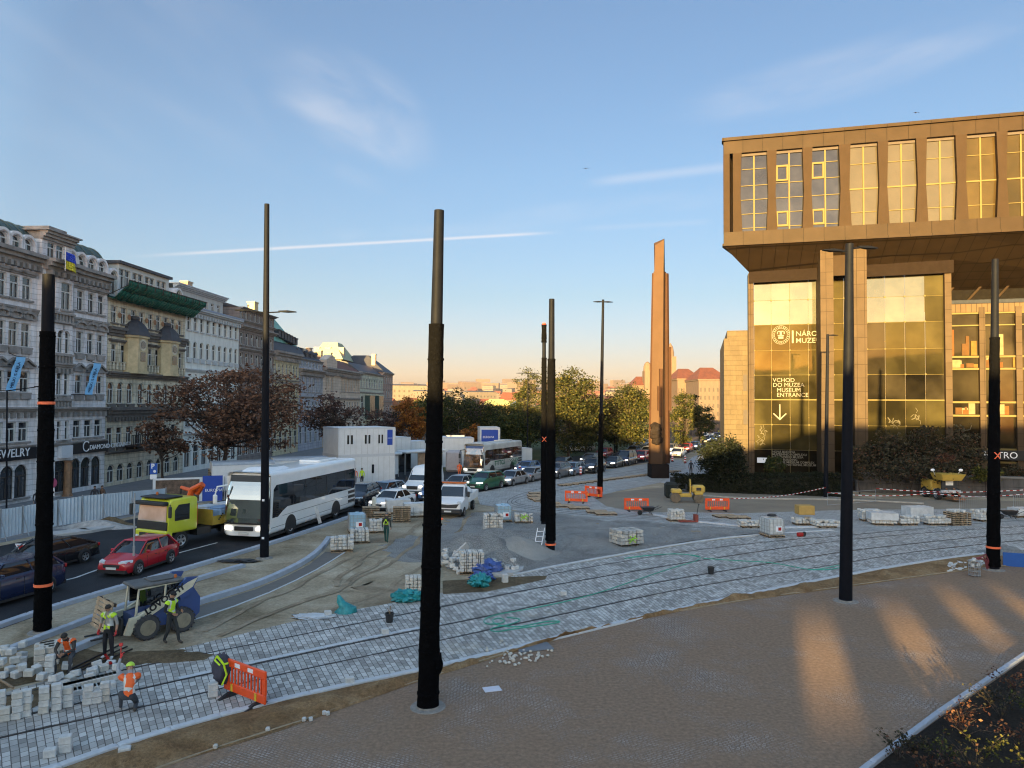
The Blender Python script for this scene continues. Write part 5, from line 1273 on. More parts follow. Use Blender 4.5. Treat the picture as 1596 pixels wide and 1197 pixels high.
def coach(label,u,v,az,L_,bodym,H_=3.62,txt=None,glassm=None,visor=None,group=None):
 root=thing('coach',label,'coach',group=group);hw=1.27;zb=.33
 mb=MB();rings=[]
 for d,ins,sl in((0,.26,0),(.05,.12,0),(.16,.04,0),(.42,0,0),(L_-.5,0,0),(L_-.12,.04,0),(L_,.16,0)):
  rings.append([(x,-L_/2+d+(max(0,z-1.2)**1.5*.17 if d<.3 else 0),z)for x,z in rrect(hw-ins,zb,H_-ins*.7,.22)])
 mb.loft(rings)
 mb.loft([[(-.85,-L_/2+.9,H_-.05),(.85,-L_/2+.9,H_-.05),(.85,-L_/2+3.4,H_-.05),(-.85,-L_/2+3.4,H_-.05)],[(-.6,-L_/2+1.3,H_+.16),(.6,-L_/2+1.3,H_+.16),(.6,-L_/2+3.0,H_+.16),(-.6,-L_/2+3.0,H_+.16)]])
 mb.b2((-.7,L_*.12,H_-.02),(.7,L_*.34,H_+.14),.05)
 mb.build('body',bodym,root,smooth=True)
 T_=((0,0),(1.01,0),(1.15,.05),(1.23,.16),(1.27,.42),(1.5,.6))
 def fy(x,z):
  x=abs(x);d=0
  for(a,da),(b,db)in zip(T_,T_[1:]):
   if a<=x<=b:d=da+(db-da)*(x-a)/(b-a)
  return-L_/2-.035+d+max(0,z-1.2)**1.5*.17
 mb=MB();nx_,nz=30,10
 for za,zc_,nm in((1.02,H_-.24,'windscreen'),):
  g=[[(-1.235+2.47*i/nx_,fy(-1.235+2.47*i/nx_,za+(zc_-za)*j/nz),za+(zc_-za)*j/nz)for i in range(nx_+1)]for j in range(nz+1)]
  for j in range(nz):
   for i in range(nx_):mb.quad(g[j][i],g[j][i+1],g[j+1][i+1],g[j+1][i])
 mb.build('windscreen',glassm or glassmat('coach_screen',(.05,.06,.055),refl=.30,rough=.03,var=.5),root,smooth=True)
 mb=MB();g=[[(-1.262+2.524*i/nx_,fy(-1.262+2.524*i/nx_,z)+.02,z)for i in range(nx_+1)]for z in[.93+(H_-1.1)*k/12 for k in range(13)]]
 for j in range(12):
  for i in range(nx_):mb.quad(g[j][i],g[j][i+1],g[j+1][i+1],g[j+1][i])
 mb.build('screen_surround',M_TRIM,root,smooth=True);mb=MB();g=[[(-1.1+2.2*i/nx_,fy(-1.1+2.2*i/nx_,z)-.012,z)for i in range(nx_+1)]for z in(H_-.50,H_-.24)]
 for i in range(nx_):mb.quad(g[0][i],g[0][i+1],g[1][i+1],g[1][i])
 mb.build('visor',visor or M_TRIM,root,smooth=True)
 for s in(-1,1):
  mb=MB();x=s*(hw+.012)
  P=[(-L_/2+.62,1.2),(-L_/2+1.2,1.2),(-L_/2+1.7,1.45),(-L_/2+2.2,1.62),(L_/2-.35,1.62),(L_/2-.25,1.8),(L_/2-.3,2.75),(L_/2-.5,2.92),(-L_/2+1.0,2.92),(-L_/2+.72,2.7)]
  mb.loft([[(x-s*.02,y,z)for y,z in P],[(x,y,z)for y,z in P]]);mb.build('side_windows',glassm or M_CARGL,root)
  mb=MB()
  for k in range(1,7):
   y=-L_/2+1.5+(L_-2.0)*k/7;mb.b2((x-.004,y-.02,1.64),(x+.006,y+.02,2.88))
  mb.b2((x-.02,-L_/2+1.7,1.18),(x+.001,L_/2-.1,1.195));mb.b2((x-.02,-L_/2+.5,.68),(x+.001,L_/2-.1,.695))
  for k in range(3):mb.b2((x-.02,L_/2-1.35,.72+.3*k),(x+.003,L_/2-.3,.9+.3*k))
  for yy in(-L_/2+2.6,L_/2-3.2):
   P=[(yy+.62*cos(pi*t/12),.5+.62*sin(pi*t/12))for t in range(13)]+[(yy-.62,zb-.01),(yy+.62,zb-.01)]
   mb.loft([[(x-.03,y,z)for y,z in P],[(x+.004,y,z)for y,z in P]])
  mb.build('side_trim',M_TRIM,root)
  mb=MB();mb.tube([(s*1.05,-L_/2+.1,2.95),(s*1.35,-L_/2-.35,2.9),(s*1.42,-L_/2-.42,2.5)],[.05,.05,.04],6);mb.box((s*1.42,-L_/2-.42,2.25),(.24,.14,.5),.05);mb.build('mirror',bodym if txt is None else M_TRIM,root)
  mb=MB();xx0,xx1=s*.72,s*1.10;mb.loft([[(xx0,fy(xx0,.7)-.012,.62),(xx1,fy(xx1,.7)-.012,.64),(xx1,fy(xx1,.7)-.012,.84),(xx0,fy(xx0,.7)-.012,.80)],[(xx0,fy(xx0,.7)+.1,.62),(xx1,fy(xx1,.7)+.1,.64),(xx1,fy(xx1,.7)+.1,.84),(xx0,fy(xx0,.7)+.1,.80)]]);mb.build('headlight',M_LAMP,root)
  if txt and s>0:
   mb=MB();text_mesh(mb,txt,.75,(x+.008,-L_/2+3.2,1.0),ex=(0,1,0),depth=.006,bold=.02)
   for k in range(7):mb.tube([(x+.006,L_*.22+.16*k,.7),(x+.012,L_*.22+.3*k-.3,1.15+.1*(k%3)),(x+.006,L_*.22+.45*k-.9,1.5)],.03,4)
   mb.build('lettering',mat('green_lettering',(.02,.12,.06),var=0),root)
 mb=MB();mb.b2((-.55,fy(0,.7)-.02,.60),(.55,fy(0,.7)+.06,.82),.03);mb.build('grille',M_TRIM,root)
 mb=MB();mb.b2((-.28,fy(0,.5)-.03,.40),(.28,fy(0,.5)+.02,.52));mb.build('number_plate',M_PLATE,root)
 mb=MB();mb.b2((-hw+.05,-L_/2+.5,.2),(hw-.05,L_/2-.3,.332));mb.build('underside',M_TRIM,root)
 wd=wheelmesh(.5,.3)
 for yy in(-L_/2+2.6,L_/2-3.2):
  for s in(-1,1):addwheel(root,wd,s*(hw-.14),yy,.5)
 g=G(u,v);root.location=(g.x,g.y,.01);root.rotation_euler=(0,0,-radians(az));return root
def behind(u,v,az,d):
 """pixel of the point d metres behind ground pixel u,v along heading az, as a world point"""
 g=G(u,v);return g+Vector((sin(radians(az)),cos(radians(az)),0))*d
c1=coach('large plain white coach waiting beside the yellow truck',388,838,10,11.6,paint('coach_white',(.80,.80,.80)))
c1.scale=(1.12,)*3;p=behind(381,845,11,6.4);c1.location=(p.x,p.y,.01);c1.rotation_euler=(0,0,-radians(11))
c2=coach('white and grey coach with green lettering behind the green car',735,742,24,11.5,mat('coach_pattern',(.50,.49,.46),var=.3,scale=.6),txt='TTTTC.S',glassm=glassmat('coach_screen_warm',(.16,.085,.04),refl=.25,rough=.04,var=.6,scale=1.2),visor=paint('navy_visor',(.02,.04,.14)))
p=behind(737,742,24,5.6);c2.location=(p.x,p.y,.01)
def panelvan(u,v,az):
 root=thing('delivery_van','white high-roofed van with lit headlamps left of the tallest pole','van');L_,hw=5.6,1.0;mb=MB();mb.mi=0
 prof=[(0,.86,.45,1.02),(.05,.93,.35,1.12),(.18,.97,.3,1.28),(.22,.97,.3,1.38),(.36,.99,.3,2.35),(.44,1.0,.3,2.55),(.95,1.0,.3,2.56),(1.0,.95,.35,2.45)]
 rings=[]
 for t,w,zb,zt in prof:
  wt=w*(.84 if zt>2 else.92);rings.append([(a,-L_/2+L_*t,z)for a,z in((hw*w*.95,zb),(hw*w,zb+.3),(hw*w,min(zt-.1,1.35)),(hw*wt,zt-.12),(hw*wt*.8,zt),(-hw*wt*.8,zt),(-hw*wt,zt-.12),(-hw*w,min(zt-.1,1.35)),(-hw*w,zb+.3),(-hw*w*.95,zb))])
 mb.loft(rings);mb.build('body',paint('van_white',(.76,.76,.76)),root,smooth=True)
 y0,y1=-L_/2+L_*.225,-L_/2+L_*.355;mb=MB();mb.quad((-.84,y0-.03,1.40),(.84,y0-.03,1.40),(.74,y1-.06,2.22),(-.74,y1-.06,2.22));mb.build('windscreen',M_CARGL,root)
 for s in(-1,1):
  mb=MB();x=s*(hw*.985);mb.loft([[(x*1.0,y0+.2,1.36),(x,y0+1.2,1.36),(x*.90,y0+1.25,2.0),(x*.90,y0+.72,2.0)],[(x*1.02,y0+.2,1.36),(x*1.02,y0+1.2,1.36),(x*.93,y0+1.25,2.0),(x*.93,y0+.72,2.0)]]);mb.build('side_window',M_CARGL,root)
  mb=MB();mb.b2((s*.58,-L_/2-.03,.85),(s*.90,-L_/2+.2,1.06),.04);mb.build('headlight',M_LAMP,root)
  mb=MB();mb.box((s*1.16,y0+.35,1.5),(.2,.14,.36),.04);mb.build('mirror',M_TRIM,root)
 mb=MB();mb.b2((-.5,-L_/2-.03,.72),(.5,-L_/2+.1,1.02),.03);mb.build('grille',M_TRIM,root)
 mb=MB();mb.b2((-.95,-L_/2-.06,.32),(.95,-L_/2+.3,.60),.06);mb.build('bumper',M_TRIM,root)
 mb=MB();mb.b2((-.26,-L_/2-.075,.42),(.26,-L_/2-.062,.53));mb.build('number_plate',M_PLATE,root)
 wd=wheelmesh(.35,.24)
 for yy in(-L_*.32,L_*.3):
  for s in(-1,1):addwheel(root,wd,s*.89,yy,.35)
 p=behind(u,v,az,L_/2);root.location=(p.x,p.y,.01);root.rotation_euler=(0,0,-radians(az))
panelvan(642,776,14)
def flatbed(u,v,az):
 root=thing('flatbed_truck','white dropside truck parked on the sand beside the tallest pole','truck');L_,hw=5.9,1.02;W_=paint('truck_white',(.76,.76,.77));mb=MB()
 prof=[(0,.88,.45,1.05),(.05,.95,.38,1.2),(.15,.98,.35,1.32),(.19,.98,.35,1.40),(.29,.98,.35,2.15),(.34,.98,.35,2.28),(.42,.98,.35,2.28)]
 rings=[]
 for t,w,zb,zt in prof:
  wt=w*(.86 if zt>2 else.93);rings.append([(a,-L_/2+L_*t,z)for a,z in((hw*w*.95,zb),(hw*w,zb+.3),(hw*w,min(zt-.1,1.36)),(hw*wt,zt-.1),(hw*wt*.85,zt),(-hw*wt*.85,zt),(-hw*wt,zt-.1),(-hw*w,min(zt-.1,1.36)),(-hw*w,zb+.3),(-hw*w*.95,zb))])
 mb.loft(rings);mb.build('cab',W_,root,smooth=True)
 y0,y1=-L_/2+L_*.195,-L_/2+L_*.288;mb=MB();mb.quad((-.88,y0-.035,1.42),(.88,y0-.035,1.42),(.80,y1-.05,2.08),(-.80,y1-.05,2.08));mb.build('windscreen',M_CARGL,root)
 for s in(-1,1):
  mb=MB();x=s*hw*.985;mb.loft([[(x,y0+.2,1.36),(x,y0+1.0,1.36),(x*.92,y0+1.0,2.0),(x*.92,y0+.58,2.0)],[(x*1.02,y0+.2,1.36),(x*1.02,y0+1.0,1.36),(x*.95,y0+1.0,2.0),(x*.95,y0+.58,2.0)]]);mb.build('side_window',M_CARGL,root)
  mb=MB();mb.b2((s*.66,-L_/2+.0,.98),(s*.92,-L_/2+.25,1.2),.04);mb.build('headlight',M_LAMPW,root)
  mb=MB();mb.box((s*1.2,y0+.3,1.55),(.18,.14,.42),.04);mb.build('mirror',M_TRIM,root)
  mb=MB();mb.b2((s*1.08-.02,-L_/2+L_*.45,1.0),(s*1.08+.02,L_/2,1.42));mb.b2((s*1.08-.03,-L_/2+L_*.45,1.18),(s*1.08+.03,L_/2,1.22));mb.build('drop_side',W_,root)
 mb=MB();mb.loft([[(-.62,-L_/2-.04,.74),(.62,-L_/2-.04,.74),(.8,-L_/2-.02,1.02),(0,-L_/2-.02,.95),(-.8,-L_/2-.02,1.02)],[(-.62,-L_/2+.1,.74),(.62,-L_/2+.1,.74),(.8,-L_/2+.1,1.02),(0,-L_/2+.1,.95),(-.8,-L_/2+.1,1.02)]]);mb.b2((-1.0,-L_/2-.07,.3),(1.0,-L_/2+.3,.66),.08);mb.build('bumper',M_TRIM,root)
 mb=MB();mb.b2((-.26,-L_/2-.088,.44),(.26,-L_/2-.074,.55));mb.build('number_plate',M_PLATE,root)
 mb=MB();mb.b2((-1.06,-L_/2+L_*.44,.84),(1.06,L_/2,.998));mb.b2((-1.06,-L_/2+L_*.44,1.0),(1.06,-L_/2+L_*.445,1.6));mb.b2((-1.05,L_/2-.04,1.0),(1.05,L_/2,1.42));mb.b2((-.4,-L_/2+1,.5),(.4,L_/2-.2,.838));mb.build('bed',W_,root)
 mb=MB();mb.b2((-.95,-L_/2+L_*.31,2.285),(.95,-L_/2+L_*.34,2.40));mb.build('light_bar',mat('orange_bar',(.45,.12,.03),var=.1),root)
 wd=wheelmesh(.36,.25)
 for yy in(-L_*.33,L_*.27):
  for s in(-1,1):addwheel(root,wd,s*.9,yy,.36)
 p=behind(u,v,az,L_/2);root.location=(p.x,p.y,.01);root.rotation_euler=(0,0,-radians(az));return root
fb=flatbed(698,808,8)
mb=MB();mb.blob((0,0,.45),.9,(1.0,1.1,.55),.15,1.2,14,8,2);sk=mb.build('sack_load',mat('white_sack',(.62,.63,.64),var=.12),smooth=True);tag(sk,'white bulk sack standing on the flatbed truck','bulk bag');q=behind(698,808,8,4.3);sk.location=(q.x,q.y,.98)
mb=MB();mb.box((0,0,.5),(.9,.9,1.0),.05);sk=mb.build('blue_crate',mat('teal_plastic',(.10,.27,.33),var=.15));tag(sk,'teal plastic crate behind the truck cab','crate');q=behind(690,808,8,3.0);sk.location=(q.x-.35,q.y,1.0)
def crane_truck(u,v,az):
 root=thing('crane_truck','yellow lorry with a folded orange loading crane and a load of pallets','truck');Y_=paint('truck_yellow',(.55,.58,.03));hw=1.22
 mb=MB();rings=[]
 for y,ins,zt in((0,.10,2.62),(.06,.02,2.72),(.3,0,2.82),(1.85,0,2.86),(2.0,.04,2.8)):rings.append([(x,y+(max(0,z-1.5)*.10 if y<.2 else 0),z)for x,z in rrect(hw-ins,.95,zt,.12)])
 mb.loft(rings);mb.build('cab',Y_,root,smooth=True)
 mb=MB();mb.quad((-1.1,-.02,1.62),(1.1,-.02,1.62),(1.05,.07,2.48),(-1.05,.07,2.48));mb.build('windscreen',glassmat('lorry_screen',(.34,.36,.35),refl=.10,var=.25,scale=.8),root)
 mb=MB();mb.b2((-1.16,-.045,1.15),(1.16,.05,1.60),.02);mb.b2((-1.15,-.22,2.50),(1.15,.12,2.72),.05);mb.b2((-1.0,.0,2.86),(1.0,1.2,2.95),.04);mb.build('front_panel',M_TRIM,root)
 mb=MB();mb.mi=0;mb.b2((-hw,-.1,.42),(hw,.35,1.12),.06);mb.mi=1;mb.b2((-.85,-.13,.55),(.85,-.05,.98),.02);mb.build('bumper',[Y_,M_TRIM],root)
 for s in(-1,1):
  mb=MB();x=s*(hw+.006);P=[(.45,1.62),(1.45,1.62),(1.45,2.5),(.7,2.5),(.45,2.2)];mb.loft([[(x-.03*s,y,z)for y,z in P],[(x,y,z)for y,z in P]]);mb.build('side_window',M_CARGL,root)
  mb=MB();mb.tube([(s*1.2,.15,2.55),(s*1.5,-.1,2.5),(s*1.52,-.1,2.0)],.03,6);mb.box((s*1.52,-.12,2.2),(.22,.12,.62),.04);mb.build('mirror',M_TRIM,root)
  mb=MB();mb.b2((s*.9,-.115,.62),(s*1.18,-.02,.85),.03);mb.build('headlight',M_LAMPW,root)
 mb=MB();mb.b2((-.25,-.145,.40),(.25,-.132,.5));mb.build('number_plate',M_PLATE,root)
 mb=MB();mb.b2((-.42,.6,.6),(.42,8.6,.95));mb.b2((-1.0,2.2,.55),(1.0,3.2,.95));mb.box((hw-.1,4.6,.62),(.25,1.3,.45));mb.build('chassis',M_TRIM,root)
 D_=mat('deck_yellow',(.36,.25,.03),var=.2);mb=MB();mb.b2((-hw,3.1,1.0),(hw,8.7,1.16));mb.mi=0
 for s in(-1,1):mb.b2((s*hw-.03,3.1,1.163),(s*hw+.03,8.7,1.52))
 mb.b2((-hw+.03,8.64,1.163),(hw-.03,8.7,1.72));mb.b2((-hw+.03,3.1,1.163),(hw-.03,3.16,1.9));mb.build('bed',D_,root)
 mb=MB()
 for k in range(4):mb.b2((hw+.032,3.5+.09*k,1.25+.1*k),(hw+.037,3.62+.09*k,1.33+.1*k))
 mb.build('warning_stripes',M_TRIM,root)
 O_=mat('crane_orange',(.62,.10,.02),rough=.45,var=.12);mb=MB();mb.b2((-.35,2.25,.95),(.35,2.85,2.3),.05);mb.tube([(-.1,2.5,2.3),(.2,2.5,3.1),(.95,2.55,3.45)],[.2,.18,.15],8);mb.tube([(.95,2.6,3.4),(.45,2.75,2.9),(-.9,2.7,3.15)],[.15,.15,.10],8);mb.build('crane',O_,root)
 mb=MB();mb.tube([(-.2,2.65,2.0),(.3,2.72,2.7)],.07,6);mb.tube([(-.9,2.7,3.15),(-1.0,2.7,2.5)],.06,6);mb.build('crane_ram',M_TRIM,root)
 wd=wheelmesh(.5,.3)
 for y in(.95,6.0,7.3):
  for s in(-1,1):addwheel(root,wd,s*(hw-.2),y,.5)
 mb=MB();mb.lathe([(.07,0),(.07,.12),(.03,.16)],8,(-.6,.8,2.95));mb.build('beacon',mat('orange_bar',(.45,.12,.03)),root)
 g=G(u,v);root.location=(g.x,g.y,.01);root.rotation_euler=(0,0,-radians(az));return root
tk=crane_truck(236,858,24)
for k,(x,y,w,c)in enumerate(((-.5,4.3,1.1,(.60,.61,.63)),(.6,4.4,1.0,(.25,.36,.55)),(-.55,5.9,1.0,(.58,.59,.62)),(.55,6.0,1.1,(.30,.42,.60)),(0,7.6,1.2,(.55,.55,.57)))):
 mb=MB();mb.box((0,0,.33),(w,1.2,.66),.08);mb.box((0,0,.70),(w*.9,1.1,.1),.04)
 o=mb.build('wrapped_load',mat('film_%d'%k,c,rough=.4,var=.15,scale=3));tag(o,['white wrapped load nearest the lorry cab on the far side','blue wrapped load nearest the lorry cab','white wrapped load in the middle of the lorry bed','pale blue wrapped load in the middle of the lorry bed','grey wrapped load at the tail of the lorry'][k],'wrapped load','loads on the yellow lorry')
 a=radians(24);L0=tk.location;o.location=(L0.x+x*cos(a)+y*sin(a),L0.y-x*sin(a)+y*cos(a),1.18);o.rotation_euler=(0,0,-a)
def skid_loader(u,v,az):
 root=thing('skid_loader','blue and cream compact loader carrying a pallet on its forks','loader');B_=paint('loader_blue',(.02,.055,.20),.45);Cm=mat('loader_cream',(.56,.52,.40),rough=.5,var=.2,scale=4)
 mb=MB();mb.prismx([(-1.0,.38),(1.35,.38),(1.6,.6),(1.62,1.25),(1.3,1.75),(.75,1.95),(.55,1.45),(-.3,1.05),(-1.0,.95)],-.62,.62);mb.build('body',B_,root)
 mb=MB()
 for s in(-1,1):
  x0,x1=(s*.64,s*.80)
  mb.prismx([(1.15,1.55),(1.45,2.15),(.95,2.2),(.55,1.75),(.75,1.3)],min(x0,x1),max(x0,x1))
 mb.build('rear_tower',B_,root)
 arm=MB();
 for s in(-1,1):
  x0,x1=sorted((s*.66,s*.82));arm.prismx([(1.42,2.14),(1.0,2.0),(-.9,1.0),(-1.25,.95),(-1.45,.35),(-1.22,.30),(-1.0,.72),(-.6,.85),(1.2,1.78)],x0+.165*(s>0)*0,x1)
  arm.tube([(s*.74,-.5,.9),(s*.74,-1.3,.45)],.06,6)
 a_=arm.build('lift_arm',Cm,root)
 mb=MB();text_mesh(mb,'LOVOCHY',.36,(.828,-.62,.98),ex=(0,.88,.47),ez=(0,-.47,.88),depth=.006,bold=.015);mb.build('lettering',M_FASCIA,a_)
 mb=MB()
 for s in(-1,1):
  x=s*.56
  mb.tube([(x,-.95,.95),(x,-.85,2.0),(x,.85,2.05),(x,.85,1.5)],.055,6);mb.tube([(x,.15,1.2),(x,.2,2.0)],.045,6);mb.tube([(x,-.9,1.0),(x,.1,1.2),(x,.85,1.5)],.05,6)
 mb.build('cab_frame',Cm,root)
 mb=MB();mb.b2((-.66,-1.05,2.04),(.66,.95,2.16),.04);mb.b2((-.4,-.3,2.163),(.4,.6,2.22),.02);mb.build('cab_roof',mat('dusty_black',(.10,.10,.10),var=.3,scale=3),root)
 mb=MB()
 for s in(-1,1):mb.b2((s*.55-.01,-.8,1.3),(s*.55+.01,.8,1.98))
 mb.build('cab_glass',M_CARGL,root)
 mb=MB();mb.lathe([(.06,0),(.06,.1),(.03,.14)],8,(.3,.7,2.17));mb.build('beacon',mat('orange_bar',(.45,.12,.03)),root)
 mb=MB();mb.b2((-.3,-.2,.95),(.3,.3,1.1),.04);mb.b2((-.3,.2,1.1),(.3,.36,1.7),.05);mb.build('seat',M_TRIM,root)
 mb=MB();mb.b2((-.6,-1.5,.3),(.6,-1.42,.95));
 for s in(-1,1):mb.b2((s*.35-.05,-2.5,.28),(s*.35+.05,-1.4,.33))
 mb.build('fork',M_TRIM,root)
 mb=MB();mb.mi=0
 r=.48
 mb.lathe([(.26,-.17),(r*.93,-.17),(r,-.12),(r,.12),(r*.93,.17),(.26,.17)],22,(0,0,0),'x',False)
 for k in range(18):
  a=2*pi*k/18
  for s in(-1,1):
   mb.M=Matrix.Rotation(a+s*.09,4,'X');mb.box((s*.085,0,r+.012),(.17,.07,.035))
 mb.M=Matrix.Identity(4);mb.mi=1
 for s in(-1,1):mb.lathe([(.31,s*.176),(.28,s*.12),(.10,s*.08),(.08,s*.14),(.001,s*.14)],16,(0,0,0),'x')
 o=mb.build('wheel',[mat('dusty_tyre',(.055,.055,.06),rough=.9,var=.3,scale=6),mat('rim_sand',(.24,.21,.15),var=.3)]);d=o.data;bpy.data.objects.remove(o)
 for y in(-.62,.78):
  for s in(-1,1):addwheel(root,d,s*.80,y,.50)
 root.location=(-12.75,25.65,0);root.rotation_euler=(0,0,radians(az));root.scale=(.86,)*3;return root
sl=skid_loader(250,988,318)
M_SKIN=mat('skin',(.36,.20,.13),rough=.55,var=.06)
M_HAIR=mat('dark_hair',(.02,.015,.012),rough=.8,var=.2,scale=20)
M_BOOT=mat('boot_leather',(.05,.04,.032),var=.2)
M_HIVY=mat('hi_vis_yellow',(.50,.75,.02),rough=.6,var=.08,scale=9,emit=None)
M_HIVO=mat('hi_vis_orange',(.85,.13,.02),rough=.6,var=.08,scale=9)
M_STRIPE=mat('reflective_tape',(.62,.62,.58),rough=.35,var=.05)
RAD=dict(pel=.135,spi=.125,che=.145,nec=.062,hb=.082,hd=.098,ht=.06,sh=.075,el=.05,wr=.034,hip=.10,kn=.068,an=.05,to=.042,hl=.04)
STAND=dict(pel=(0,0,.95),spi=(0,.01,1.14),che=(0,0,1.34),nec=(0,.0,1.50),hb=(0,-.015,1.57),hd=(0,-.03,1.66),ht=(0,-.02,1.735),shL=(.19,0,1.42),elL=(.245,.03,1.14),wrL=(.26,-.05,.89),shR=(-.19,0,1.42),elR=(-.245,.03,1.14),wrR=(-.26,-.05,.89),hipL=(.095,0,.90),knL=(.10,-.02,.49),anL=(.10,.02,.09),toL=(.115,-.14,.045),hipR=(-.095,0,.90),knR=(-.10,-.02,.49),anR=(-.10,.02,.09),toR=(-.115,-.14,.045))
BONES=[('pel','spi','torso'),('spi','che','torso'),('che','nec','torso'),('nec','hb','skin'),('hb','hd','skin'),('hd','ht','skin')]
for s in 'LR':BONES+=[('che','sh'+s,'torso'),('sh'+s,'el'+s,'arm'),('el'+s,'wr'+s,'fore'),('pel','hip'+s,'leg'),('hip'+s,'kn'+s,'leg'),('kn'+s,'an'+s,'leg'),('an'+s,'to'+s,'boot')]
def person(label,loc,yaw,pose=None,top=(.05,.05,.055),trou=(.03,.03,.035),vest=None,head='hair',sleeves=True,gloves=None,scale=1.0,group=None,boots=None,curl=.5,helm=None,hold=None):
 P=dict(STAND);P.update(pose or{});P={k:Vector(v)for k,v in P.items()}
 names=list(P);idx={n:i for i,n in enumerate(names)}
 order=['pel']+[n for n in names if n!='pel'];idx={n:i for i,n in enumerate(order)}
 me=bpy.data.meshes.new('person');me.from_pydata([tuple(P[n])for n in order],[(idx[a],idx[b])for a,b,_ in BONES],[])
 o=bpy.data.objects.new('tmp',me);COL.objects.link(o)
 md=o.modifiers.new('s','SKIN');md.branch_smoothing=.6;ss=o.modifiers.new('u','SUBSURF');ss.levels=1;ss.render_levels=1
 sv=me.skin_vertices[0].data
 for n in order:
  r=RAD[n.rstrip('LR')if n not in RAD else n];sv[idx[n]].radius=(r,r*(.80 if n in('che','spi','pel')else 1))if n not in('hd','hb','ht')else(r*.86,r)
  sv[idx[n]].use_root=(n=='pel')
 dg=bpy.context.evaluated_depsgraph_get();m2=bpy.data.meshes.new_from_object(o.evaluated_get(dg));bpy.data.objects.remove(o)
 mb=MB();mb.v=[tuple(v.co)for v in m2.vertices]
 segs=[(P[a],P[b],k,a,b)for a,b,k in BONES]
 def near(c):
  best=None
  for a,b,k,na,nb in segs:
   d=b-a;t=max(0,min(1,(c-a).dot(d)/max(d.length_squared,1e-6)));q=(c-(a+d*t)).length-RAD.get(na.rstrip('LR'),.06)*.5
   if best is None or q<best[0]:best=(q,k,t,nb)
  return best
 mi={'torso':0,'arm':0,'fore':0 if sleeves else 2,'leg':1,'boot':3,'skin':2}
 vf=[]
 for p in m2.polygons:
  c=Vector(p.center);q=near(c);mb.f.append(tuple(p.vertices));mb.m.append(mi[q[1]])
  if q[1]=='torso':vf.append((p,q))
 hx=P['hd'];fwd_=Vector((0,-1,0));up_=(P['ht']-P['hb']).normalized()
 fwd_=(fwd_-up_*fwd_.dot(up_)).normalized()if abs(up_.y)<.9 else Vector((0,-.3,-1)).normalized();side=up_.cross(fwd_)
 mb.mi=2
 mb.sphere(tuple(hx+fwd_*.098-up_*.012),.017,6,4,(.8,1,1.5))
 for s in(-1,1):mb.sphere(tuple(hx+side*s*.088-up_*.01),.022,6,4,(.5,.8,1.3))
 mb.mi=4
 for s in(-1,1):mb.sphere(tuple(hx+side*s*.034+fwd_*.084+up_*.018),.011,6,4)
 mb.sphere(tuple(hx+fwd_*.083-up_*.055),.014,6,4,(1.8,.6,.5))
 mb.mi=5
 for s in 'LR':
  w=P['wr'+s];d=(w-P['el'+s]).normalized();a=d.orthogonal().normalized()
  inw=Vector((-1 if s=='L' else 1,-.3,0));nrm=(inw-d*inw.dot(d)).normalized();acr=d.cross(nrm)
  mb.loft([[w-acr*.028-nrm*.012-d*.02,w+acr*.028-nrm*.012-d*.02,w+acr*.028+nrm*.014-d*.02,w-acr*.028+nrm*.014-d*.02],[w+d*.085-acr*.042-nrm*.011,w+d*.085+acr*.042-nrm*.011,w+d*.085+acr*.042+nrm*.013,w+d*.085-acr*.042+nrm*.013]])
  for k,ln in enumerate((.062,.074,.070,.055)):
   b=w+d*.08+acr*(-.033+.022*k);q1=b+d*ln*.5+nrm*ln*.16*curl*2;q2=q1+(d*(1-curl)+nrm*curl).normalized()*ln*.5;q3=q2+(d*(.3-curl)+nrm).normalized()*ln*.3
   mb.tube([b,q1,q2,q3],[.010,.0095,.009,.007],5)
  b=w+d*.02-acr*.030;mb.tube([b,b+d*.03-acr*.03+nrm*.012,b+d*.062-acr*.028+nrm*.03],[.012,.011,.008],5)
 T=mat('cloth_%d_%d_%d'%tuple(int(x*999)for x in top),top,rough=.9,var=.15,scale=8);Tr=mat('cloth_%d_%d_%d'%tuple(int(x*999)for x in trou),trou,rough=.9,var=.15,scale=8)
 Gm=mat('glove_red',(.55,.04,.04),var=.1)if gloves else M_SKIN
 b=mb.build('person',[T,Tr,M_SKIN,boots or M_BOOT,M_HAIR,Gm],smooth=True,fixn=False)
 tag(b,label,'person',group)
 if vest:
  vb=MB();vmap={}
  for p,q in vf:
   c=Vector(p.center)
   if q[1]=='torso' and q[3].startswith('nec')and q[2]>.75:continue
   ids=[]
   for vi in p.vertices:
    if vi not in vmap:
     v=m2.vertices[vi];vmap[vi]=len(vb.v);vb.v.append(tuple(v.co+v.normal*.022))
    ids.append(vmap[vi])
   tz=(c-P['pel']).dot((P['che']-P['pel']).normalized())
   front=abs(c.x-P['che'].x)<.045 and(c-P['spi']).dot(Vector((0,-1,0)))>.02
   if vest.get('open')and front:continue
   vb.f.append(tuple(ids));vb.m.append(1 if(.13<tz<.20 or abs(abs(c.x)-.11)<.02 and tz>.2)else 0)
  vb.build('vest',[vest['m'],M_STRIPE],b,smooth=True,fixn=False)
 if head=='hair':
  hb=MB();hb.M=Matrix.Identity(4);c=hx+up_*.025-fwd_*.012
  rings=[]
  for i in range(6):
   t=pi/2*i/5*1.15;rings.append([c+(side*cos(a)*.094+fwd_*(-1)*sin(a)*.108)*cos(t*.86)*(1.0)+up_*(.10*sin(t*.86)-.02)for a in[2*pi*k/12 for k in range(12)]])
  hb.loft(rings);hb.build('hair',M_HAIR,b,smooth=True)
 elif head in('helmet','cap','hood'):
  col=helm or(.55,.75,.05);hm=mat('headgear_%d_%d'%(int(col[0]*99),int(col[1]*99)),col,rough=.35 if head=='helmet' else.9,var=.05)
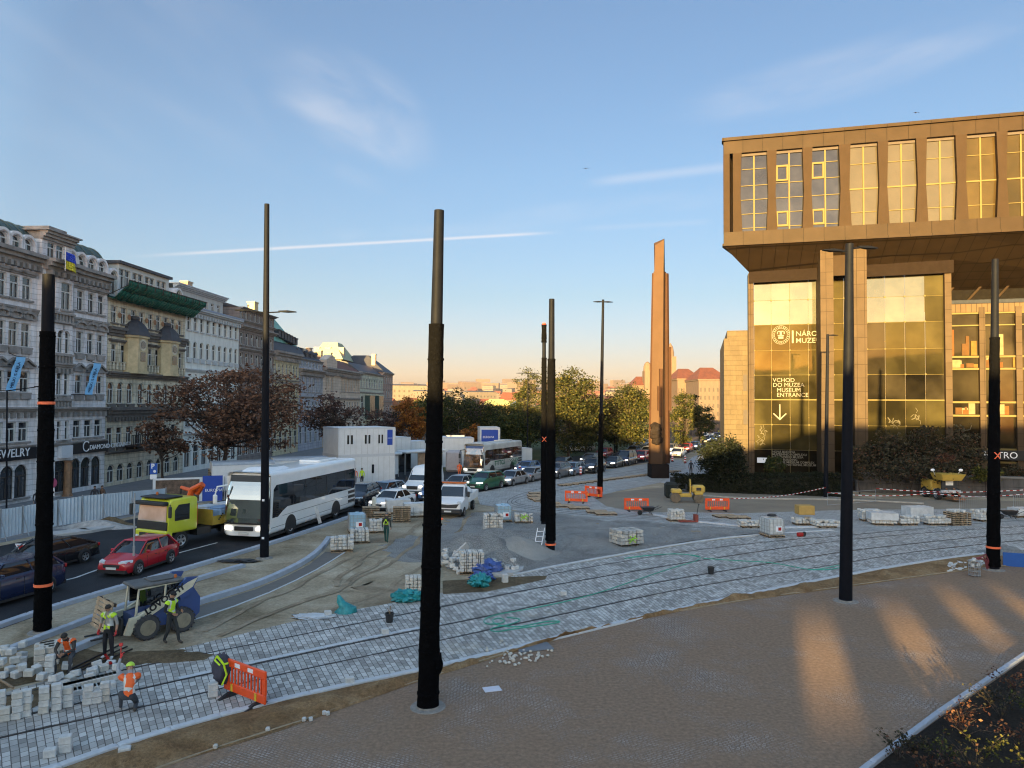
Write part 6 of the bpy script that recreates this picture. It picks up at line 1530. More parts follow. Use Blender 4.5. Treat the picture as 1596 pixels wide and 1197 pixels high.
  hb=MB();c=hx+up_*.02;r=.125 if head=='helmet' else.108;rings=[]
  for i in range(7):
   t=pi/2*i/6;rings.append([c+(side*cos(a)*r*.9+fwd_*(-1)*sin(a)*r*1.05)*max(.03,cos(t))+up_*(r*.95*sin(t))for a in[2*pi*k/14 for k in range(14)]])
  hb.loft(rings)
  if head=='helmet':hb.loft([[c+fwd_*.11+side*x+up_*.0+fwd_*.05*(1-abs(x)/.09)for x in(-.09,-.045,0,.045,.09)],[c+fwd_*.11+side*x+up_*.012+fwd_*.05*(1-abs(x)/.09)for x in(-.09,-.045,0,.045,.09)]])
  hb.build('helmet' if head=='helmet' else('hood' if head=='hood' else 'cap'),hm,b,smooth=True)
 b.location=loc;b.rotation_euler=(0,0,yaw);b.scale=(scale,)*3
 bpy.data.meshes.remove(m2)
 return b
def pz(u,v,h=0.0):
 g=G(u,v,h);return(g.x,g.y,h)
HIV=dict(m=M_HIVY);HIVO=dict(m=M_HIVO);HIVOPEN=dict(m=M_HIVY,open=True);HIVOO=dict(m=M_HIVO,open=True)
person('standing worker in an open yellow vest and grey shirt with red gloves',pz(168,1027),radians(-8),dict(hd=(.02,-.07,1.64),ht=(.02,-.07,1.715),hb=(.01,-.04,1.56),elL=(.27,.05,1.14),wrL=(.29,-.02,.90),elR=(-.28,.05,1.15),wrR=(-.33,.0,.90),anL=(.16,.0,.09),toL=(.19,-.15,.045),knL=(.14,-.03,.49),anR=(-.13,.03,.09),toR=(-.17,-.12,.045)),top=(.30,.29,.27),trou=(.012,.012,.016),vest=HIVOPEN,head='hair',sleeves=False,gloves=True,boots=mat('white_trainers',(.6,.6,.6),var=.1))
person('worker in a yellow vest and black cap walking past the loader',pz(266,1003),radians(72),dict(hd=(0,-.07,1.65),ht=(0,-.06,1.73),elL=(.23,-.04,1.14),wrL=(.16,-.28,1.10),elR=(-.24,.05,1.14),wrR=(-.15,-.22,1.06),knL=(.09,-.18,.50),anL=(.09,-.26,.09),toL=(.09,-.43,.05),knR=(-.09,.03,.48),anR=(-.09,.20,.11),toR=(-.09,.07,.045)),top=(.02,.02,.024),trou=(.025,.028,.03),vest=HIV,head='cap',helm=(.012,.012,.014))
person('worker in an orange vest sitting on setts with bowed head',pz(104,1046),radians(6),dict(pel=(0,.18,.50),spi=(0,.12,.68),che=(0,.0,.86),nec=(0,-.10,1.0),hb=(0,-.15,1.05),hd=(0,-.21,1.11),ht=(0,-.21,1.19),shL=(.20,-.03,.95),shR=(-.20,-.03,.95),elL=(.27,-.16,.70),wrL=(.08,-.38,.64),elR=(-.27,-.16,.70),wrR=(-.07,-.40,.62),hipL=(.11,.14,.47),hipR=(-.11,.14,.47),knL=(.24,-.28,.50),anL=(.20,-.26,.09),toL=(.24,-.42,.045),knR=(-.24,-.28,.50),anR=(-.20,-.26,.09),toR=(-.24,-.42,.045)),top=(.04,.035,.032),trou=(.05,.055,.065),vest=HIVO,head='hair')
person('kneeling worker in a lime helmet and orange vest raising a mallet',pz(201,1107),radians(205),dict(pel=(0,.12,.40),spi=(0,.06,.60),che=(0,-.04,.80),nec=(0,-.12,.94),hb=(0,-.17,1.0),hd=(0,-.21,1.07),ht=(0,-.23,1.14),shL=(.20,-.06,.88),shR=(-.20,-.06,.88),elR=(-.22,-.30,.72),wrR=(-.12,-.45,.55),elL=(.30,-.22,1.08),wrL=(.24,-.30,1.32),hipL=(.11,.10,.38),hipR=(-.11,.10,.38),knL=(.22,-.28,.42),anL=(.20,-.12,.09),toL=(.22,-.27,.045),knR=(-.16,-.25,.08),anR=(-.15,.14,.10),toR=(-.15,.22,.03)),top=(.30,.31,.34),trou=(.05,.055,.065),vest=HIVO,head='helmet',helm=(.50,.75,.06),gloves=True)
mb=MB();mb.tube([(0,0,-.12),(0,0,.25)],.014,6);mb.box((0,0,.27),(.09,.16,.09),.015);ml=mb.build('mallet',mat('red_mallet',(.55,.05,.04),var=.1));tag(ml,'red mallet in the raised hand of the kneeling worker','mallet')
a=radians(205);g=pz(201,1107);ml.location=(g[0]+.24*cos(a)+.34*sin(a),g[1]+.24*sin(a)-.34*cos(a),1.38);ml.rotation_euler=(.3,0,a)
person('man in dark green work clothes with a lime triangle walking away',pz(602,846),radians(176),dict(knL=(.10,-.14,.50),anL=(.09,-.16,.09),toL=(.10,-.32,.045),anR=(-.09,.16,.11),knR=(-.10,.05,.49),toR=(-.1,.04,.045)),top=(.03,.035,.03),trou=(.015,.06,.05),head='hood',helm=(.10,.10,.10))
tri=MB()
for a_,b_ in(((-.15,1.12),(0,1.40)),((0,1.40),(.15,1.12)),((.15,1.12),(-.15,1.12))):tri.tube([(a_[0],.135,a_[1]),(b_[0],.135,b_[1])],.022,4)
t_=tri.build('reflective_triangle',M_HIVY,bpy.data.objects.get([o.name for o in COL.objects if o.get('label','').startswith('man in dark green')][0]))
person('worker in an orange jacket standing by the white cabins',pz(553,757),radians(20),top=(.62,.17,.09),trou=(.10,.10,.12),vest=None)
person('worker in a bright yellow jacket standing by the white cabins',pz(564,757),radians(-15),top=(.48,.68,.03),trou=(.03,.03,.035),vest=None)
person('dark clothed pedestrian on the footway by the round bush',pz(1077,741),radians(175),dict(knL=(.10,-.10,.50),anL=(.09,-.12,.09),toL=(.10,-.26,.045)),top=(.02,.022,.03),trou=(.02,.02,.025))
person('worker in orange beside the patterned coach',pz(716,745),radians(10),top=(.75,.14,.04),trou=(.6,.12,.04))
person('worker in orange overalls in a caravan doorway',(A(446,735,63).x,63,1.0),radians(10),top=(.60,.12,.05),trou=(.40,.08,.05))
person('pedestrian behind the hoarding beside a companion',pz(147,793),radians(30),top=(.03,.03,.035),trou=(.02,.02,.03))
person('pedestrian in brown behind the hoarding',pz(159,792),radians(-20),top=(.10,.06,.04),trou=(.03,.03,.04))
person('pedestrian on the pavement near the arched shop windows',pz(57,800),radians(60),top=(.025,.025,.03),trou=(.03,.03,.04))
M_POLE=mat('pole_paint',(.006,.007,.011),rough=.6,var=.2,scale=3,spec=.07)
M_POLEW=mat('black_wrap',(.0035,.0035,.004),rough=.95,spec=.03,var=.3,scale=9,bump=.8,bscale=14)
M_TAPE=mat('orange_tape',(.85,.16,.06),rough=.5,var=.05)
M_GALV=mat('galvanised',(.34,.35,.36),rough=.5,var=.15,metal=.4)
def pole(name,label,b,t,r0,r1,wraps=(),tapes=(),arms=None,cat='pole',group=None,mark=None,extra=None,cap=None):
 B=G(*b);T=A(t[0],t[1],B.y);H=T.z;L_=Vector((T.x-B.x,0,0))
 root=thing(name,label,cat,(B.x,B.y,0),0,group)
 f=lambda z:Vector((L_.x*z/H,0,z));zv=lambda v:H*(b[1]-v)/(b[1]-t[1])
 mb=MB();mb.tube([f(H*k/10)for k in range(11)],[r0+(r1-r0)*k/10 for k in range(11)],18);mb.build('shaft',M_POLE,root,smooth=True);mb=MB();mb.lathe([(r0*1.9,0),(r0*1.85,.025),(r0*1.25,.03),(r0*1.22,.07),(r0*1.05,.075)],20);mb.build('footing',mat('footing_mortar',(.24,.22,.20),var=.3,scale=6),root)
 rad=lambda z:r0+(r1-r0)*z/H
 for wi,(v0,v1,bulk)in enumerate(wraps):
  z0,z1=zv(v1),zv(v0);n=max(8,int((z1-z0)/.16));mb=MB();rings=[]
  for k in range(n+1):
   z=z0+(z1-z0)*k/n;c=f(z);rr=rad(z)+.018+bulk*(1 if k in(0,n)else.6)
   rings.append([(c.x+(rr+.022*noise.noise(Vector((a*1.3,z*2.6,wi+b[0]))))*cos(a),(rr+.022*noise.noise(Vector((a*1.3,z*2.6,wi+b[0]))))*sin(a),z)for a in[2*pi*q/20 for q in range(20)]])
  mb.loft(rings);w=mb.build('wrapping',M_POLEW,root,smooth=True)
  for k in range(2,n,7):
   mb=MB();z=z0+(z1-z0)*k/n;c=f(z);mb.lathe([(rad(z)+.035+bulk*.6,-.03),(rad(z)+.042+bulk*.6,0),(rad(z)+.035+bulk*.6,.03)],16,(c.x,0,z));mb.build('wrap_band',M_POLEW,w)
 for v in tapes:
  z=zv(v);c=f(z);mb=MB();mb.lathe([(rad(z)+.05,-.05),(rad(z)+.062,-.045),(rad(z)+.062,.045),(rad(z)+.05,.05)],18,(c.x,0,z));mb.build('tape',M_TAPE,root)
 if mark:
  z=zv(mark);c=f(z);mb=MB();s=.30
  for sg in(-1,1):
   P=[Vector((c.x+sg*s*(q-.5)*.9,0,z+s*(q-.5)*1.1))for q in(0,.33,.66,1)]
   mb.loft([[Vector((p.x-.03,-sqrt(max(.01,(rad(z)+.06)**2-(p.x-c.x)**2))-.012,p.z)),Vector((p.x+.03,-sqrt(max(.01,(rad(z)+.06)**2-(p.x-c.x)**2))-.012,p.z)),Vector((p.x+.03,-sqrt(max(.01,(rad(z)+.06)**2-(p.x-c.x)**2))+.01,p.z)),Vector((p.x-.03,-sqrt(max(.01,(rad(z)+.06)**2-(p.x-c.x)**2))+.01,p.z))]for p in P])
  mb.build('cross_mark',M_TAPE,root)
 if cap:mb=MB();c=f(H);mb.lathe([(r1*1.15,-.35),(r1*1.2,0),(r1*.9,.12),(.01,.14)],12,(c.x,0,H));mb.build('cap',cap,root)
 for(z_v,dx,dy,rise,ln)in(arms or()):
  z=zv(z_v);c=f(z);e=Vector((dx,dy,0)).normalized()
  mb=MB();mb.tube([c,c+e*ln*.5+Vector((0,0,rise*.5)),c+e*ln+Vector((0,0,rise))],.035,6);a_=mb.build('arm',M_POLE,root)
  q=c+e*(ln+.42)+Vector((0,0,rise));mb=MB();nn=Vector((-e.y,e.x,0))
  mb.loft([[q-e*.48-nn*.06,q-e*.48+nn*.06,q-e*.48+nn*.06+Vector((0,0,.07)),q-e*.48-nn*.06+Vector((0,0,.07))],[q-nn*.15-Vector((0,0,.02)),q+nn*.15-Vector((0,0,.02)),q+nn*.12+Vector((0,0,.09)),q-nn*.12+Vector((0,0,.09))],[q+e*.45-nn*.08,q+e*.45+nn*.08,q+e*.45+nn*.08+Vector((0,0,.04)),q+e*.45-nn*.08+Vector((0,0,.04))]]);mb.build('lamp_head',M_POLE,a_)
 if extra:extra(root,f,zv,rad)
 return root
TP='tall tram poles wrapped in black'
pole('tram_pole','black wrapped pole at the left with orange tape twice round it',(66,985),(76,428),.245,.20,[(518,980,.03)],[630,912],group=TP)
def stick(root,f,zv,rad):
 mb=MB()
 for v in(780,838):z=zv(v);c=f(z);mb.b2((c.x-.06,-rad(z)-.02,z-.05),(c.x+.06,-rad(z)+.01,z+.06))
 mb.build('sticker',M_LET,root)
pole('lamp_pole','bare dark blue lamp pole in front of the white coach',(412,870),(416,318),.23,.13,arms=[(489,1,.12,.05,.7),(489,-1,-.3,.05,.7)],cat='lamp pole',extra=stick)
def knob(root,f,zv,rad):
 z=zv(1035);c=f(z);mb=MB();mb.blob((c.x+.22,-.02,z),.22,(.7,.9,1.5),.3,1.3,12,8,4);mb.build('wrapped_box',M_POLEW,root,smooth=True)
 z=zv(812);c=f(z);mb=MB();mb.lathe([(.03,0),(.03,.05)],8,(c.x+rad(z)+.04,-.03,z),'x');mb.build('tag',M_TAPE,root)
pole('tram_pole','tallest black wrapped pole, nearest the camera, with a boxy bulge near its foot',(667,1102),(684.5,328),.255,.135,[(508,1098,.03)],group=TP,extra=knob)
pole('tram_pole','twin black pole with a red cap and an orange cross',(848,818),(848,506),.21,.12,[(506,534,.05),(558,812,.03)],mark=685,cap=mat('red_cap',(.5,.06,.03),var=.1),group=TP)
pole('tram_pole','twin black pole with one orange band just above the ground',(858,860),(860,466),.25,.155,[(560,842,.04)],[848],group=TP)
T4=[(470,1,.1,-.12,.25),(470,-1,-.1,-.12,.25),(470,.3,1,-.12,.25),(470,-.3,-1,-.12,.25)]
pole('lamp_pole','two-armed lamp with a black wrapped lower half left of the pylon',(935,771),(940,467),.22,.11,[(645,766,.05)],arms=[(471,1,.1,.0,.05),(471,-1,-.1,.0,.05)],cat='lamp pole',group='lamps along the far road')
pole('lamp_pole','dark blue two-armed lamp pole rising from the plaza in front of the museum',(1318,937),(1324,380),.265,.16,arms=[(391,-1,-.25,-.06,.42),(388,1,.25,.08,.52)],cat='lamp pole')
def hosed(root,f,zv,rad):
 mb=MB()
 for k in range(3):mb.tube([(-.22-.05*k,-.05,.0),(-.30-.09*k,-.1,.5),(-.45-.15*k,-.12,.8-.1*k),(-.75-.12*k,-.15,.62),(-.95-.1*k,-.15,.35)],.035,6)
 mb.build('cable_loop',mat('maroon_hose',(.16,.03,.04),var=.2),root)
 z=zv(835);mb=MB();mb.box((rad(z)+.03,-.05,z),(.05,.05,.06));mb.build('tag',mat('flag_yellow',(.62,.52,.03)),root)
pole('tram_pole','black wrapped pole at the right with an orange cross and maroon cable loops',(1548,888),(1551,404),.275,.15,[(527,882,.03)],[853],mark=711,group=TP,extra=hosed)
pole('lamp_pole','slim dark pole standing by the forecourt hedge',(1287,776),(1290,521),.20,.11,arms=[(523,1,0,0,.05)],cat='lamp pole')
for b,t,lab in(((822,722),(823,581),'thin T-shaped lamp in front of the acacia trees'),((958,707),(958.5,604),'thin T-shaped lamp before the yellow-green tree'),((1077,692),(1077,621),'small thin lamp right of the pylon'),((1061,705),(1061,670),'lowest thin lamp just behind the pylon')):
 pole('street_lamp',lab,b,t,.10,.06,arms=[(t[1]+1,1,0,0,.8),(t[1]+1,-1,0,0,.8)]if b[0]<1000 else[(t[1]+1,-1,0,.0,.3)],cat='street lamp',group='lamps along the far road')
pole('street_lamp','thin lamp with one arm at the far left before the facade',(10,812),(11,608),.06,.05,arms=[(609,1,-.15,.25,2.2)],cat='street lamp')
def signpost(label,b,t,build,rad_=.035,m=None):
 B=G(*b);T=A(t[0],t[1],B.y);root=thing('sign_post',label,'sign',(B.x,B.y,0));mb=MB();mb.tube([(0,0,0),(T.x-B.x,0,T.z)],rad_,8);mb.build('post',m or M_GALV,root);build(root,T.x-B.x,T.z);return root
def fat(root,x,z):
 mb=MB();mb.tube([(0,0,0),(x*.35,0,z*.35)],.055,8);mb.build('sleeve',M_GALV,root)
signpost('bare galvanised post in front of the red hatchback',(208,896),(210,768),fat)
def psign(root,x,z):
 mb=MB();mb.box((x,-.05,z-.45),(.62,.03,.9),.01);s=mb.build('panel',mat('sign_blue',(.015,.08,.36),var=.05),root)
 mb=MB();text_mesh(mb,'P',.55,(x-.2,-.07,z-.42),depth=.006,bold=.015);mb.lathe([(.12,-.07),(.12,-.066)],14,(x+.1,0,z-.66),'y');mb.build('lettering',M_LET,s)
 mb=MB();mb.box((x,-.05,z-1.13),(.55,.03,.40),.01);mb.build('lower_panel',M_LET,root)
signpost('blue parking sign with a white plate below it',(240,782),(240,722),psign)
def rsign(root,x,z):
 mb=MB();mb.lathe([(.33,-.03),(.33,0)],18,(x,-.05,z-.35),'y');mb.build('disc',mat('sign_maroon',(.22,.03,.09),var=.1),root)
 mb=MB();mb.box((x,-.05,z-.95),(.3,.02,.5));mb.build('lower_panel',M_LET,root)
signpost('round dark red sign just right of the first wrapped pole',(83,822),(82.5,744),rsign)
def ysign(root,x,z):
 mb=MB();mb.mi=0;mb.prism([(x-.3,z),(x+.3,z),(x,z-.55)],-.06,-.04);mb.mi=1;mb.prism([(x-.17,z-.08),(x+.17,z-.08),(x,z-.40)],-.066,-.0605);mb.build('panel',[M_LET,M_TAIL],root)
signpost('small red and white triangle sign between the dark cars',(33,866),(33,847),ysign)
M_PAL=mat('pallet_wood',(.24,.165,.10),var=.35,scale=5,rough=.9)
M_BLOCK=mat('sett_granite',(.52,.515,.50),var=.2,scale=6,rough=.85,bump=.3,bscale=25)
M_BLOCKW=mat('sett_granite_warm',(.50,.47,.42),var=.2,scale=6,rough=.85,bump=.3,bscale=25)
M_FILM=mat('wrap_film',(.52,.53,.54),rough=.35,var=.2,scale=2,bump=.6,bscale=5)
M_CONC=mat('precast_concrete',(.42,.41,.40),var=.15,scale=2)
mb=MB()
for y in(-.36,0,.36):
 mb.mi=0;mb.b2((-.6,y-.05,0),(.6,y+.05,.022))
 mb.mi=1
 for x in(-.53,0,.53):mb.b2((x-.07,y-.05,.0222),(x+.07,y+.05,.10))
mb.mi=0
for x in(-.53,0,.53):mb.b2((x-.07,-.4,.1002),(x+.07,.4,.122))
for k in range(7):mb.b2((-.6,-.4+.12*k,.1222),(.6,-.4+.12*k+.09,.144))
_p=mb.build('pallet',[mat('pallet_board',(.36,.27,.18),var=.35,scale=5,rough=.9),mat('pallet_block',(.045,.03,.02),var=.3,scale=5)]);PAL=_p.data;bpy.data.objects.remove(_p)
def pallet(u,v,rz,label,h=0,group='wooden pallets',sc=1.0,xyz=None,dark=None):
 o=bpy.data.objects.new('pallet',PAL);COL.objects.link(o);g=xyz or G(u,v);o.location=(g[0],g[1],.012+h);o.rotation_euler=(0,0,rz);o.scale=(sc,sc,1)
 return tag(o,label,'pallet',group)
def palstack(u,v,rz,n,label,**k):
 for i in range(n):pallet(u,v,rz+R.uniform(-.05,.05),label,.146*i,**k)
def blockbundle(u,v,rz,label,nx=5,ny=4,nz=4,s=.21,film=False,m=None,h=.16,strap=True,group='bundles of setts',sh=.17,pal=True,miss=0.1,green=False):
 g=G(u,v)
 if pal:pallet(u,v,rz,'pallet under: '+label if False else 'pallet carrying the '+label,0,'pallets under loads',1.0)
 mb=MB();rr=random.Random(int(u*7+v))
 for k in range(nz):
  for i in range(nx):
   for j in range(ny):
    if 0<i<nx-1 and 0<j<ny-1 and k<nz-1:continue
    if k==nz-1 and rr.random()<miss:continue
    mb.mi=0 if rr.random()<.6 else 1
    e=rr.uniform(-.012,.012)
    mb.box(((i-(nx-1)/2)*s+e,(j-(ny-1)/2)*s+rr.uniform(-.012,.012),sh*(k+.5)),(s*.90,s*.90,sh*.88),.014)
 root=thing('sett_bundle',label,'stone bundle',(g.x,g.y,h),rz,group)
 mb.build('stones',[m or M_BLOCK,M_BLOCKW],root)
 if strap:
  mb=MB()
  for x in(-.28,.28):mb.b2((x-.012,-ny*s/2-.02,0),(x+.012,-ny*s/2-.012,nz*sh));mb.b2((x-.012,-ny*s/2-.012,nz*sh+.004),(x+.012,ny*s/2,nz*sh+.01))
  mb.build('strap',M_TRIM,root)
 if film:
  mb=MB();n=9
  top=[[(-nx*s/2*1.06+nx*s*1.06*i/n,-ny*s/2*1.06+ny*s*1.06*j/n,nz*sh+.03+.05*noise.noise(Vector((i*.9,j*.9,u))))for i in range(n+1)]for j in range(n+1)]
  for j in range(n):
   for i in range(n):mb.quad(top[j][i],top[j][i+1],top[j+1][i+1],top[j+1][i])
  for(ax,sg)in((0,-1),(0,1),(1,-1),(1,1)):
   for i in range(n):
    def ep(i_,zz):
     t=-1+2*i_/n;q=1.05+.03*noise.noise(Vector((i_*1.1,zz*3,u+ax)))
     return(sg*nx*s/2*q,t*ny*s/2*1.05,zz)if ax==0 else(t*nx*s/2*1.05,sg*ny*s/2*q,zz)
    mb.quad(ep(i,nz*sh*.35),ep(i+1,nz*sh*.35),ep(i+1,nz*sh+.03),ep(i,nz*sh+.03))
  mb.build('film',M_FILM,root,smooth=True)
 if green:
  mb=MB()
  for a0,b0 in(((-.25,.1),(.2,.5)),((.2,.1),(-.2,.5)),((-.3,.3),(.3,.34))):mb.tube([(a0[0],-ny*s/2-.02,a0[1]),(b0[0],-ny*s/2-.02,b0[1])],.03,4)
  mb.build('paint_mark',mat('lime_spray',(.30,.60,.05),var=.1),root)
 return root
def ibc(u,v,rz,label,col,full=True,mark=True):
 g=G(u,v);root=thing('water_tank',label,'tank',(g.x,g.y,.012),rz);mb=MB();mb.box((0,0,.68),(.98,1.14,.98),.07);mb.lathe([(.16,1.17),(.16,1.24),(.12,1.26),(.01,1.26)],12);mb.build('tank',mat('tank_%d'%int(col[0]*100),col,rough=.35,var=.1,scale=3),root)
 mb=MB();a,b=.51,.59
 for z in(.2,.44,.68,.92,1.15):
  for p,q in(((-a,-b),(a,-b)),((a,-b),(a,b)),((a,b),(-a,b)),((-a,b),(-a,-b))):mb.tube([(p[0],p[1],z),(q[0],q[1],z)],.014,4)
 for k in range(5):
  t=-1+.5*k
  for p in((t*a,-b-.01),(t*a,b+.01),(-a-.01,t*b),(a+.01,t*b)):mb.tube([(p[0],p[1],.15),(p[0],p[1],1.16)],.014,4)
 mb.build('cage',M_GALV,root);o=bpy.data.objects.new('pallet_base',PAL);COL.objects.link(o);o.parent=root;o.scale=(.9,1.5,1)
 if mark:mb=MB();mb.box((.1,-b-.03,.55),(.42,.012,.34));mb.build('label_plate',M_LET,root);mb=MB();mb.box((.16,-b-.04,.55),(.2,.01,.2));mb.build('red_emblem',M_TAIL,root)
 return root
def P2(u,v):g=G(u,v);return Vector((g.x,g.y,0))
blockbundle(533,859,.25,'bundle of pale setts nearest the curving kerb',6,4,4,miss=.3)
blockbundle(560,846,.3,'film covered setts beside the blue tank',5,4,4,miss=.2)
ibc(556,829,.3,'blue water tank in a cage by the curving kerb',(.30,.46,.58))
blockbundle(586,830,.3,'small bundle of setts right of the blue tank',4,4,4,strap=False)
for(u,v,n,lab)in((578,806,5,'pallet in the low stack left of the walking man'),(596,812,4,'pallet in the stack just behind the walking man'),(626,813,7,'pallet in the higher stack right of the walking man')):palstack(u,v,.18,n,lab,group=lab)
for u,v,lab in((620,800,'row of kerb stones under film behind the pallet stacks'),(648,806,'film wrapped stones left of the tallest pole')):blockbundle(u,v,.35,lab,8,4,5,film=True,strap=True)
mb=MB();mb.lathe([(.16,0),(.18,.3),(.17,1.05),(.10,1.15),(.02,1.16)],10);o=mb.build('marker_post',mat('white_plastic',(.62,.60,.52),var=.08));o.location=P2(583,798);tag(o,'white plastic marker post left of the white saloon','post')
blockbundle(650,929,.2,'pale brick-like bundle of setts at the foot of the tallest pole',6,4,5,s=.17,sh=.14,m=M_BLOCKW,strap=False,pal=True)
blockbundle(735,893,.15,'tall bundle of setts with a film lid beside the blue tarpaulin',6,5,6,s=.19,sh=.15)
blockbundle(768,829,.2,'two-tier bundle of setts under the second blue tank',6,4,6,s=.2,miss=.2);
q=ibc(784,813,.2,'pale blue water tank behind a tall bundle of setts',(.30,.46,.56));
blockbundle(816,815,.1,'low bundle of setts with lime marks beside the wheel tracks',6,4,3,miss=.3,green=True)
blockbundle(976,850,.45,'lone film wrapped bundle with lime paint on the gravel',6,5,4,s=.26,sh=.2,green=True,m=mat('wrapped_grey',(.36,.36,.35),var=.3))
rr=random.Random(3)
for k in range(26):
 u,v=rr.uniform(683,722),rr.uniform(868,895);g=P2(u,v);mb=MB();mb.box((0,0,0),(.28,.2,.18),.015);o=mb.build('paving_block',M_BLOCK if k%3 else M_BLOCKW);o.location=(g.x,g.y,.1+max(0,rr.uniform(-.05,.34)));o.rotation_euler=(rr.uniform(-.4,.4),rr.uniform(-.4,.4),rr.uniform(0,3));tag(o,'loose sett in the tumbled heap right of the tallest pole','paving block','tumbled heap of setts')
for k in range(12):
 u,v=rr.uniform(764,806),rr.uniform(884,892);g=P2(u,v);mb=MB();mb.box((0,0,0),(.26,.2,.18),.015);o=mb.build('paving_block',M_BLOCK);o.location=(g.x,g.y,.22+(.18 if k%3==0 else 0));o.rotation_euler=(0,0,rr.uniform(0,3));tag(o,'sett lying on the curved slab beside the blue tarpaulin','paving block','setts on the curved slab')
mb=MB();P=[P2(760,897),P2(780,899),P2(800,897),P2(815,891)];Q=[p+Vector((.1,.9,0))for p in P];mb.loft([[(a.x,a.y,.0),(b.x,b.y,.0),(b.x,b.y,.14),(a.x,a.y,.14)]for a,b in zip(P,Q)]);tag(mb.build('curved_slab',M_CONC),'curved pale slab carrying loose setts','slab')
mb=MB();mb.box((0,0,0),(1.0,.12,.4),.02);o=mb.build('kerb_slab',M_CONC);g=P2(718,876);o.location=(g.x,g.y,.55);o.rotation_euler=(.3,-.7,.4);tag(o,'stone slab tilted on the tumbled setts','slab')
def heap(name,u,v,r,h,m,label,seed,sq=(1,1)):
 g=G(u,v);mb=MB();n=40;rings=[]
 for i in range(13):
  t=i/12;ring=[]
  for k in range(n):
   a=2*pi*k/n;q=1+.22*noise.noise(Vector((cos(a)*1.5,sin(a)*1.5,seed)))
   z=h*(.5+.5*cos(pi*t))*(1+.12*noise.noise(Vector((cos(a)*t*3,sin(a)*t*3,seed+4))))
   ring.append((r*sq[0]*t*q*cos(a)+.0001*cos(a),r*sq[1]*t*q*sin(a)+.0001*sin(a),max(-.02,z+.05*noise.noise(Vector((cos(a)*t*7,sin(a)*t*7,seed)))*(1-t))))
  rings.append(ring)
 mb.loft(rings,caps=False);o=mb.build(name,m,smooth=True);o.location=(g.x,g.y,.0);return tag(o,label,'heap')
heap('gravel_heap',745,862,3.0,1.1,M_GRAVEL,'grey gravel heap behind the setts and tarpaulin',1,(1.3,1));heap('gravel_heap',782,880,2.0,.75,M_GRAVEL,'smaller grey gravel heap right of the blue tarpaulin',2)
heap('sand_heap',808,862,2.2,.9,groundmat('grit',(.28,.27,.25),(.37,.35,.32),None,.6,bump=.8,fine=26),'heap of pale grit left of the twin poles',3,(1.2,1));heap('gravel_heap',778,840,3.0,.6,M_GRAVEL,'low grey gravel bank below the tall sett bundle',5,(1.5,1));heap('gravel_heap',905,842,3.4,.35,M_GRAVEL,'broad flat mound of gravel right of the twin poles',6,(1.6,1))
heap('soil_heap',256,1024,1.0,.12,M_TRENCH,'low brown soil mound by the sett edge near the loader',7,(1.8,.7))
def crumple(name,u,v,r,h,m,label,cat,seed,sq=(1,1,1),hz=.0):
 mb=MB();mb.blob((0,0,h*.5),r,(sq[0],sq[1],h/r*.6),.55,2.2,26,14,seed);o=mb.build(name,m,smooth=True);g=P2(u,v);o.location=(g.x,g.y,hz);return tag(o,label,cat)
M_TARP=mat('blue_tarp',(.06,.11,.33),rough=.5,var=.4,scale=4,bump=.9,bscale=5);M_TEAL=mat('teal_bag',(.015,.22,.24),rough=.5,var=.35,scale=5,bump=.9,bscale=6)
crumple('tarpaulin',757,893,.75,.55,M_TARP,'crumpled blue tarpaulin beside the tall sett bundle','tarpaulin',3,(1.1,.9,1));crumple('tarpaulin',752,905,.45,.35,M_TARP,'trailing end of blue sheeting in front of the tarpaulin','tarpaulin',5,(1.2,1,1))
crumple('teal_bag',748,914,.45,.5,M_TEAL,'teal net bag lying below the blue tarpaulin','bag',8);crumple('teal_bag',635,937,.48,.42,M_TEAL,'teal bag lying on its side left of the tallest pole','bag',11,(1.3,.8,1))
mb=MB();mb.loft([[(.42*cos(a)*(1+.2*sin(3*a)),.30*sin(a),0)for a in[2*pi*k/14 for k in range(14)]],[(.1+.34*cos(a),.24*sin(a),.22)for a in[2*pi*k/14 for k in range(14)]],[(-.16+.18*cos(a),.14*sin(a),.42)for a in[2*pi*k/14 for k in range(14)]],[(-.26+.05*cos(a),.05*sin(a),.68)for a in[2*pi*k/14 for k in range(14)]]]);o=mb.build('teal_bag',M_TEAL,smooth=True);o.location=P2(538,955);tag(o,'teal net bag standing upright on the sand','bag')
crumple('plastic_sheet',487,962,.6,.08,M_FILM,'white plastic scrap lying on the track edge','plastic sheet',12,(1.3,.6,1))
def bucket(u,v,label,tools=False):
 g=G(u,v);root=thing('bucket',label,'bucket',(g.x,g.y,.012));mb=MB();mb.lathe([(.125,0),(.165,.32),(.18,.32),(.18,.34),(.15,.34),(.115,.03),(.001,.03)],16);mb.build('pail',M_TRIM,root);mb=MB();mb.tube([(-.17,0,.33),(-.12,.02,.43),(.0,.03,.47),(.12,.02,.43),(.17,0,.33)],.008,5);mb.build('handle',M_GALV,root)
 if tools:mb=MB();mb.tube([(0,0,.2),(.03,0,.6)],.02,5);mb.tube([(.05,.04,.2),(-.08,.0,.52)],.015,5);mb.build('tool_handle',M_PAL,root)
bucket(607,970,'black bucket with tool handles left of the tallest pole',True);bucket(1108,895,'lone black bucket on the track paving')
M_HOSE=mat('green_hose',(.05,.34,.24),rough=.45,var=.1)
def hose(px,label,r=.022):
 P=smoothp([G(u,v,.03)for u,v in px],3);mb=MB();mb.tube(P,r,5);tag(mb.build('hose',M_HOSE,smooth=True),label,'hose')
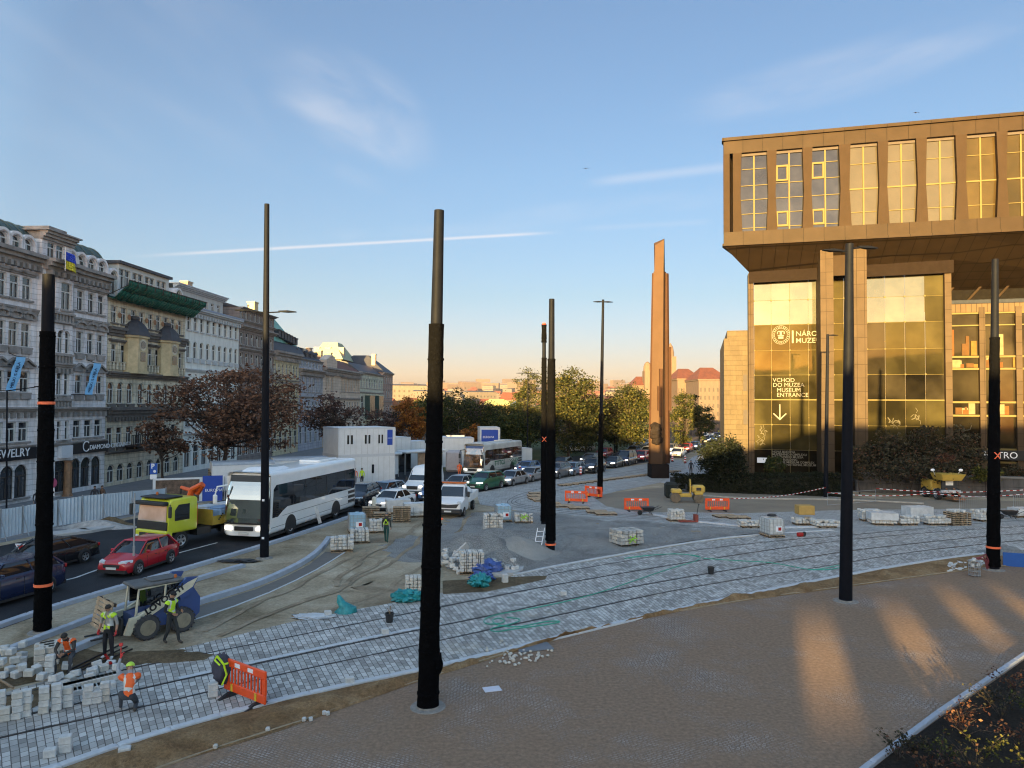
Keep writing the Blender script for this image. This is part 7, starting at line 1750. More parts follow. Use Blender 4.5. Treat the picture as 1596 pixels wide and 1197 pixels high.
hose([(1090,868),(1060,862),(1000,866),(960,872),(1040,862),(1095,866),(1088,874),(1050,884),(980,908),(930,925),(880,938),(820,950),(770,958),(752,966),(758,974),(790,970),(780,962),(765,966),(775,975),(810,978),(850,968),(880,968),(850,974),(800,980),(775,985),(762,982),(770,978),(800,972),(815,965),(790,962)],'green hose lying in loops on the track paving');hose([(1095,870),(1150,874),(1200,876),(1240,884),(1270,889),(1300,882),(1325,878),(1300,888),(1260,888)],'green hose trailing towards the plaza lamp pole')
M_BAR=mat('barrier_orange',(.80,.085,.015),rough=.4,var=.08,scale=5);M_BARY=mat('barrier_clip',(.65,.45,.03),var=.05)
def barrierproto():
 root=thing('barrier','x','barrier');mb=MB();w,h=1.9,1.0
 mb.b2((-w/2,-.035,.12),(w/2,.035,.36),.02);mb.b2((-w/2,-.035,.78),(w/2,.035,h),.02);mb.b2((-w/2,-.03,.363),(-w/2+.13,.03,.777));mb.b2((w/2-.13,-.03,.363),(w/2,.03,.777))
 for k in range(11):x=-w/2+.13+(w-.26)*(k+.5)/11;mb.b2((x-.018,-.02,.363),(x+.018,.02,.777))
 mb.build('panel',M_BAR,root);mb=MB()
 for x in(-.55,.55):mb.b2((x-.04,-.05,.14),(x+.04,.05,.34))
 mb.build('clip',M_BARY,root)
 for x in(-.6,.6):mb=MB();mb.loft([[(x-.06,-.42,0),(x+.06,-.42,0),(x+.06,.42,0),(x-.06,.42,0)],[(x-.05,-.12,.12),(x+.05,-.12,.12),(x+.05,.12,.12),(x-.05,.12,.12)]]);mb.build('foot',M_TRIM,root)
 mb=MB()
 for x in(-.3,.3):mb.b2((x-.12,-.041,.84),(x+.12,-.036,.95))
 mb.build('reflector',M_LET,root);return root
BP=barrierproto();first=[True]
def barrier(u,v,rz,label,lean=0):
 r=BP if first[0]else dup(BP);first[0]=False;g=G(u,v);r.location=(g.x,g.y,.012);r.rotation_euler=(lean,0,rz);r['label']=label;r['group']='orange plastic barriers';return r
barrier(381,1093,-.62,'nearest orange barrier with a jacket hung over its end');barrier(898,784,-.2,'orange barrier just left of the two-armed lamp');barrier(925,776,-.75,'orange barrier touching the foot of the two-armed lamp');barrier(992,797,.0,'orange barrier beside the wheelbarrow');barrier(1118,797,.05,'orange barrier right of the yellow roller')
mb=MB();mb.blob((0,0,0),.36,(.75,.5,1.15),.35,1.6,18,12,9);o=mb.build('jacket',mat('navy_jacket',(.045,.045,.07),var=.2),smooth=True);g=P2(345,1082);o.location=(g.x,g.y,.72);tag(o,'navy jacket with lime bands hung on the nearest barrier','jacket')
mb=MB();
for pts in([(-.05,-.22,.42),(.15,-.24,.2),(.22,-.2,-.1),(.1,-.22,-.38)],[(-.05,-.2,.42),(-.12,-.2,.3),(.05,-.26,.18)],[(.15,-.24,.2),(.26,-.2,.22)]):mb.tube(pts,.03,4)
mb.build('lime_band',M_HIVY,o)
def roller(u,v,rz):
 root=thing('roller','yellow double-drum road roller by the clipped hedge','roller',P2(u,v),rz);Y_=mat('machine_yellow',(.50,.33,.06),rough=.5,var=.15);
 for x in(-.95,.95):mb=MB();mb.lathe([(.02,-.5),(.40,-.5),(.42,-.46),(.42,.46),(.40,.5),(.02,.5)],22,(x,0,.42),'y');mb.build('drum',mat('drum_steel',(.15,.12,.09),metal=.5,rough=.5,var=.3,scale=5),root)
 mb=MB();mb.box((.95,0,1.15),(1.1,.85,.65),.15);mb.box((.95,0,.82),(.7,1.1,.22),.05);mb.box((-.85,0,.95),(.85,.9,.35),.08);mb.box((-.1,0,.62),(1.0,.5,.3),.05);mb.build('body',Y_,root)
 mb=MB();mb.b2((-.35,-.25,.95),(.05,.25,1.08),.04);mb.b2((-.05,-.25,1.08),(.05,.25,1.5),.04);mb.build('seat',M_TRIM,root)
 mb=MB();mb.tube([(-.8,0,1.1),(-.62,0,1.5)],.03,6);mb.lathe([(.17,0),(.19,.02),(.17,.04)],14,(-.6,0,1.5));mb.build('steering_wheel',M_TRIM,root)
 mb=MB();mb.b2((.25,-.3,.8),(.33,.3,1.95));mb.build('roll_bar',Y_,root);mb=MB();mb.b2((.75,-.44,1.05),(1.15,-.428,1.3));mb.build('vent',M_TRIM,root)
roller(1070,783,-.1)
mb=MB();mb.box((0,0,.7),(1.1,1.0,1.4),.2);o=mb.build('equipment_cover',mat('black_cover',(.012,.016,.014),rough=.9,var=.3,bump=.5));o.location=P2(1046,776);tag(o,'dark covered machine left of the yellow roller','machine')
def dumper(u,v):
 root=thing('mini_dumper','small yellow dumper facing us before the retaining wall','dumper',P2(u,v),0);root.scale=(1.3,)*3;Y_=MATS['machine_yellow']
 mb=MB();mb.loft([[(-.62,-.9,1.35),(.62,-.9,1.35),(.62,.2,1.35),(-.62,.2,1.35)],[(-.8,-1.1,1.78),(.8,-1.1,1.78),(.8,.3,1.78),(-.8,.3,1.78)]]);mb.b2((-.72,.3,.55),(.72,1.6,1.25),.08);mb.build('skip',Y_,root)
 mb=MB();mb.b2((-.5,-.55,.7),(.5,-.45,1.4));mb.build('front_panel',M_TRIM,root);mb=MB();mb.b2((-.25,-.58,1.0),(.25,-.56,1.3));mb.build('number_plate',M_PLATE,root);mb=MB();mb.b2((-.6,-.9,.5),(.6,.3,.7),.04);mb.build('chassis',M_CONC,root)
 for s in(-1,1):
  mb=MB();mb.sphere((s*.95,-.3,2.0),.12,8,6,(1.3,.5,.8));mb.tube([(s*.7,-.2,1.6),(s*.95,-.3,2.0)],.02,5);mb.build('work_lamp',M_LET,root)
  for y in(-.3,1.1):addwheel(root,wheelmesh(.38,.28),s*.62,y,.38)
 mb=MB();mb.b2((-.4,-1.7,.15),(.4,-.8,.25));mb.tube([(-.3,-1.6,.2),(-.25,-.6,.8)],.05,6);mb.tube([(.3,-1.6,.2),(.25,-.6,.8)],.05,6);mb.build('blade',mat('rust_steel',(.22,.10,.05),var=.3),root)
dumper(1472,778)
def barrow(u,v,rz,label):
 root=thing('wheelbarrow',label,'wheelbarrow',P2(u,v),rz,'wheelbarrows');mb=MB();mb.loft([[(-.3,-.2,.32),(.3,-.2,.32),(.3,.2,.32),(-.3,.2,.32)],[(-.55,-.33,.62),(.45,-.33,.62),(.45,.33,.62),(-.55,.33,.62)]]);mb.build('tray',M_TRIM,root);mb=MB();mb.lathe([(.04,-.05),(.17,-.05),(.19,0),(.17,.05),(.04,.05)],14,(-.62,0,.19),'y');mb.build('wheel',M_TYRE,root)
 mb=MB()
 for s in(-1,1):mb.tube([(-.62,s*.08,.19),(.1,s*.25,.3),(.95,s*.3,.66)],.022,5);mb.tube([(.1,s*.25,.3),(.3,s*.27,0)],.022,5)
 mb.build('frame',M_TRIM,root)
barrow(1010,803,.1,'black wheelbarrow beside an orange barrier');barrow(1574,809,.0,'black wheelbarrow at the far right near the steel fence')
blockbundle(1054,812,.1,'heap of pale kerb stones on a pallet behind the gravel',5,4,4,miss=.4,strap=False)
root=thing('pallet_truck','red hand pallet truck under the heap of kerb stones','pallet truck',P2(1078,814),.1);mb=MB();mb.b2((-.9,-.25,.05),(.2,-.1,.12));mb.b2((-.9,.1,.05),(.2,.25,.12));mb.b2((.2,-.25,.04),(.4,.25,.55));mb.build('frame',mat('truck_red',(.22,.045,.03),var=.2),root);mb=MB();mb.tube([(.38,0,.5),(.5,0,1.25)],.025,6);mb.tube([(.5,-.18,1.25),(.5,.18,1.25)],.02,6);mb.build('handle',M_TRIM,root)
ibc(1203,836,.2,'white caged water tank on the track before the hedge',(.52,.55,.56))
mb=MB();mb.lathe([(.28,0),(.3,.05),(.22,.12),(.1,.12)],12);o=mb.build('coiled_hose',M_TRIM);o.location=(G(1203,836).x,G(1203,836).y,1.28);tag(o,'black coil lying on the white water tank','coil')
root=thing('concrete_saw','small red power cutter on the paving by the white tank','cutter',P2(1247,837),.3);mb=MB();mb.box((0,0,.16),(.4,.25,.25),.05);mb.build('body',M_TAIL,root);mb=MB();mb.lathe([(.16,-.01),(.16,.01)],16,(.3,0,.17),'y');mb.build('blade',M_TRIM,root)
for(u,v,nx_,nz_,f_,lab)in((1168,822,6,2,False,'low stack of pale slabs left of the white tank'),(1252,818,6,2,False,'low pile of stones below the yellow crate'),(1286,822,7,2,False,'broken stones on pallets left of the plaza lamp pole'),(1375,818,7,4,True,'large film covered stone stack right of the plaza lamp pole'),(1356,812,6,4,False,'stacked stones hard by the plaza lamp pole'),(1412,818,6,3,False,'open sett pile left of the long film stack'),(1430,812,7,5,True,'long film covered stack before the dumper'),(1458,818,7,3,False,'open sett pile in front of the pallet tower'),(1535,812,7,4,False,'sett pile behind the right wrapped pole'),(1590,806,5,3,True,'film covered pile at the right picture edge')):
 blockbundle(u,v,R.uniform(-.2,.3),lab,nx_,4,nz_,s=.24,film=f_,miss=.35,strap=False)
for i in range(6):pallet(1492,818,.1+R.uniform(-.04,.04),'pallet in the tower before the steel fence',.146*i,'tower of pallets',1.15)
blockbundle(1492,818,.1,'setts heaped on top of the pallet tower',5,4,1,h=.9,pal=False,miss=.3,strap=False)
mb=MB();mb.box((0,0,.5),(1.1,.8,.62),.03);o=mb.build('yellow_crate',mat('crate_yellow',(.42,.26,.07),var=.15));g=P2(1257,818);o.location=(g.x,g.y+.3,.5);tag(o,'yellow crate standing on a low pile of stones','crate')
for(u,v,rz)in((838,770,.2),(836,774,.15),(838,778,.2),(845,781,.1),(880,790,.1),(902,793,.1),(930,799,0),(944,802,.05),(858,786,.1),(1130,806,.2),(1150,808,.0)):pallet(u,v,rz,'flat pallet lying alone on the paved curve',0,'pallets strewn on the curve',1.3)
for k in range(16):
 u=880+k*11.5;pallet(u,757-k*1.45,.5,'low timber lying along the far track edge',0,'timbers along the far track',1.0)
def steelfence(u0,v0,u1,v1,label,open_=False):
 a,b=P2(u0,v0),P2(u1,v1);d=b-a;Ln=d.length;root=thing('steel_fence',label,'fence',a,atan2(d.y,d.x),'steel barriers on the forecourt');mb=MB()
 mb.tube([(0,0,.15),(0,0,1.1),(Ln,0,1.1),(Ln,0,.15),(0,0,.15)],.02,6);mb.build('frame',M_GALV,root)
 if not open_:
  mb=MB()
  for k in range(1,14):mb.tube([(Ln*k/14,0,.15),(Ln*k/14,0,1.1)],.009,4)
  mb.build('bars',M_GALV,root)
root_=None
steelfence(1496,797,1540,795,'steel barrier left of the right wrapped pole');steelfence(1580,793,1625,792,'steel barrier at the right picture edge');steelfence(1290,790,1365,784,'thin steel frame barrier behind the plaza lamp pole',True);steelfence(1018,745,1048,743,'steel barrier round the pylon foot');steelfence(1082,742,1160,743,'thin steel barrier before the round bush',True)
def tape(px,label,h=.95):
 P=[G(u,v)for u,v in px];mb=MB();
 for a,b in zip(P,P[1:]):
  n=max(4,int((b-a).length/.28))
  for k in range(n):
   mb.mi=k%2;p=a.lerp(b,k/n);q=a.lerp(b,(k+1)/n);s0=h-.25*sin(pi*k/n);s1=h-.25*sin(pi*(k+1)/n)
   mb.loft([[(p.x,p.y-.002,s0),(p.x,p.y+.002,s0),(p.x,p.y+.002,s0+.05),(p.x,p.y-.002,s0+.05)],[(q.x,q.y-.002,s1),(q.x,q.y+.002,s1),(q.x,q.y+.002,s1+.05),(q.x,q.y-.002,s1+.05)]])
 tag(mb.build('barrier_tape',[M_TAIL,M_LET]),label,'tape')
tape([(1140,797),(1287,777)],'red and white tape from the barrier to the slim pole');tape([(1290,786),(1450,787),(1600,788)],'red and white tape across the museum forecourt');tape([(1366,782),(1600,784)],'red and white tape in front of the retaining wall',1.1)
def beacon(u,v,label):
 root=thing('road_beacon',label,'beacon',P2(u,v),0,'striped road beacons');mb=MB()
 for k in range(6):mb.mi=k%2;mb.b2((-.13,-.025,.12+.16*k),(.13,.025,.279+.16*k))
 mb.build('panel',[M_TAIL,M_LET],root);mb=MB();mb.box((0,0,.06),(.4,.3,.12),.03);mb.build('foot',M_TRIM,root)
for u,v,lab in((905,741,'striped beacon between two cars left of the two-armed lamp'),(874,733,'striped beacon just right of the twin poles'),(810,740,'striped beacon left of the twin poles'),(1048,720,'striped beacon at the foot of the pylon'),(1068,722,'striped beacon right of the pylon'),(690,773,'striped beacon right of the tallest pole')):beacon(u,v,lab)
mb=MB();mb.box((0,0,.6),(.22,.03,1.15),.01);o=mb.build('leaning_sign',mat('white_red_board',(.62,.58,.55),var=.2));g=P2(499,819);o.location=(g.x,g.y,.12);o.rotation_euler=(0,-.25,.2);tag(o,'white board leaning beside the coach','board')
root=thing('ladder','small white step ladder leaning on the right twin pole','ladder',P2(842,862),.2);mb=MB()
for s in(-.2,.2):mb.tube([(s-.25,-.15,0),(s+.1,.2,1.35)],.025,5)
mb.build('rail',M_LET,root);mb=MB()
for k in range(5):mb.tube([(-.45+.07*k+.02,-.12+.07*k,.12+.26*k),(-.05+.07*k+.02,-.12+.07*k,.12+.26*k)],.02,5)
mb.build('rung',M_LET,root)
def gabion(u,v):
 root=thing('wire_basket','wire basket filled with white stones by the right wrapped pole','basket',P2(u,v));mb=MB()
 for k in range(9):
  a=2*pi*k/9;mb.tube([(.24*cos(a),.24*sin(a),0),(.26*cos(a),.26*sin(a),.75)],.012,4)
 for z in(.05,.25,.45,.74):mb.lathe([(.25,z),(.262,z+.012),(.25,z+.024)],14)
 mb.build('wire',M_GALV,root);mb=MB()
 for k in range(16):mb.blob((R.uniform(-.16,.16),R.uniform(-.16,.16),.5+R.uniform(0,.3)),.09,(1,1,.8),.3,1,7,5,k)
 mb.build('stones',M_BLOCK,root)
gabion(1519,898)
mb=MB()
for k in range(260):
 u,v=(R.uniform(1478,1545),0);v=886-(u-1478)*.16+R.uniform(-7,6)
 g=P2(u,v);s=R.uniform(.04,.10);mb.blob((g.x,g.y,.04),s,(1,1,.8),.35,1,6,4,k)
tag(mb.build('rubble',M_BLOCK),'strewn white rubble around the right wrapped pole foot',None,None,'stuff')
heap('rubble_heap',1572,866,1.6,.5,M_GRAVEL,'heap of grey rubble behind the blue board',9)
mb=MB();mb.box((0,0,.35),(1.6,.06,.7),.01);o=mb.build('blue_board',mat('board_blue',(.02,.10,.38),var=.1));o.location=P2(1592,884);o.rotation_euler=(0,0,-.35);tag(o,'blue board standing at the right picture edge','board')
mb=MB();
for k in range(70):g=P2(R.gauss(812,30),R.gauss(1022,9));mb.blob((g.x,g.y,.05),R.uniform(.03,.07),(1,1,.8),.3,1,6,4,k)
tag(mb.build('pebbles',M_BLOCKW),'white pebbles scattered on the sand right of the tallest pole',None,None,'stuff')
def block(u,v,label,h=0,rz=None,s=(.26,.21,.19),group='loose setts',m=None,tilt=0):
 mb=MB();mb.box((0,0,s[2]/2),s,.018);o=mb.build('paving_block',m or(M_BLOCK if R.random()<.7 else M_BLOCKW));g=P2(u,v);o.location=(g.x,g.y,.012+h);o.rotation_euler=(tilt,tilt*.6,R.uniform(0,3)if rz is None else rz);return tag(o,label,'paving block',group)
cols_=[(8,1124,2,'shortest stack near the left picture edge'),(0,1119,4,'stack cut by the left picture edge'),(26,1121,4,'second tall stack from the left'),(41,1117,4,'third slim stack from the left'),(68,1112,4,'tall stack with a wide top'),(88,1107,4,'tall stack beside the long row of setts'),(106,1102,3,'three-block stack in the middle of the row'),(137,1098,3,'stack left of the two close stacks'),(151,1096,2,'two-block stack near the kneeling worker'),(163,1093,3,'stack nearest the kneeling worker'),(77,1058,4,'slim dark-topped stack in the trench')]
for u,v,n,lab in cols_:
 for k in range(n):block(u+R.uniform(-.8,.8),v,'granite sett in the '+lab,.175*k,.5+R.uniform(-.2,.2),(.235,.19,.17),'stack: '+lab)
for k in range(14):u=98+k*6.4;block(u,1079-k*1.55,'sett in the row already laid along the trench',0,-.95,(.30,.24,.2),'row of setts along the trench')
for k in range(11):u=98+k*7.5;block(u,1086-k*1.55,'sett in the second row along the trench',-.06,-.95,(.30,.24,.2),'second row of setts along the trench')
for k in range(14):
 block(R.uniform(0,38),R.uniform(1022,1060),'sett in the tumbled pile at the left edge of the trench',.19*R.choice([0,0,1,2]),group='tumbled pile at the left edge',tilt=R.uniform(-.1,.1))
for i in range(4):
 for j in range(3):
  for k in range(3):
   if R.random()<.85:block(62+i*7,1040-j*4-i*1.5,'sett in the block-shaped stack left of the seated worker',.195*k,.45,(.30,.24,.19),'square stack by the seated worker',M_BLOCKW)
for(u,v)in((45,1062),(58,1055),(84,1072),(92,1060),(103,1050),(148,1050),(152,1040),(142,1052),(160,1046),(172,1040),(100,1072),(118,1055),(64,1068),(110,1062),(183,1045),(140,1060)):block(u,v,'loose sett lying about the open trench',R.choice([0,.0,.15]),tilt=R.uniform(-.3,.3),group='setts scattered in the trench')
for u,v,lab,n in((102,1172,'sett set on the kerb at the lower left',2),(78,1180,'cracked sett on the paving at the lower left',1),(194,1178,'lone sett on the sand strip at the lower left',1),(332,1086,'sett beside the foot of the nearest barrier',2),(545,1066,'sett near the track kerb left of the tallest pole',1),(511,960,'sett beside the upright teal bag',1),(787,908,'sett on end at the paving notch',2),(878,928,'sett left on the track under the hose',1),(600,988,'sett lying on the track near the bucket',1)):
 for k in range(n):block(u,v,lab,.19*k,.4,group=lab)
for k in range(9):g=(R.uniform(150,560),0);u=g[0];block(u,1192-(u-270)*.32+R.uniform(-5,2),'small cube of stone on the edge of the sand strip',0,s=(.1,.1,.1),group='small cubes on the sand strip')
mb=MB();mb.box((0,0,.02),(.5,.35,.02),.005);o=mb.build('paper_sheet',mat('white_paper',(.6,.6,.68),var=.05));o.location=P2(767,1075);o.rotation_euler=(0,0,.3);tag(o,'white scrap lying on the brown plaza','paper');mb=MB();mb.box((0,0,.03),(1.2,.7,.04),.01);o=mb.build('grate_plate',mat('grate_grey',(.16,.17,.19),var=.1));o.location=P2(832,1010);o.rotation_euler=(0,0,.3);tag(o,'flat grey plate on the sand beside the track kerb','plate')
mb=MB()
for k in range(3):mb.tube([P2(105,1048+k*4)+Vector((0,0,.05)),P2(190+k*8,1006+k*4)+Vector((0,0,.05))],.03,5)
tag(mb.build('steel_rods',M_RAIL),'steel rods lying between the workers','rods')
mb=MB();mb.tube([P2(-4,1058)+Vector((0,0,.02)),P2(20,1092)+Vector((0,0,.35))],.035,6);tag(mb.build('wooden_handle',M_PAL),'wooden tool handle slanting over the trench','tool');mb=MB();mb.b2((-.5,-.04,0),(.5,.04,.05));o=mb.build('spirit_level',M_TAIL);o.location=P2(168,1036)+Vector((0,0,.15));o.rotation_euler=(0,0,-.9);tag(o,'red spirit level lying on laid setts','level')
fk=pallet(0,0,0,'pallet raised on the loader forks',.55,'pallet on the forks',1.2,xyz=(0,0));a=radians(318);L0=sl.location;d_=Vector((sin(a),-cos(a),0));fk.location=(L0.x+d_.x*1.6,L0.y+d_.y*1.6,.95);fk.rotation_euler=(1.35,0,a)
crumple('dark_heap',372,876,.7,.12,M_TRIM,'flat black sheeting beside the lamp pole','sheeting',4,(1.4,.5,1))
def hoarding():
 base=[(-60,856),(0,842),(35,834),(90,822),(128,816),(160,811),(205,803),(258,790)];topv=[806,794,789,779,773,770,766,761]
 root=thing('hoarding','pale corrugated hoarding along the far side of the road','fence');M_H=mat('hoarding_sheet',(.52,.57,.62),rough=.45,var=.12,scale=1.2)
 for i in range(len(base)-1):
  a,b=G(*base[i]),G(*base[i+1]);ha,hb=A(base[i][0],topv[i],a.y).z,A(base[i+1][0],topv[i+1],b.y).z
  d=b-a;n=max(6,int(d.length/.12));nn=Vector((-d.y,d.x,0)).normalized()*.035;mb=MB();rows=[]
  for k in range(n+1):p=a.lerp(b,.01+.98*k/n)+nn*(1 if k%2 else-1);h=ha+(hb-ha)*k/n;rows.append([(p.x,p.y,.1),(p.x+nn.x*.2,p.y+nn.y*.2,.1),(p.x+nn.x*.2,p.y+nn.y*.2,h),(p.x,p.y,h)])
  mb.loft(rows);mb.build('panel',M_H,root)
  mb=MB();mb.tube([(b.x,b.y,0),(b.x,b.y,hb+.05)],.05,6);q=b-d.normalized()*.3-nn*20;mb.tube([(b.x,b.y,hb*.8),(q.x,q.y,0)],.03,5);mb.build('post',M_GALV,root)
hoarding()
heap('rubble_heap',150,822,1.3,.5,mat('broken_concrete',(.36,.34,.32),var=.35,scale=3,bump=.8),'rubble heap in front of the hoarding left of the lorry',21,(2.2,.8));heap('soil_heap',172,818,1.1,.55,M_TRENCH,'brown soil heap in front of the hoarding beside the lorry',22,(1.5,.8))
kerb('median',[(80,838),(138,832),(190,822)],1.2,.18,M_CONC,'pale concrete island edge before the rubble',seg=2)
M_CAB=mat('cabin_white',(.60,.61,.63),rough=.5,var=.07,scale=1.5)
def cabin(label,corner,az,sx,sy,sz,z0=0,wins=(),doorx=None,blue=None,cat='site cabin',name='site_cabin',m=None,grp='white site cabins'):
 """corner = nearest bottom corner; sx runs along az to the right, sy back to the left"""
 root=thing(name,label,cat,(corner.x,corner.y,z0),pi/2-radians(az),grp);mb=MB();mb.b2((0,0,0),(sx,sy,sz));mb.build('shell',m or M_CAB,root);mb=MB();t=.09
 for(x0,x1,y0,y1)in((-.02,sx+.02,-.02,t),(-.02,t,t,sy),(-.02,sx+.02,sy,sy+.02)):
  mb.b2((x0,y0,-.01),(x1,y1,.14));mb.b2((x0,y0,sz-.14),(x1,y1,sz+.02))
 for x in(0,sx):mb.b2((x-.05,-.025,.14),(x+.05,.05,sz-.14))
 mb.build('frame',mat('cabin_frame',(.50,.52,.56),var=.06),root)
 mb=MB();
 for x,w,zb,zt in wins:mb.b2((x,-.03,zb),(x+w,-.004,zt))
 if wins:mb.build('window',M_CARGL,root)
 mb=MB();n=int(sx/.6)
 for k in range(1,n):mb.b2((sx*k/n-.012,-.012,.16),(sx*k/n+.012,-.003,sz-.16))
 if n>1:mb.build('panel_joint',M_CONC,root)
 if blue:mb=MB();mb.b2((blue[0],-.04,blue[1]),(blue[0]+blue[2],-.031,blue[1]+blue[3]));q=mb.build('banner',mat('deep_blue_banner',(.02,.06,.34),var=.08),root);mb=MB();text_mesh(mb,'EUROVIA',blue[4],(blue[0]+.08*blue[2],-.045,blue[1]+blue[3]*.42),depth=.004,xs=.9);mb.build('lettering',M_LET,q)
 return root
g=G(527,756);c=Vector((g.x,g.y,0))
cabin('lower white site cabin of the two-storey block',c,55,6.2,4.4,2.85,0,[(3.6,.25,1.0,1.9)]);cabin('upper white site cabin with slit windows and a blue banner',c,55,6.2,4.4,2.85,2.86,[(.9,.2,1.2,2.1),(1.3,.2,1.2,2.1),(2.8,.2,1.2,2.1),(3.2,.2,1.2,2.1),(4.3,.18,1.2,2.1),(4.65,.18,1.2,2.1)],blue=(5.3,1.0,.6,1.6,.14))
for(u,v,Y,az,sx,sy,sz,lab)in((634,742,86,50,2.6,3.6,4.1,'white cabin with a dark open front right of the two-storey block'),(660,742,90,60,3.0,3.0,3.4,'small white cabin left of the tallest pole'),(722,744,92,80,4.5,3,3.8,'white ribbed container behind the patterned coach'),(686,746,92,85,2.6,3,3.9,'white container just right of the tallest pole'),(826,733,97,60,1.6,1.6,2.2,'pale grey box at the tail of the patterned coach')):
 q=A(u,v,Y);cabin(lab,Vector((q.x-sx*.7,Y,0)),az,sx,sy,sz,0,[(.4,1.2,.3,2.0)]if 'dark open' in lab else[])
q=A(748,698,98);cabin('stacked white container with a blue banner above the patterned coach',Vector((q.x,98,0)),82,2.75,3.6,A(748,666,98).z-q.z,q.z,blue=(.2,.5,2.3,2.0,.42));cabin('lower container under the blue banner box',Vector((q.x-.3,98,0)),82,3.4,3.8,q.z-.02)
q=A(693,697,95);root=thing('control_booth','dark glazed booth with a red board on top of the containers','booth',(q.x,95,q.z-.3),0);w=A(727,697,95).x-q.x;mb=MB();mb.loft([[(0,0,0),(w,0,0),(w,2,0),(0,2,0)],[(.2,.2,1.9),(w-.3,.2,1.9),(w-.3,2,1.9),(.2,2,1.9)]]);mb.build('glazing',glassmat('booth_glass',(.05,.06,.07),refl=.2),root);mb=MB();mb.b2((-.05,-.05,.15),(w,-.01,.6));mb.build('red_board',mat('board_red',(.42,.07,.05),var=.1),root);mb=MB();mb.b2((-.1,0,-.6),(w+.1,2,-.003));mb.tube([(w*.6,1,1.9),(w*.6,1,3.2)],.04,5);mb.build('base',M_TRIM,root)
def caravan(u,v,az,sx,sy,sz,label):
 g=G(u,v);root=thing('caravan',label,'caravan',(g.x,g.y,0),pi/2-radians(az),'site caravans');mb=MB();mb.M=Matrix.Identity(4)
 R_=rrect(sy/2,.45,sz,.28,4);mb.loft([[(x,sy/2+a,z)for a,z in R_]for x in(0,sx)]);mb.build('shell',M_CAB,root);mb=MB();mb.loft([[(x,sy/2+a*1.02,z+.02)for a,z in R_ if z>sz-.3]for x in(.02,sx-.02)]);mb.build('roof',mat('caravan_roof',(.30,.34,.40),var=.15),root)
 mb=MB();mb.b2((sx*.55,-.03,1.3),(sx*.55+.6,.0,2.0));mb.b2((-.03,sy*.45,1.4),(0,sy*.75,2.1));mb.build('window',M_CARGL,root);mb=MB();mb.b2((sx*.78,-.03,.6),(sx*.78+.8,.0,2.2));mb.build('door',mat('door_cream',(.45,.38,.28),var=.1),root)
 for x in(sx*.25,sx*.7):addwheel(root,wheelmesh(.35,.2),x,.2,.35)
caravan(330,776,62,5.2,2.4,3.0,'left white caravan with a grey roof behind the hoarding boards');caravan(425,768,66,5.0,2.4,3.1,'right white caravan with an open door behind the coach')
for i in range(9):
 for k in range(2):pallet(335+k*18,772,.4,'pallet in the tall stacks leaning by the left caravan',.9+.16*i,'pallets by the caravan',1.0)
def boards():
 a,b=A(238,772,58),A(350,768,60);d=b-a;root=thing('poster_fence','fence hung with a dark photo poster and a blue banner beside the lorry','fence',(a.x,a.y,0),atan2(d.y,d.x));Ln=Vector((d.x,d.y)).length;h=2.1;z0=A(290,784,59).z
 mb=MB();mb.b2((0,0,z0),(Ln*.68,.06,z0+h));mb.build('poster_board',M_CAB,root)
 mb=MB();mb.b2((.2,-.03,z0+.15),(Ln*.64,-.003,z0+h-.15));mb.build('photo_poster',mat('photo_brown',(.10,.065,.045),var=.8,scale=2.2),root)
 mb=MB();mb.b2((Ln*.685,-.02,z0),(Ln*.97,.05,z0+h+.1));q=mb.build('blue_banner',MATS['deep_blue_banner'],root);mb=MB();text_mesh(mb,'EUROVIA',.33,(Ln*.72,-.03,z0+h*.42),depth=.006);mb.build('lettering',M_LET,q)
 mb=MB()
 for k in range(4):mb.tube([(Ln*k/3,.1,0),(Ln*k/3,.1,z0+h)],.04,6)
 mb.build('post',M_GALV,root)
boards()
def shelter(u0,u1,v,Y0,label):
 a,b=A(u0,v,Y0),A(u1,v-4,Y0+4);d=b-a;Ln=Vector((d.x,d.y)).length;root=thing('bus_shelter',label,'shelter',(a.x,a.y,0),atan2(d.y,d.x),'shelters beside the jam');mb=MB();mb.b2((-.2,-.4,2.45),(Ln+.2,1.6,2.75),.12);mb.build('roof',M_CAB,root)
 mb=MB();mb.b2((0,1.2,.2),(Ln*.3,1.25,2.4));mb.build('back_glass',M_CARGL,root);mb=MB();mb.b2((Ln*.34,.1,.4),(Ln*.62,.16,2.4));mb.build('poster',mat('warm_poster',(.30,.20,.13),var=.6,scale=1.6),root);mb=MB();mb.b2((Ln*.66,.1,.3),(Ln*.98,.16,2.4));mb.build('pale_panel',M_CAB,root)
 mb=MB()
 for x in(0,Ln*.32,Ln*.64,Ln):mb.tube([(x,.12,0),(x,.12,2.5)],.05,6)
 mb.build('post',M_GALV,root)
shelter(573,622,758,76,'white roofed shelter with a warm poster behind the jam');shelter(632,690,752,82,'second white roofed shelter beside the white van')
mb=MB();mb.b2((-.9,0,0),(.9,2,2.5),.2);o=mb.build('grey_kiosk',mat('kiosk_grey',(.36,.35,.38),var=.1));q=A(706,748,86);o.location=(q.x,86,0);tag(o,'plain grey kiosk left of the patterned coach','kiosk')
g=G(1028,744.5);Yp=g.y
pr=thing('pylon','tall bronze-brown slab pylon with a carved dark block near its foot','monument',(g.x,g.y,0),0)
M_PYL=mat('pylon_copper',(.066,.039,.024),rough=.75,spec=.1,var=.14,scale=.35);M_PYLD=mat('pylon_brown',(.042,.021,.013),spec=.1,rough=.8,var=.15,scale=.5);M_PYB=mat('pylon_base',(.016,.012,.011),rough=.8,var=.2,spec=.06)
zp=lambda v:A(1028,v,Yp).z;xp=lambda u:A(u,600,Yp).x-g.x
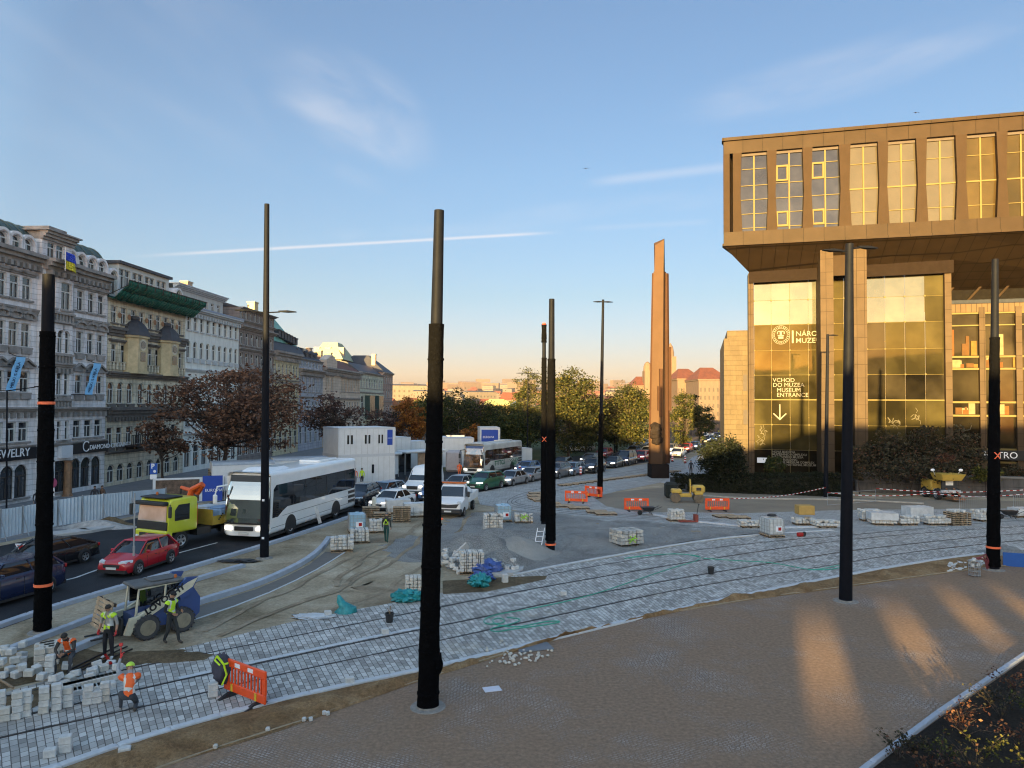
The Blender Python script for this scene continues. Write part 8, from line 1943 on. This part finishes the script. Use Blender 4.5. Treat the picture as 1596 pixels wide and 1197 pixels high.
def pquad(ul,um,ur):
 l,m_,r=xp(ul),xp(um),xp(ur);return[(m_,-.45),(r,.55),(r-1.0,1.6),(l,.15)]
mb=MB()
mb.loft([[(x,y,zp(723))for x,y in pquad(1014,1031,1040)],[(x,y,zp(423))for x,y in pquad(1019,1033,1040)]])
mb.loft([[(x,y,zp(423)+.003)for x,y in pquad(1020.3,1033,1038)],[(x,y,zp(z_))for(x,y),z_ in zip(pquad(1021.5,1034,1037.5),(375,370,374,382))]])
mb.build('shaft',M_PYL,pr)
mb=MB();P=pquad(1013,1031,1042.5);mb.loft([[(P[1][0],P[1][1]-.25,zp(723)),(P[1][0]+.25,P[1][1],zp(723)),(P[2][0]+.2,P[2][1]+.2,zp(723)),(P[3][0]-.12,P[3][1]+.2,zp(723))],[(P[1][0]-.12,P[1][1]-.25,zp(425)),(P[1][0]+.12,P[1][1],zp(425)),(P[2][0]+.2,P[2][1]+.2,zp(425)),(P[3][0]+.30,P[3][1]+.2,zp(425))]]);mb.build('rear_slab',M_PYLD,pr)
mb=MB();mb.b2((xp(1043),.3,zp(640)),(xp(1047.5),1.4,zp(540)));mb.b2((xp(1024),-.48,zp(640)),(xp(1026.5),.3,zp(602)));mb.b2((xp(1026.5)+.003,-.60,zp(650)),(xp(1031),.1,zp(575)));mb.build('side_slab',M_PYLD,pr)
mb=MB()
for k in range(7):mb.blob((xp(1021)+R.uniform(-.3,.3),-.25,zp(690)+(zp(662)-zp(690))*(k+.5)/7),.55,(1.15,.8,.7),.4,1.2,14,8,k)
mb.build('carved_block',M_PYB,pr,smooth=True)
mb=MB();mb.b2((xp(1013.5),-.8,0),(xp(1040.5),1.7,zp(723)-.003));mb.build('base',M_PYB,pr)
LF={'brown':leafmat('leaf_brown',[(0,(.05,.029,.022)),(.5,(.135,.074,.050)),(1,(.25,.14,.09))]),'bare':leafmat('leaf_dun',[(0,(.045,.025,.022)),(.6,(.10,.06,.05)),(1,(.15,.09,.07))]),'orange':leafmat('leaf_orange',[(0,(.13,.045,.01)),(.6,(.27,.10,.02)),(1,(.36,.17,.04))]),'green':leafmat('leaf_green',[(0,(.012,.02,.006)),(.55,(.032,.048,.013)),(.85,(.065,.072,.02)),(1,(.13,.10,.024))]),'yellow':leafmat('leaf_yellow_green',[(0,(.012,.018,.006)),(.5,(.036,.044,.011)),(1,(.105,.088,.022))]),'dark':leafmat('leaf_dark',[(0,(.006,.009,.005)),(.7,(.016,.022,.011)),(1,(.035,.04,.02))]),'shrub':leafmat('leaf_shrub',[(0,(.018,.017,.010)),(.5,(.045,.042,.024)),(.85,(.085,.07,.04)),(1,(.16,.07,.045))]),'lime':leafmat('leaf_lime',[(0,(.035,.04,.01)),(.6,(.07,.075,.018)),(1,(.20,.18,.04))]),'red':leafmat('leaf_red',[(0,(.05,.02,.014)),(.5,(.11,.045,.03)),(1,(.19,.10,.05))])}
M_BARK=mat('bark',(.045,.033,.027),rough=.95,var=.3,scale=6,bump=.5)
def leafquad(mb,c,s,rr,flat=.5):
 a=Vector((rr.gauss(0,1),rr.gauss(0,1),rr.gauss(0,flat))).normalized();b=a.orthogonal();b=(Matrix.Rotation(rr.uniform(0,6.28),3,a)@b).normalized();s1=s*rr.uniform(.6,1.25)
 mb.f.append(tuple(range(len(mb.v),len(mb.v)+4)));mb.m.append(0)
 mb.v+=[tuple(c-a*s1*.5),tuple(c+b*s1*.32),tuple(c+a*s1*.5),tuple(c-b*s1*.32)]
def tree(u,Y,crown,kind,label,trunk_r=.3,ncl=60,nl=55,leaf=.35,seed=1,vb=None,flat=.6,clr=.16,low=.25,group=None,name='tree',branches=30,sub=3):
 """crown = (u0,u1,v_top,v_bottom) in the photo at depth Y"""
 rr=random.Random(seed);u0,u1,vt,vbm=crown;l,r=A(u0,600,Y).x,A(u1,600,Y).x;zt,zb=A((u0+u1)/2,vt,Y).z,A((u0+u1)/2,vbm,Y).z;zb=max(zb,.6)
 bx=A(u,600,Y).x;C_=Vector(((l+r)/2-bx,0,(zt+zb)/2));rx,rz_=(r-l)/2,(zt-zb)/2;ry=rx*(.85 if name=='tree' else.4)
 root=thing(name,label,'tree' if name=='tree' else 'bush',(bx,Y,0),0,group)
 cl=[]
 for i in range(ncl*6):
  d=Vector((rr.gauss(0,1),rr.gauss(0,1),rr.gauss(0,1))).normalized()*(rr.random()**.42);p=Vector((d.x*rx*.92,d.y*ry*.92,d.z*rz_*.92))
  if noise.noise(Vector((p.x/rx*2,p.y/ry*2,p.z/rz_*2))+Vector((seed*3.1,0,0)))>.22:continue
  cl.append(C_+p)
  if len(cl)>=ncl:break
 mb=MB();h0=max(.4,zb*.6 if zb>1 else.5);P=[Vector((0,0,-.1)),Vector((rr.uniform(-.1,.1),0,h0*.5)),Vector((rr.uniform(-.2,.2),0,h0)),Vector((C_.x*.5,0,zb+rz_*.6)),Vector((C_.x,0,C_.z+rz_*.5))]
 mb.tube(smoothp(P,1),[trunk_r*(1-.11*k)for k in range(len(smoothp(P,1)))],8)
 for p in sorted(cl,key=lambda p:-(p-C_).length)[:branches]:
  t=rr.uniform(.3,.8);b=P[2].lerp(P[4],t*.8);m_=b.lerp(p,.5)+Vector((rr.uniform(-.3,.3),rr.uniform(-.3,.3),-.1*(p-b).length*rr.uniform(-.3,1)))
  mb.tube([b,m_,p],[trunk_r*.30,trunk_r*.17,trunk_r*.05],5)
  for k in range(sub):
   q=m_.lerp(p,rr.uniform(0,.9));e=q+Vector((rr.gauss(0,1),rr.gauss(0,1),rr.gauss(.2,.7)))*rx*.16;mb.tube([q,q.lerp(e,.5)+Vector((0,0,.1)),e],[trunk_r*.10,trunk_r*.06,trunk_r*.025],4)
 mb.build('trunk',M_BARK,root,fixn=False)
 mb=MB();cr_=rx*clr*2
 for c in cl:
  s_=rr.uniform(.6,1.3)
  for k in range(int(nl*s_)):leafquad(mb,c+Vector((rr.gauss(0,.5)*cr_*s_,rr.gauss(0,.5)*cr_*s_,rr.gauss(0,.5)*cr_*s_*flat)),leaf,rr)
 mb.build('crown',LF[kind],root,fixn=False);return root
tree(350,68,(238,492,562,722),'brown','big brown-leaved tree before the pale facades',.42,140,90,.33,3,flat=.35,clr=.10,branches=60,sub=5)
tree(258,66,(205,300,640,722),'brown','thin brown tree left of the big brown tree',.22,40,36,.34,5,flat=.4,clr=.13,branches=30,sub=5)
tree(520,104,(470,572,606,690),'bare','bare dun tree behind the white cabins',.35,70,40,.42,7,clr=.11,branches=50,sub=6)
tree(600,135,(560,642,632,700),'bare','low bare tree at the end of the facade row',.3,50,50,.5,8,branches=30,sub=5)
PT='park trees beyond the road'
for a in((640,118,(612,668,612,712),'orange','orange autumn tree left of the tallest pole',.3,55,60,.45,9),(690,126,(640,745,600,706),'green','broad dark green tree behind the tallest pole',.4,90,60,.5,10),(738,116,(718,760,658,702),'orange','small orange tree behind the containers',.2,30,50,.4,12),(745,140,(722,778,622,700),'bare','bare purple-grey tree left of the stacked container',.3,45,40,.5,13),(790,106,(764,838,642,728),'green','dense green tree behind the stacked container',.3,80,60,.42,14),(826,112,(796,850,572,660),'yellow','airy acacia left of the twin poles',.25,42,42,.36,15),(886,108,(838,938,572,712),'yellow','tall spreading acacia right of the twin poles',.4,150,60,.42,16),(985,120,(940,1022,600,706),'yellow','yellow-green tree left of the pylon',.35,120,60,.45,17),(1070,128,(1044,1094,606,700),'yellow','yellow-green tree right of the pylon',.3,60,60,.45,18),(925,132,(905,950,630,704),'green','low green tree between the two large acacias',.25,45,60,.45,19),(800,122,(768,848,622,716),'green','wide green tree filling in behind the acacias',.3,80,60,.45,51),(912,119,(878,952,606,706),'yellow','olive tree between the big acacia and the lamp',.3,80,60,.45,52),(962,124,(928,996,622,706),'green','low dark tree behind the two-armed lamp',.3,70,60,.45,53),(765,128,(735,800,630,706),'green','dark tree behind the blue banner box',.3,60,60,.45,54),(622,150,(604,636,640,705),'dark','dark evergreen at the end of the facades',.3,40,60,.5,20),(850,130,(826,872,640,712),'dark','dark evergreen behind the acacias',.3,45,60,.5,23),(1092,150,(1074,1112,628,700),'green','dark tree at the bend of the far road',.3,45,55,.45,24),(655,240,(630,680,615,660),'lime','yellow tree far off above the road',.4,40,50,.8,25)):
 tree(a[0],a[1],a[2],a[3],a[4],a[5],a[6],int(a[7]*2.3),a[8]*.8,a[9],group=PT)
bush=lambda u,Y,cr,kind,label,n,nl,lf,seed,z=0,**k:tree(u,Y,cr,kind,label,.08,n,nl,lf,seed,name='bush',branches=14,sub=2,**k)
bush(1126,67,(1086,1166,681,764),'dark','large dark rounded yew beside the museum corner',150,70,.24,31,clr=.10,flat=1)
hd=thing('hedge','long clipped dark hedge before the museum entrance','hedge');mb=MB();rr=random.Random(4)
def hg_(t):return P2(1052+t*262,766+t*9)
for k in range(15000):
 t=rr.random();p=hg_(t);dy=rr.uniform(0,2.2);hh=1.35+.6*t+.28*noise.noise(Vector((t*14,dy,0)))+.10*noise.noise(Vector((t*60,dy*3,2)));q=rr.random();zz_=hh*(1-q*q*.0)if q<.4 else hh*rr.random()
 leafquad(mb,Vector((p.x,p.y+(dy if q<.4 else rr.choice([0,0,dy*.3])),zz_+rr.uniform(-.05,.12))),.17,rr)
mb.build('foliage',LF['dark'],hd,fixn=False);mb=MB();n=24
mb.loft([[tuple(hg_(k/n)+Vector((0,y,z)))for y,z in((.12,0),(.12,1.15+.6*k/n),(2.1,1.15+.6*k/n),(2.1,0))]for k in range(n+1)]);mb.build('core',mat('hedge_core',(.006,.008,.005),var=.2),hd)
SH='shrubs on the museum terrace'
for(u,Y,cr,kind,lab,n,s)in((1375,66,(1335,1420,668,748),'shrub','dense brown-green shrub left of the dumper',90,41),(1440,66,(1405,1478,662,746),'shrub','dense shrub with reddish leaves behind the dumper',80,42),(1495,66,(1462,1535,664,748),'shrub','tall shrub left of the right wrapped pole',80,43),(1420,63.5,(1340,1530,712,752),'shrub','low spreading growth along the retaining wall',90,44),(1535,63,(1510,1562,728,754),'lime','yellow-green bush behind the right wrapped pole',40,45),(1570,65,(1548,1610,725,752),'shrub','small shrub under the metro sign',40,46),(1338,65,(1318,1352,690,752),'shrub','narrow shrub behind the plaza lamp pole',40,47),(1470,63,(1455,1492,706,722),'red','reddish twigs above the dumper',14,48),(1205,72,(1185,1225,712,740),'green','small green shrub before the entrance glass',30,49),(1505,78,(1514,1540,455,468),'dark','little dark pine on the museum balcony',20,50)):
 z=bush(u,Y+1.5,cr,kind,lab,n,52,.24 if kind!='red' else.16,s,clr=.13,group=SH)
FP='autumn plants in the corner bed'
rr=random.Random(77)
for i,(u,v,h,kind)in enumerate(((1425,1175,.5,'shrub'),(1470,1190,.5,'lime'),(1500,1150,.6,'red'),(1535,1185,.55,'lime'),(1560,1120,.6,'shrub'),(1590,1165,.6,'red'),(1580,1080,.5,'red'),(1540,1100,.45,'shrub'),(1610,1120,.6,'lime'),(1450,1215,.5,'red'),(1520,1215,.6,'shrub'),(1600,1210,.6,'lime'),(1495,1120,.35,'red'),(1400,1185,.45,'shrub'))):
 g=P2(u,v);lab=['sparse dun plant','yellow-green plant','reddish plant'][('shrub','lime','red').index(kind)]
 root=thing('bed_plant','%s in the corner bed, %s'%(lab,['nearest the kerb end','at the lower edge','in the middle','low right of the middle','right of the middle','at the right edge halfway','at the right edge near the top','behind the middle reddish one','cut by the right edge','at the bottom left','at the bottom middle','at the bottom right corner','small, at the upper kerb','hanging over the kerb','just outside the right edge','below the bottom right'][i]),'plant',(g.x,g.y,.02),0,FP)
 st=MB();lf=MB()
 for k in range(11):
  a=rr.uniform(0,6.28);rad_=rr.uniform(.15,.75);tip=Vector((cos(a)*rad_,sin(a)*rad_,h*rr.uniform(.4,1.2)));m_=tip*.5+Vector((0,0,h*.2));st.tube([(0,0,0),m_,tip],[.012,.008,.004],4)
  for q in range(12):leafquad(lf,(m_.lerp(tip,rr.uniform(-.3,1.05)))+Vector((rr.gauss(0,.07),rr.gauss(0,.07),rr.gauss(0,.05))),.085,rr,.8)
 st.build('stems',M_BARK,root,fixn=False);lf.build('leaves',LF[kind],root,fixn=False)
M_PEACH=stucco('peach_render',(.115,.08,.06),joint=0,dirt=.12);M_PEACH2=stucco('rose_render',(.107,.077,.063),joint=0,dirt=.15)
def block_b(label,u0,u1,v_eave,v_ridge,Y,wm,rm,name='town_house',cols=6,rows=3,depth=14,hip=True,grp='sunlit buildings beyond the trees',winm=None,zb=None,rot=0):
 a,b=A(u0,v_eave,Y),A(u1,v_eave,Y);w=b.x-a.x;ze=a.z;zr=A((u0+u1)/2,v_ridge,Y).z;z0=-12 if Y>200 else 0
 root=thing(name,label,'building',(a.x,Y,0),rot,grp);mb=MB();mb.b2((0,0,z0),(w,depth,ze));mb.b2((-.3,-.3,ze+.003),(w+.3,depth+.3,ze+.4));mb.build('wall',wm,root)
 ins=w*.28 if hip else 0;mb=MB();mb.loft([[(-.4,-.4,ze+.404),(w+.4,-.4,ze+.404),(w+.4,depth+.4,ze+.404),(-.4,depth+.4,ze+.404)],[(ins,depth*.48,zr),(w-ins,depth*.48,zr),(w-ins,depth*.52,zr),(ins,depth*.52,zr)]]);mb.build('roof',rm,root)
 if cols:
  ww=w/cols*.38;hh=min(2.0,(ze-2)/max(rows,1)*.5)
  mb=MB()
  for i in range(cols):
   for j in range(rows):x=w*(i+.5)/cols;z=ze-1.2-(j+.6)*hh*2;mb.b2((x-ww/2,-.06,z-hh/2),(x+ww/2,.1,z+hh/2))
  mb.build('window',winm or M_DFRAME,root)
 return root
block_b('peach building with a dark red hipped roof right of the pylon',1056,1092,592,573,205,M_PEACH,M_TILE,cols=9,rows=4)
block_b('tall peach building with a red roof beside the museum wall',1089,1135,593,571,190,M_PEACH2,M_TILE,cols=7,rows=6)
st_=block_b('peach station building with red roof left of the pylon',986,1022,602,586,300,M_PEACH,M_TILE,cols=8,rows=2)
tw=thing('domed_tower','domed stone tower showing behind the pylon','tower',(A(1046,600,300).x,300,0),0);w=A(1053,600,300).x-A(1040,600,300).x
mb=MB();zt=A(1046,556,300).z;mb.b2((-w/2,-2,-10),(w/2,w,zt));mb.lathe([(w*.46,zt),(w*.44,zt+2),(w*.3,zt+4.4),(w*.12,zt+5.4),(.1,zt+6)],14,(0,w*.4,0));mb.build('shaft',M_PEACH,tw)
tw=thing('domed_tower','low domed stone tower showing left of the pylon','tower',(A(1010,600,300).x,300,0),0);mb=MB();zt=A(1010,578,300).z;mb.b2((-w/2,-2,-10),(w/2,w,zt));mb.lathe([(w*.5,zt),(w*.46,zt+2),(w*.3,zt+3.4),(.1,zt+4)],14,(0,w*.4,0));mb.build('shaft',M_PEACH,tw)
block_b('small peach house with a red roof below the acacia and the pylon',944,962,624,617,240,M_PEACH,M_TILE,cols=3,rows=2)
block_b('long ochre building with a green roof behind the trees',748,800,632,622,420,stucco('ochre_render',(.15,.112,.055),joint=0),mat('moss_roof',(.26,.28,.12),var=.2),cols=12,rows=2);block_b('red-roofed ochre villa left of the tallest pole',625,655,632,620,330,M_PEACH,M_TILE,cols=5,rows=2)
gh=thing('glass_dome','pale glass dome left of the twin poles','building',(A(805,650,300).x,300,0),0);w=(A(815,640,300).x-A(795,640,300).x)/2;zt=A(805,626,300).z;mb=MB();zs=zt-w*.9
prof=[(w,-6),(w,zs)]+[(w*cos(a),zs+w*.9*sin(a))for a in[pi/2*k/6 for k in range(1,7)]];mb.lathe(prof,18);mb.build('glazing',glassmat('dome_glass',(.35,.33,.28),refl=.2),gh);mb=MB()
for k in range(18):a=2*pi*k/18;mb.tube([(r*1.01*cos(a),r*1.01*sin(a),z)for r,z in prof],.12,4)
mb.build('ribs',M_LET,gh)
rr=random.Random(12);protos=[]
for k,(wm,rm,w,d,h,rh)in enumerate(((M_PEACH,M_TILE,16,11,11,5),(M_PEACH2,M_TILE,12,11,13,5),(stucco('white_render',(.125,.105,.092),joint=0),M_SLATE,26,12,22,1),(stucco('rosy_panel',(.105,.074,.06),joint=0),MATS['zinc'],40,12,28,.6))):
 mb=MB();mb.mi=0;mb.b2((-w/2,-d/2,-8),(w/2,d/2,h));mb.mi=1;mb.loft([[(-w/2-.3,-d/2-.3,h+.003),(w/2+.3,-d/2-.3,h+.003),(w/2+.3,d/2+.3,h+.003),(-w/2-.3,d/2+.3,h+.003)],[(-w/2+.5,-.2,h+rh),(w/2-.5,-.2,h+rh),(w/2-.5,.2,h+rh),(-w/2+.5,.2,h+rh)]]);mb.mi=2
 for i in range(int(w/3.2)):
  for j in range(int(h/3.3)):x=-w/2+1.6+i*3.2;z=1.5+j*3.2;mb.b2((x-.6,-d/2-.05,z),(x+.6,-d/2+.1,z+1.5))
 o=mb.build('far_house',[wm,rm,M_DFRAME]);protos.append(o)
LAB=['small peach house with a red roof on the far slope','narrow rosy house with a red roof on the far slope','pale slab block with a flat dark roof on the far slope','long rosy slab block on the far ridge']
used=set()
for i in range(250):
 u=rr.uniform(600,1010);Y=rr.choice([rr.uniform(560,1500),rr.uniform(900,2600),rr.uniform(1800,3600)]);k=rr.choice([0,0,1,1,2])if Y<2200 else rr.choice([0,1,2,3,3,3])
 x=A(u,600,Y).x;z=terr(x,Y)
 o=protos[k]if k not in used else protos[k].copy()
 if k in used:COL.objects.link(o)
 used.add(k);o.location=(x,Y,z);o.rotation_euler=(0,0,rr.uniform(-.6,.6));s=rr.uniform(.8,1.3)*(1 if Y<1800 else 1.25);o.scale=(s,s,s);tag(o,LAB[k],'building','houses far off: '+LAB[k])
rr=random.Random(21);protos=None
for i in range(70):
 u=rr.uniform(600,1000);Y=rr.uniform(500,1800);x=A(u,600,Y).x
 if protos is None:
  mb=MB()
  for k in range(900):
   d=Vector((rr.gauss(0,1),rr.gauss(0,1),rr.gauss(0,1))).normalized()*rr.random()**.4;leafquad(mb,Vector((d.x*7,d.y*7,5+d.z*5)),1.6,rr)
  protos=mb.build('far_tree',LF['shrub'],fixn=False);o=protos
 else:o=protos.copy();COL.objects.link(o)
 o.location=(x,Y,terr(x,Y));s=rr.uniform(.7,1.4);o.scale=(s*rr.uniform(1,1.8),s,s);tag(o,'small round tree among the far houses','tree','trees on the far slope')
for(u,v,Y,lab)in((913,263,150,'tiny dark bird in the open sky left of the museum'),(1428,176,140,'tiny dark bird just above the museum roof')):
 p=A(u,v,Y);mb=MB();mb.loft([[(0,-.25,0),(.05,0,.03),(0,.2,0),(-.05,0,.03)],[(.35,-.05,.18),(.36,0,.19),(.35,.12,.18),(.34,0,.17)],[(.75,.1,.05),(.76,.12,.05),(.75,.16,.05),(.74,.12,.04)]])
 mb.loft([[(0,-.25,0),(.05,0,.03),(0,.2,0),(-.05,0,.03)],[(-.35,-.05,.18),(-.34,0,.19),(-.35,.12,.18),(-.36,0,.17)],[(-.75,.1,.05),(-.74,.12,.05),(-.75,.16,.05),(-.76,.12,.04)]])
 o=mb.build('bird',M_HAIR);o.location=p;tag(o,lab,'bird')
hm=bpy.data.materials.new('evening_haze');hm.use_nodes=True;hn=hm.node_tree;hn.nodes.remove(hn.nodes['Principled BSDF'])
pv=hn.nodes.new('ShaderNodeVolumePrincipled');pv.inputs['Color'].default_value=(.86,.84,.88,1);pv.inputs['Density'].default_value=.00006;pv.inputs['Anisotropy'].default_value=.2
hn.links.new(pv.outputs[0],hn.nodes['Material Output'].inputs['Volume'])
mb=MB();mb.b2((-6200,-160,-30),(6200,5000,215));hz=mb.build('haze',hm);tag(hz,'thin evening haze over the city',None,None,'stuff')
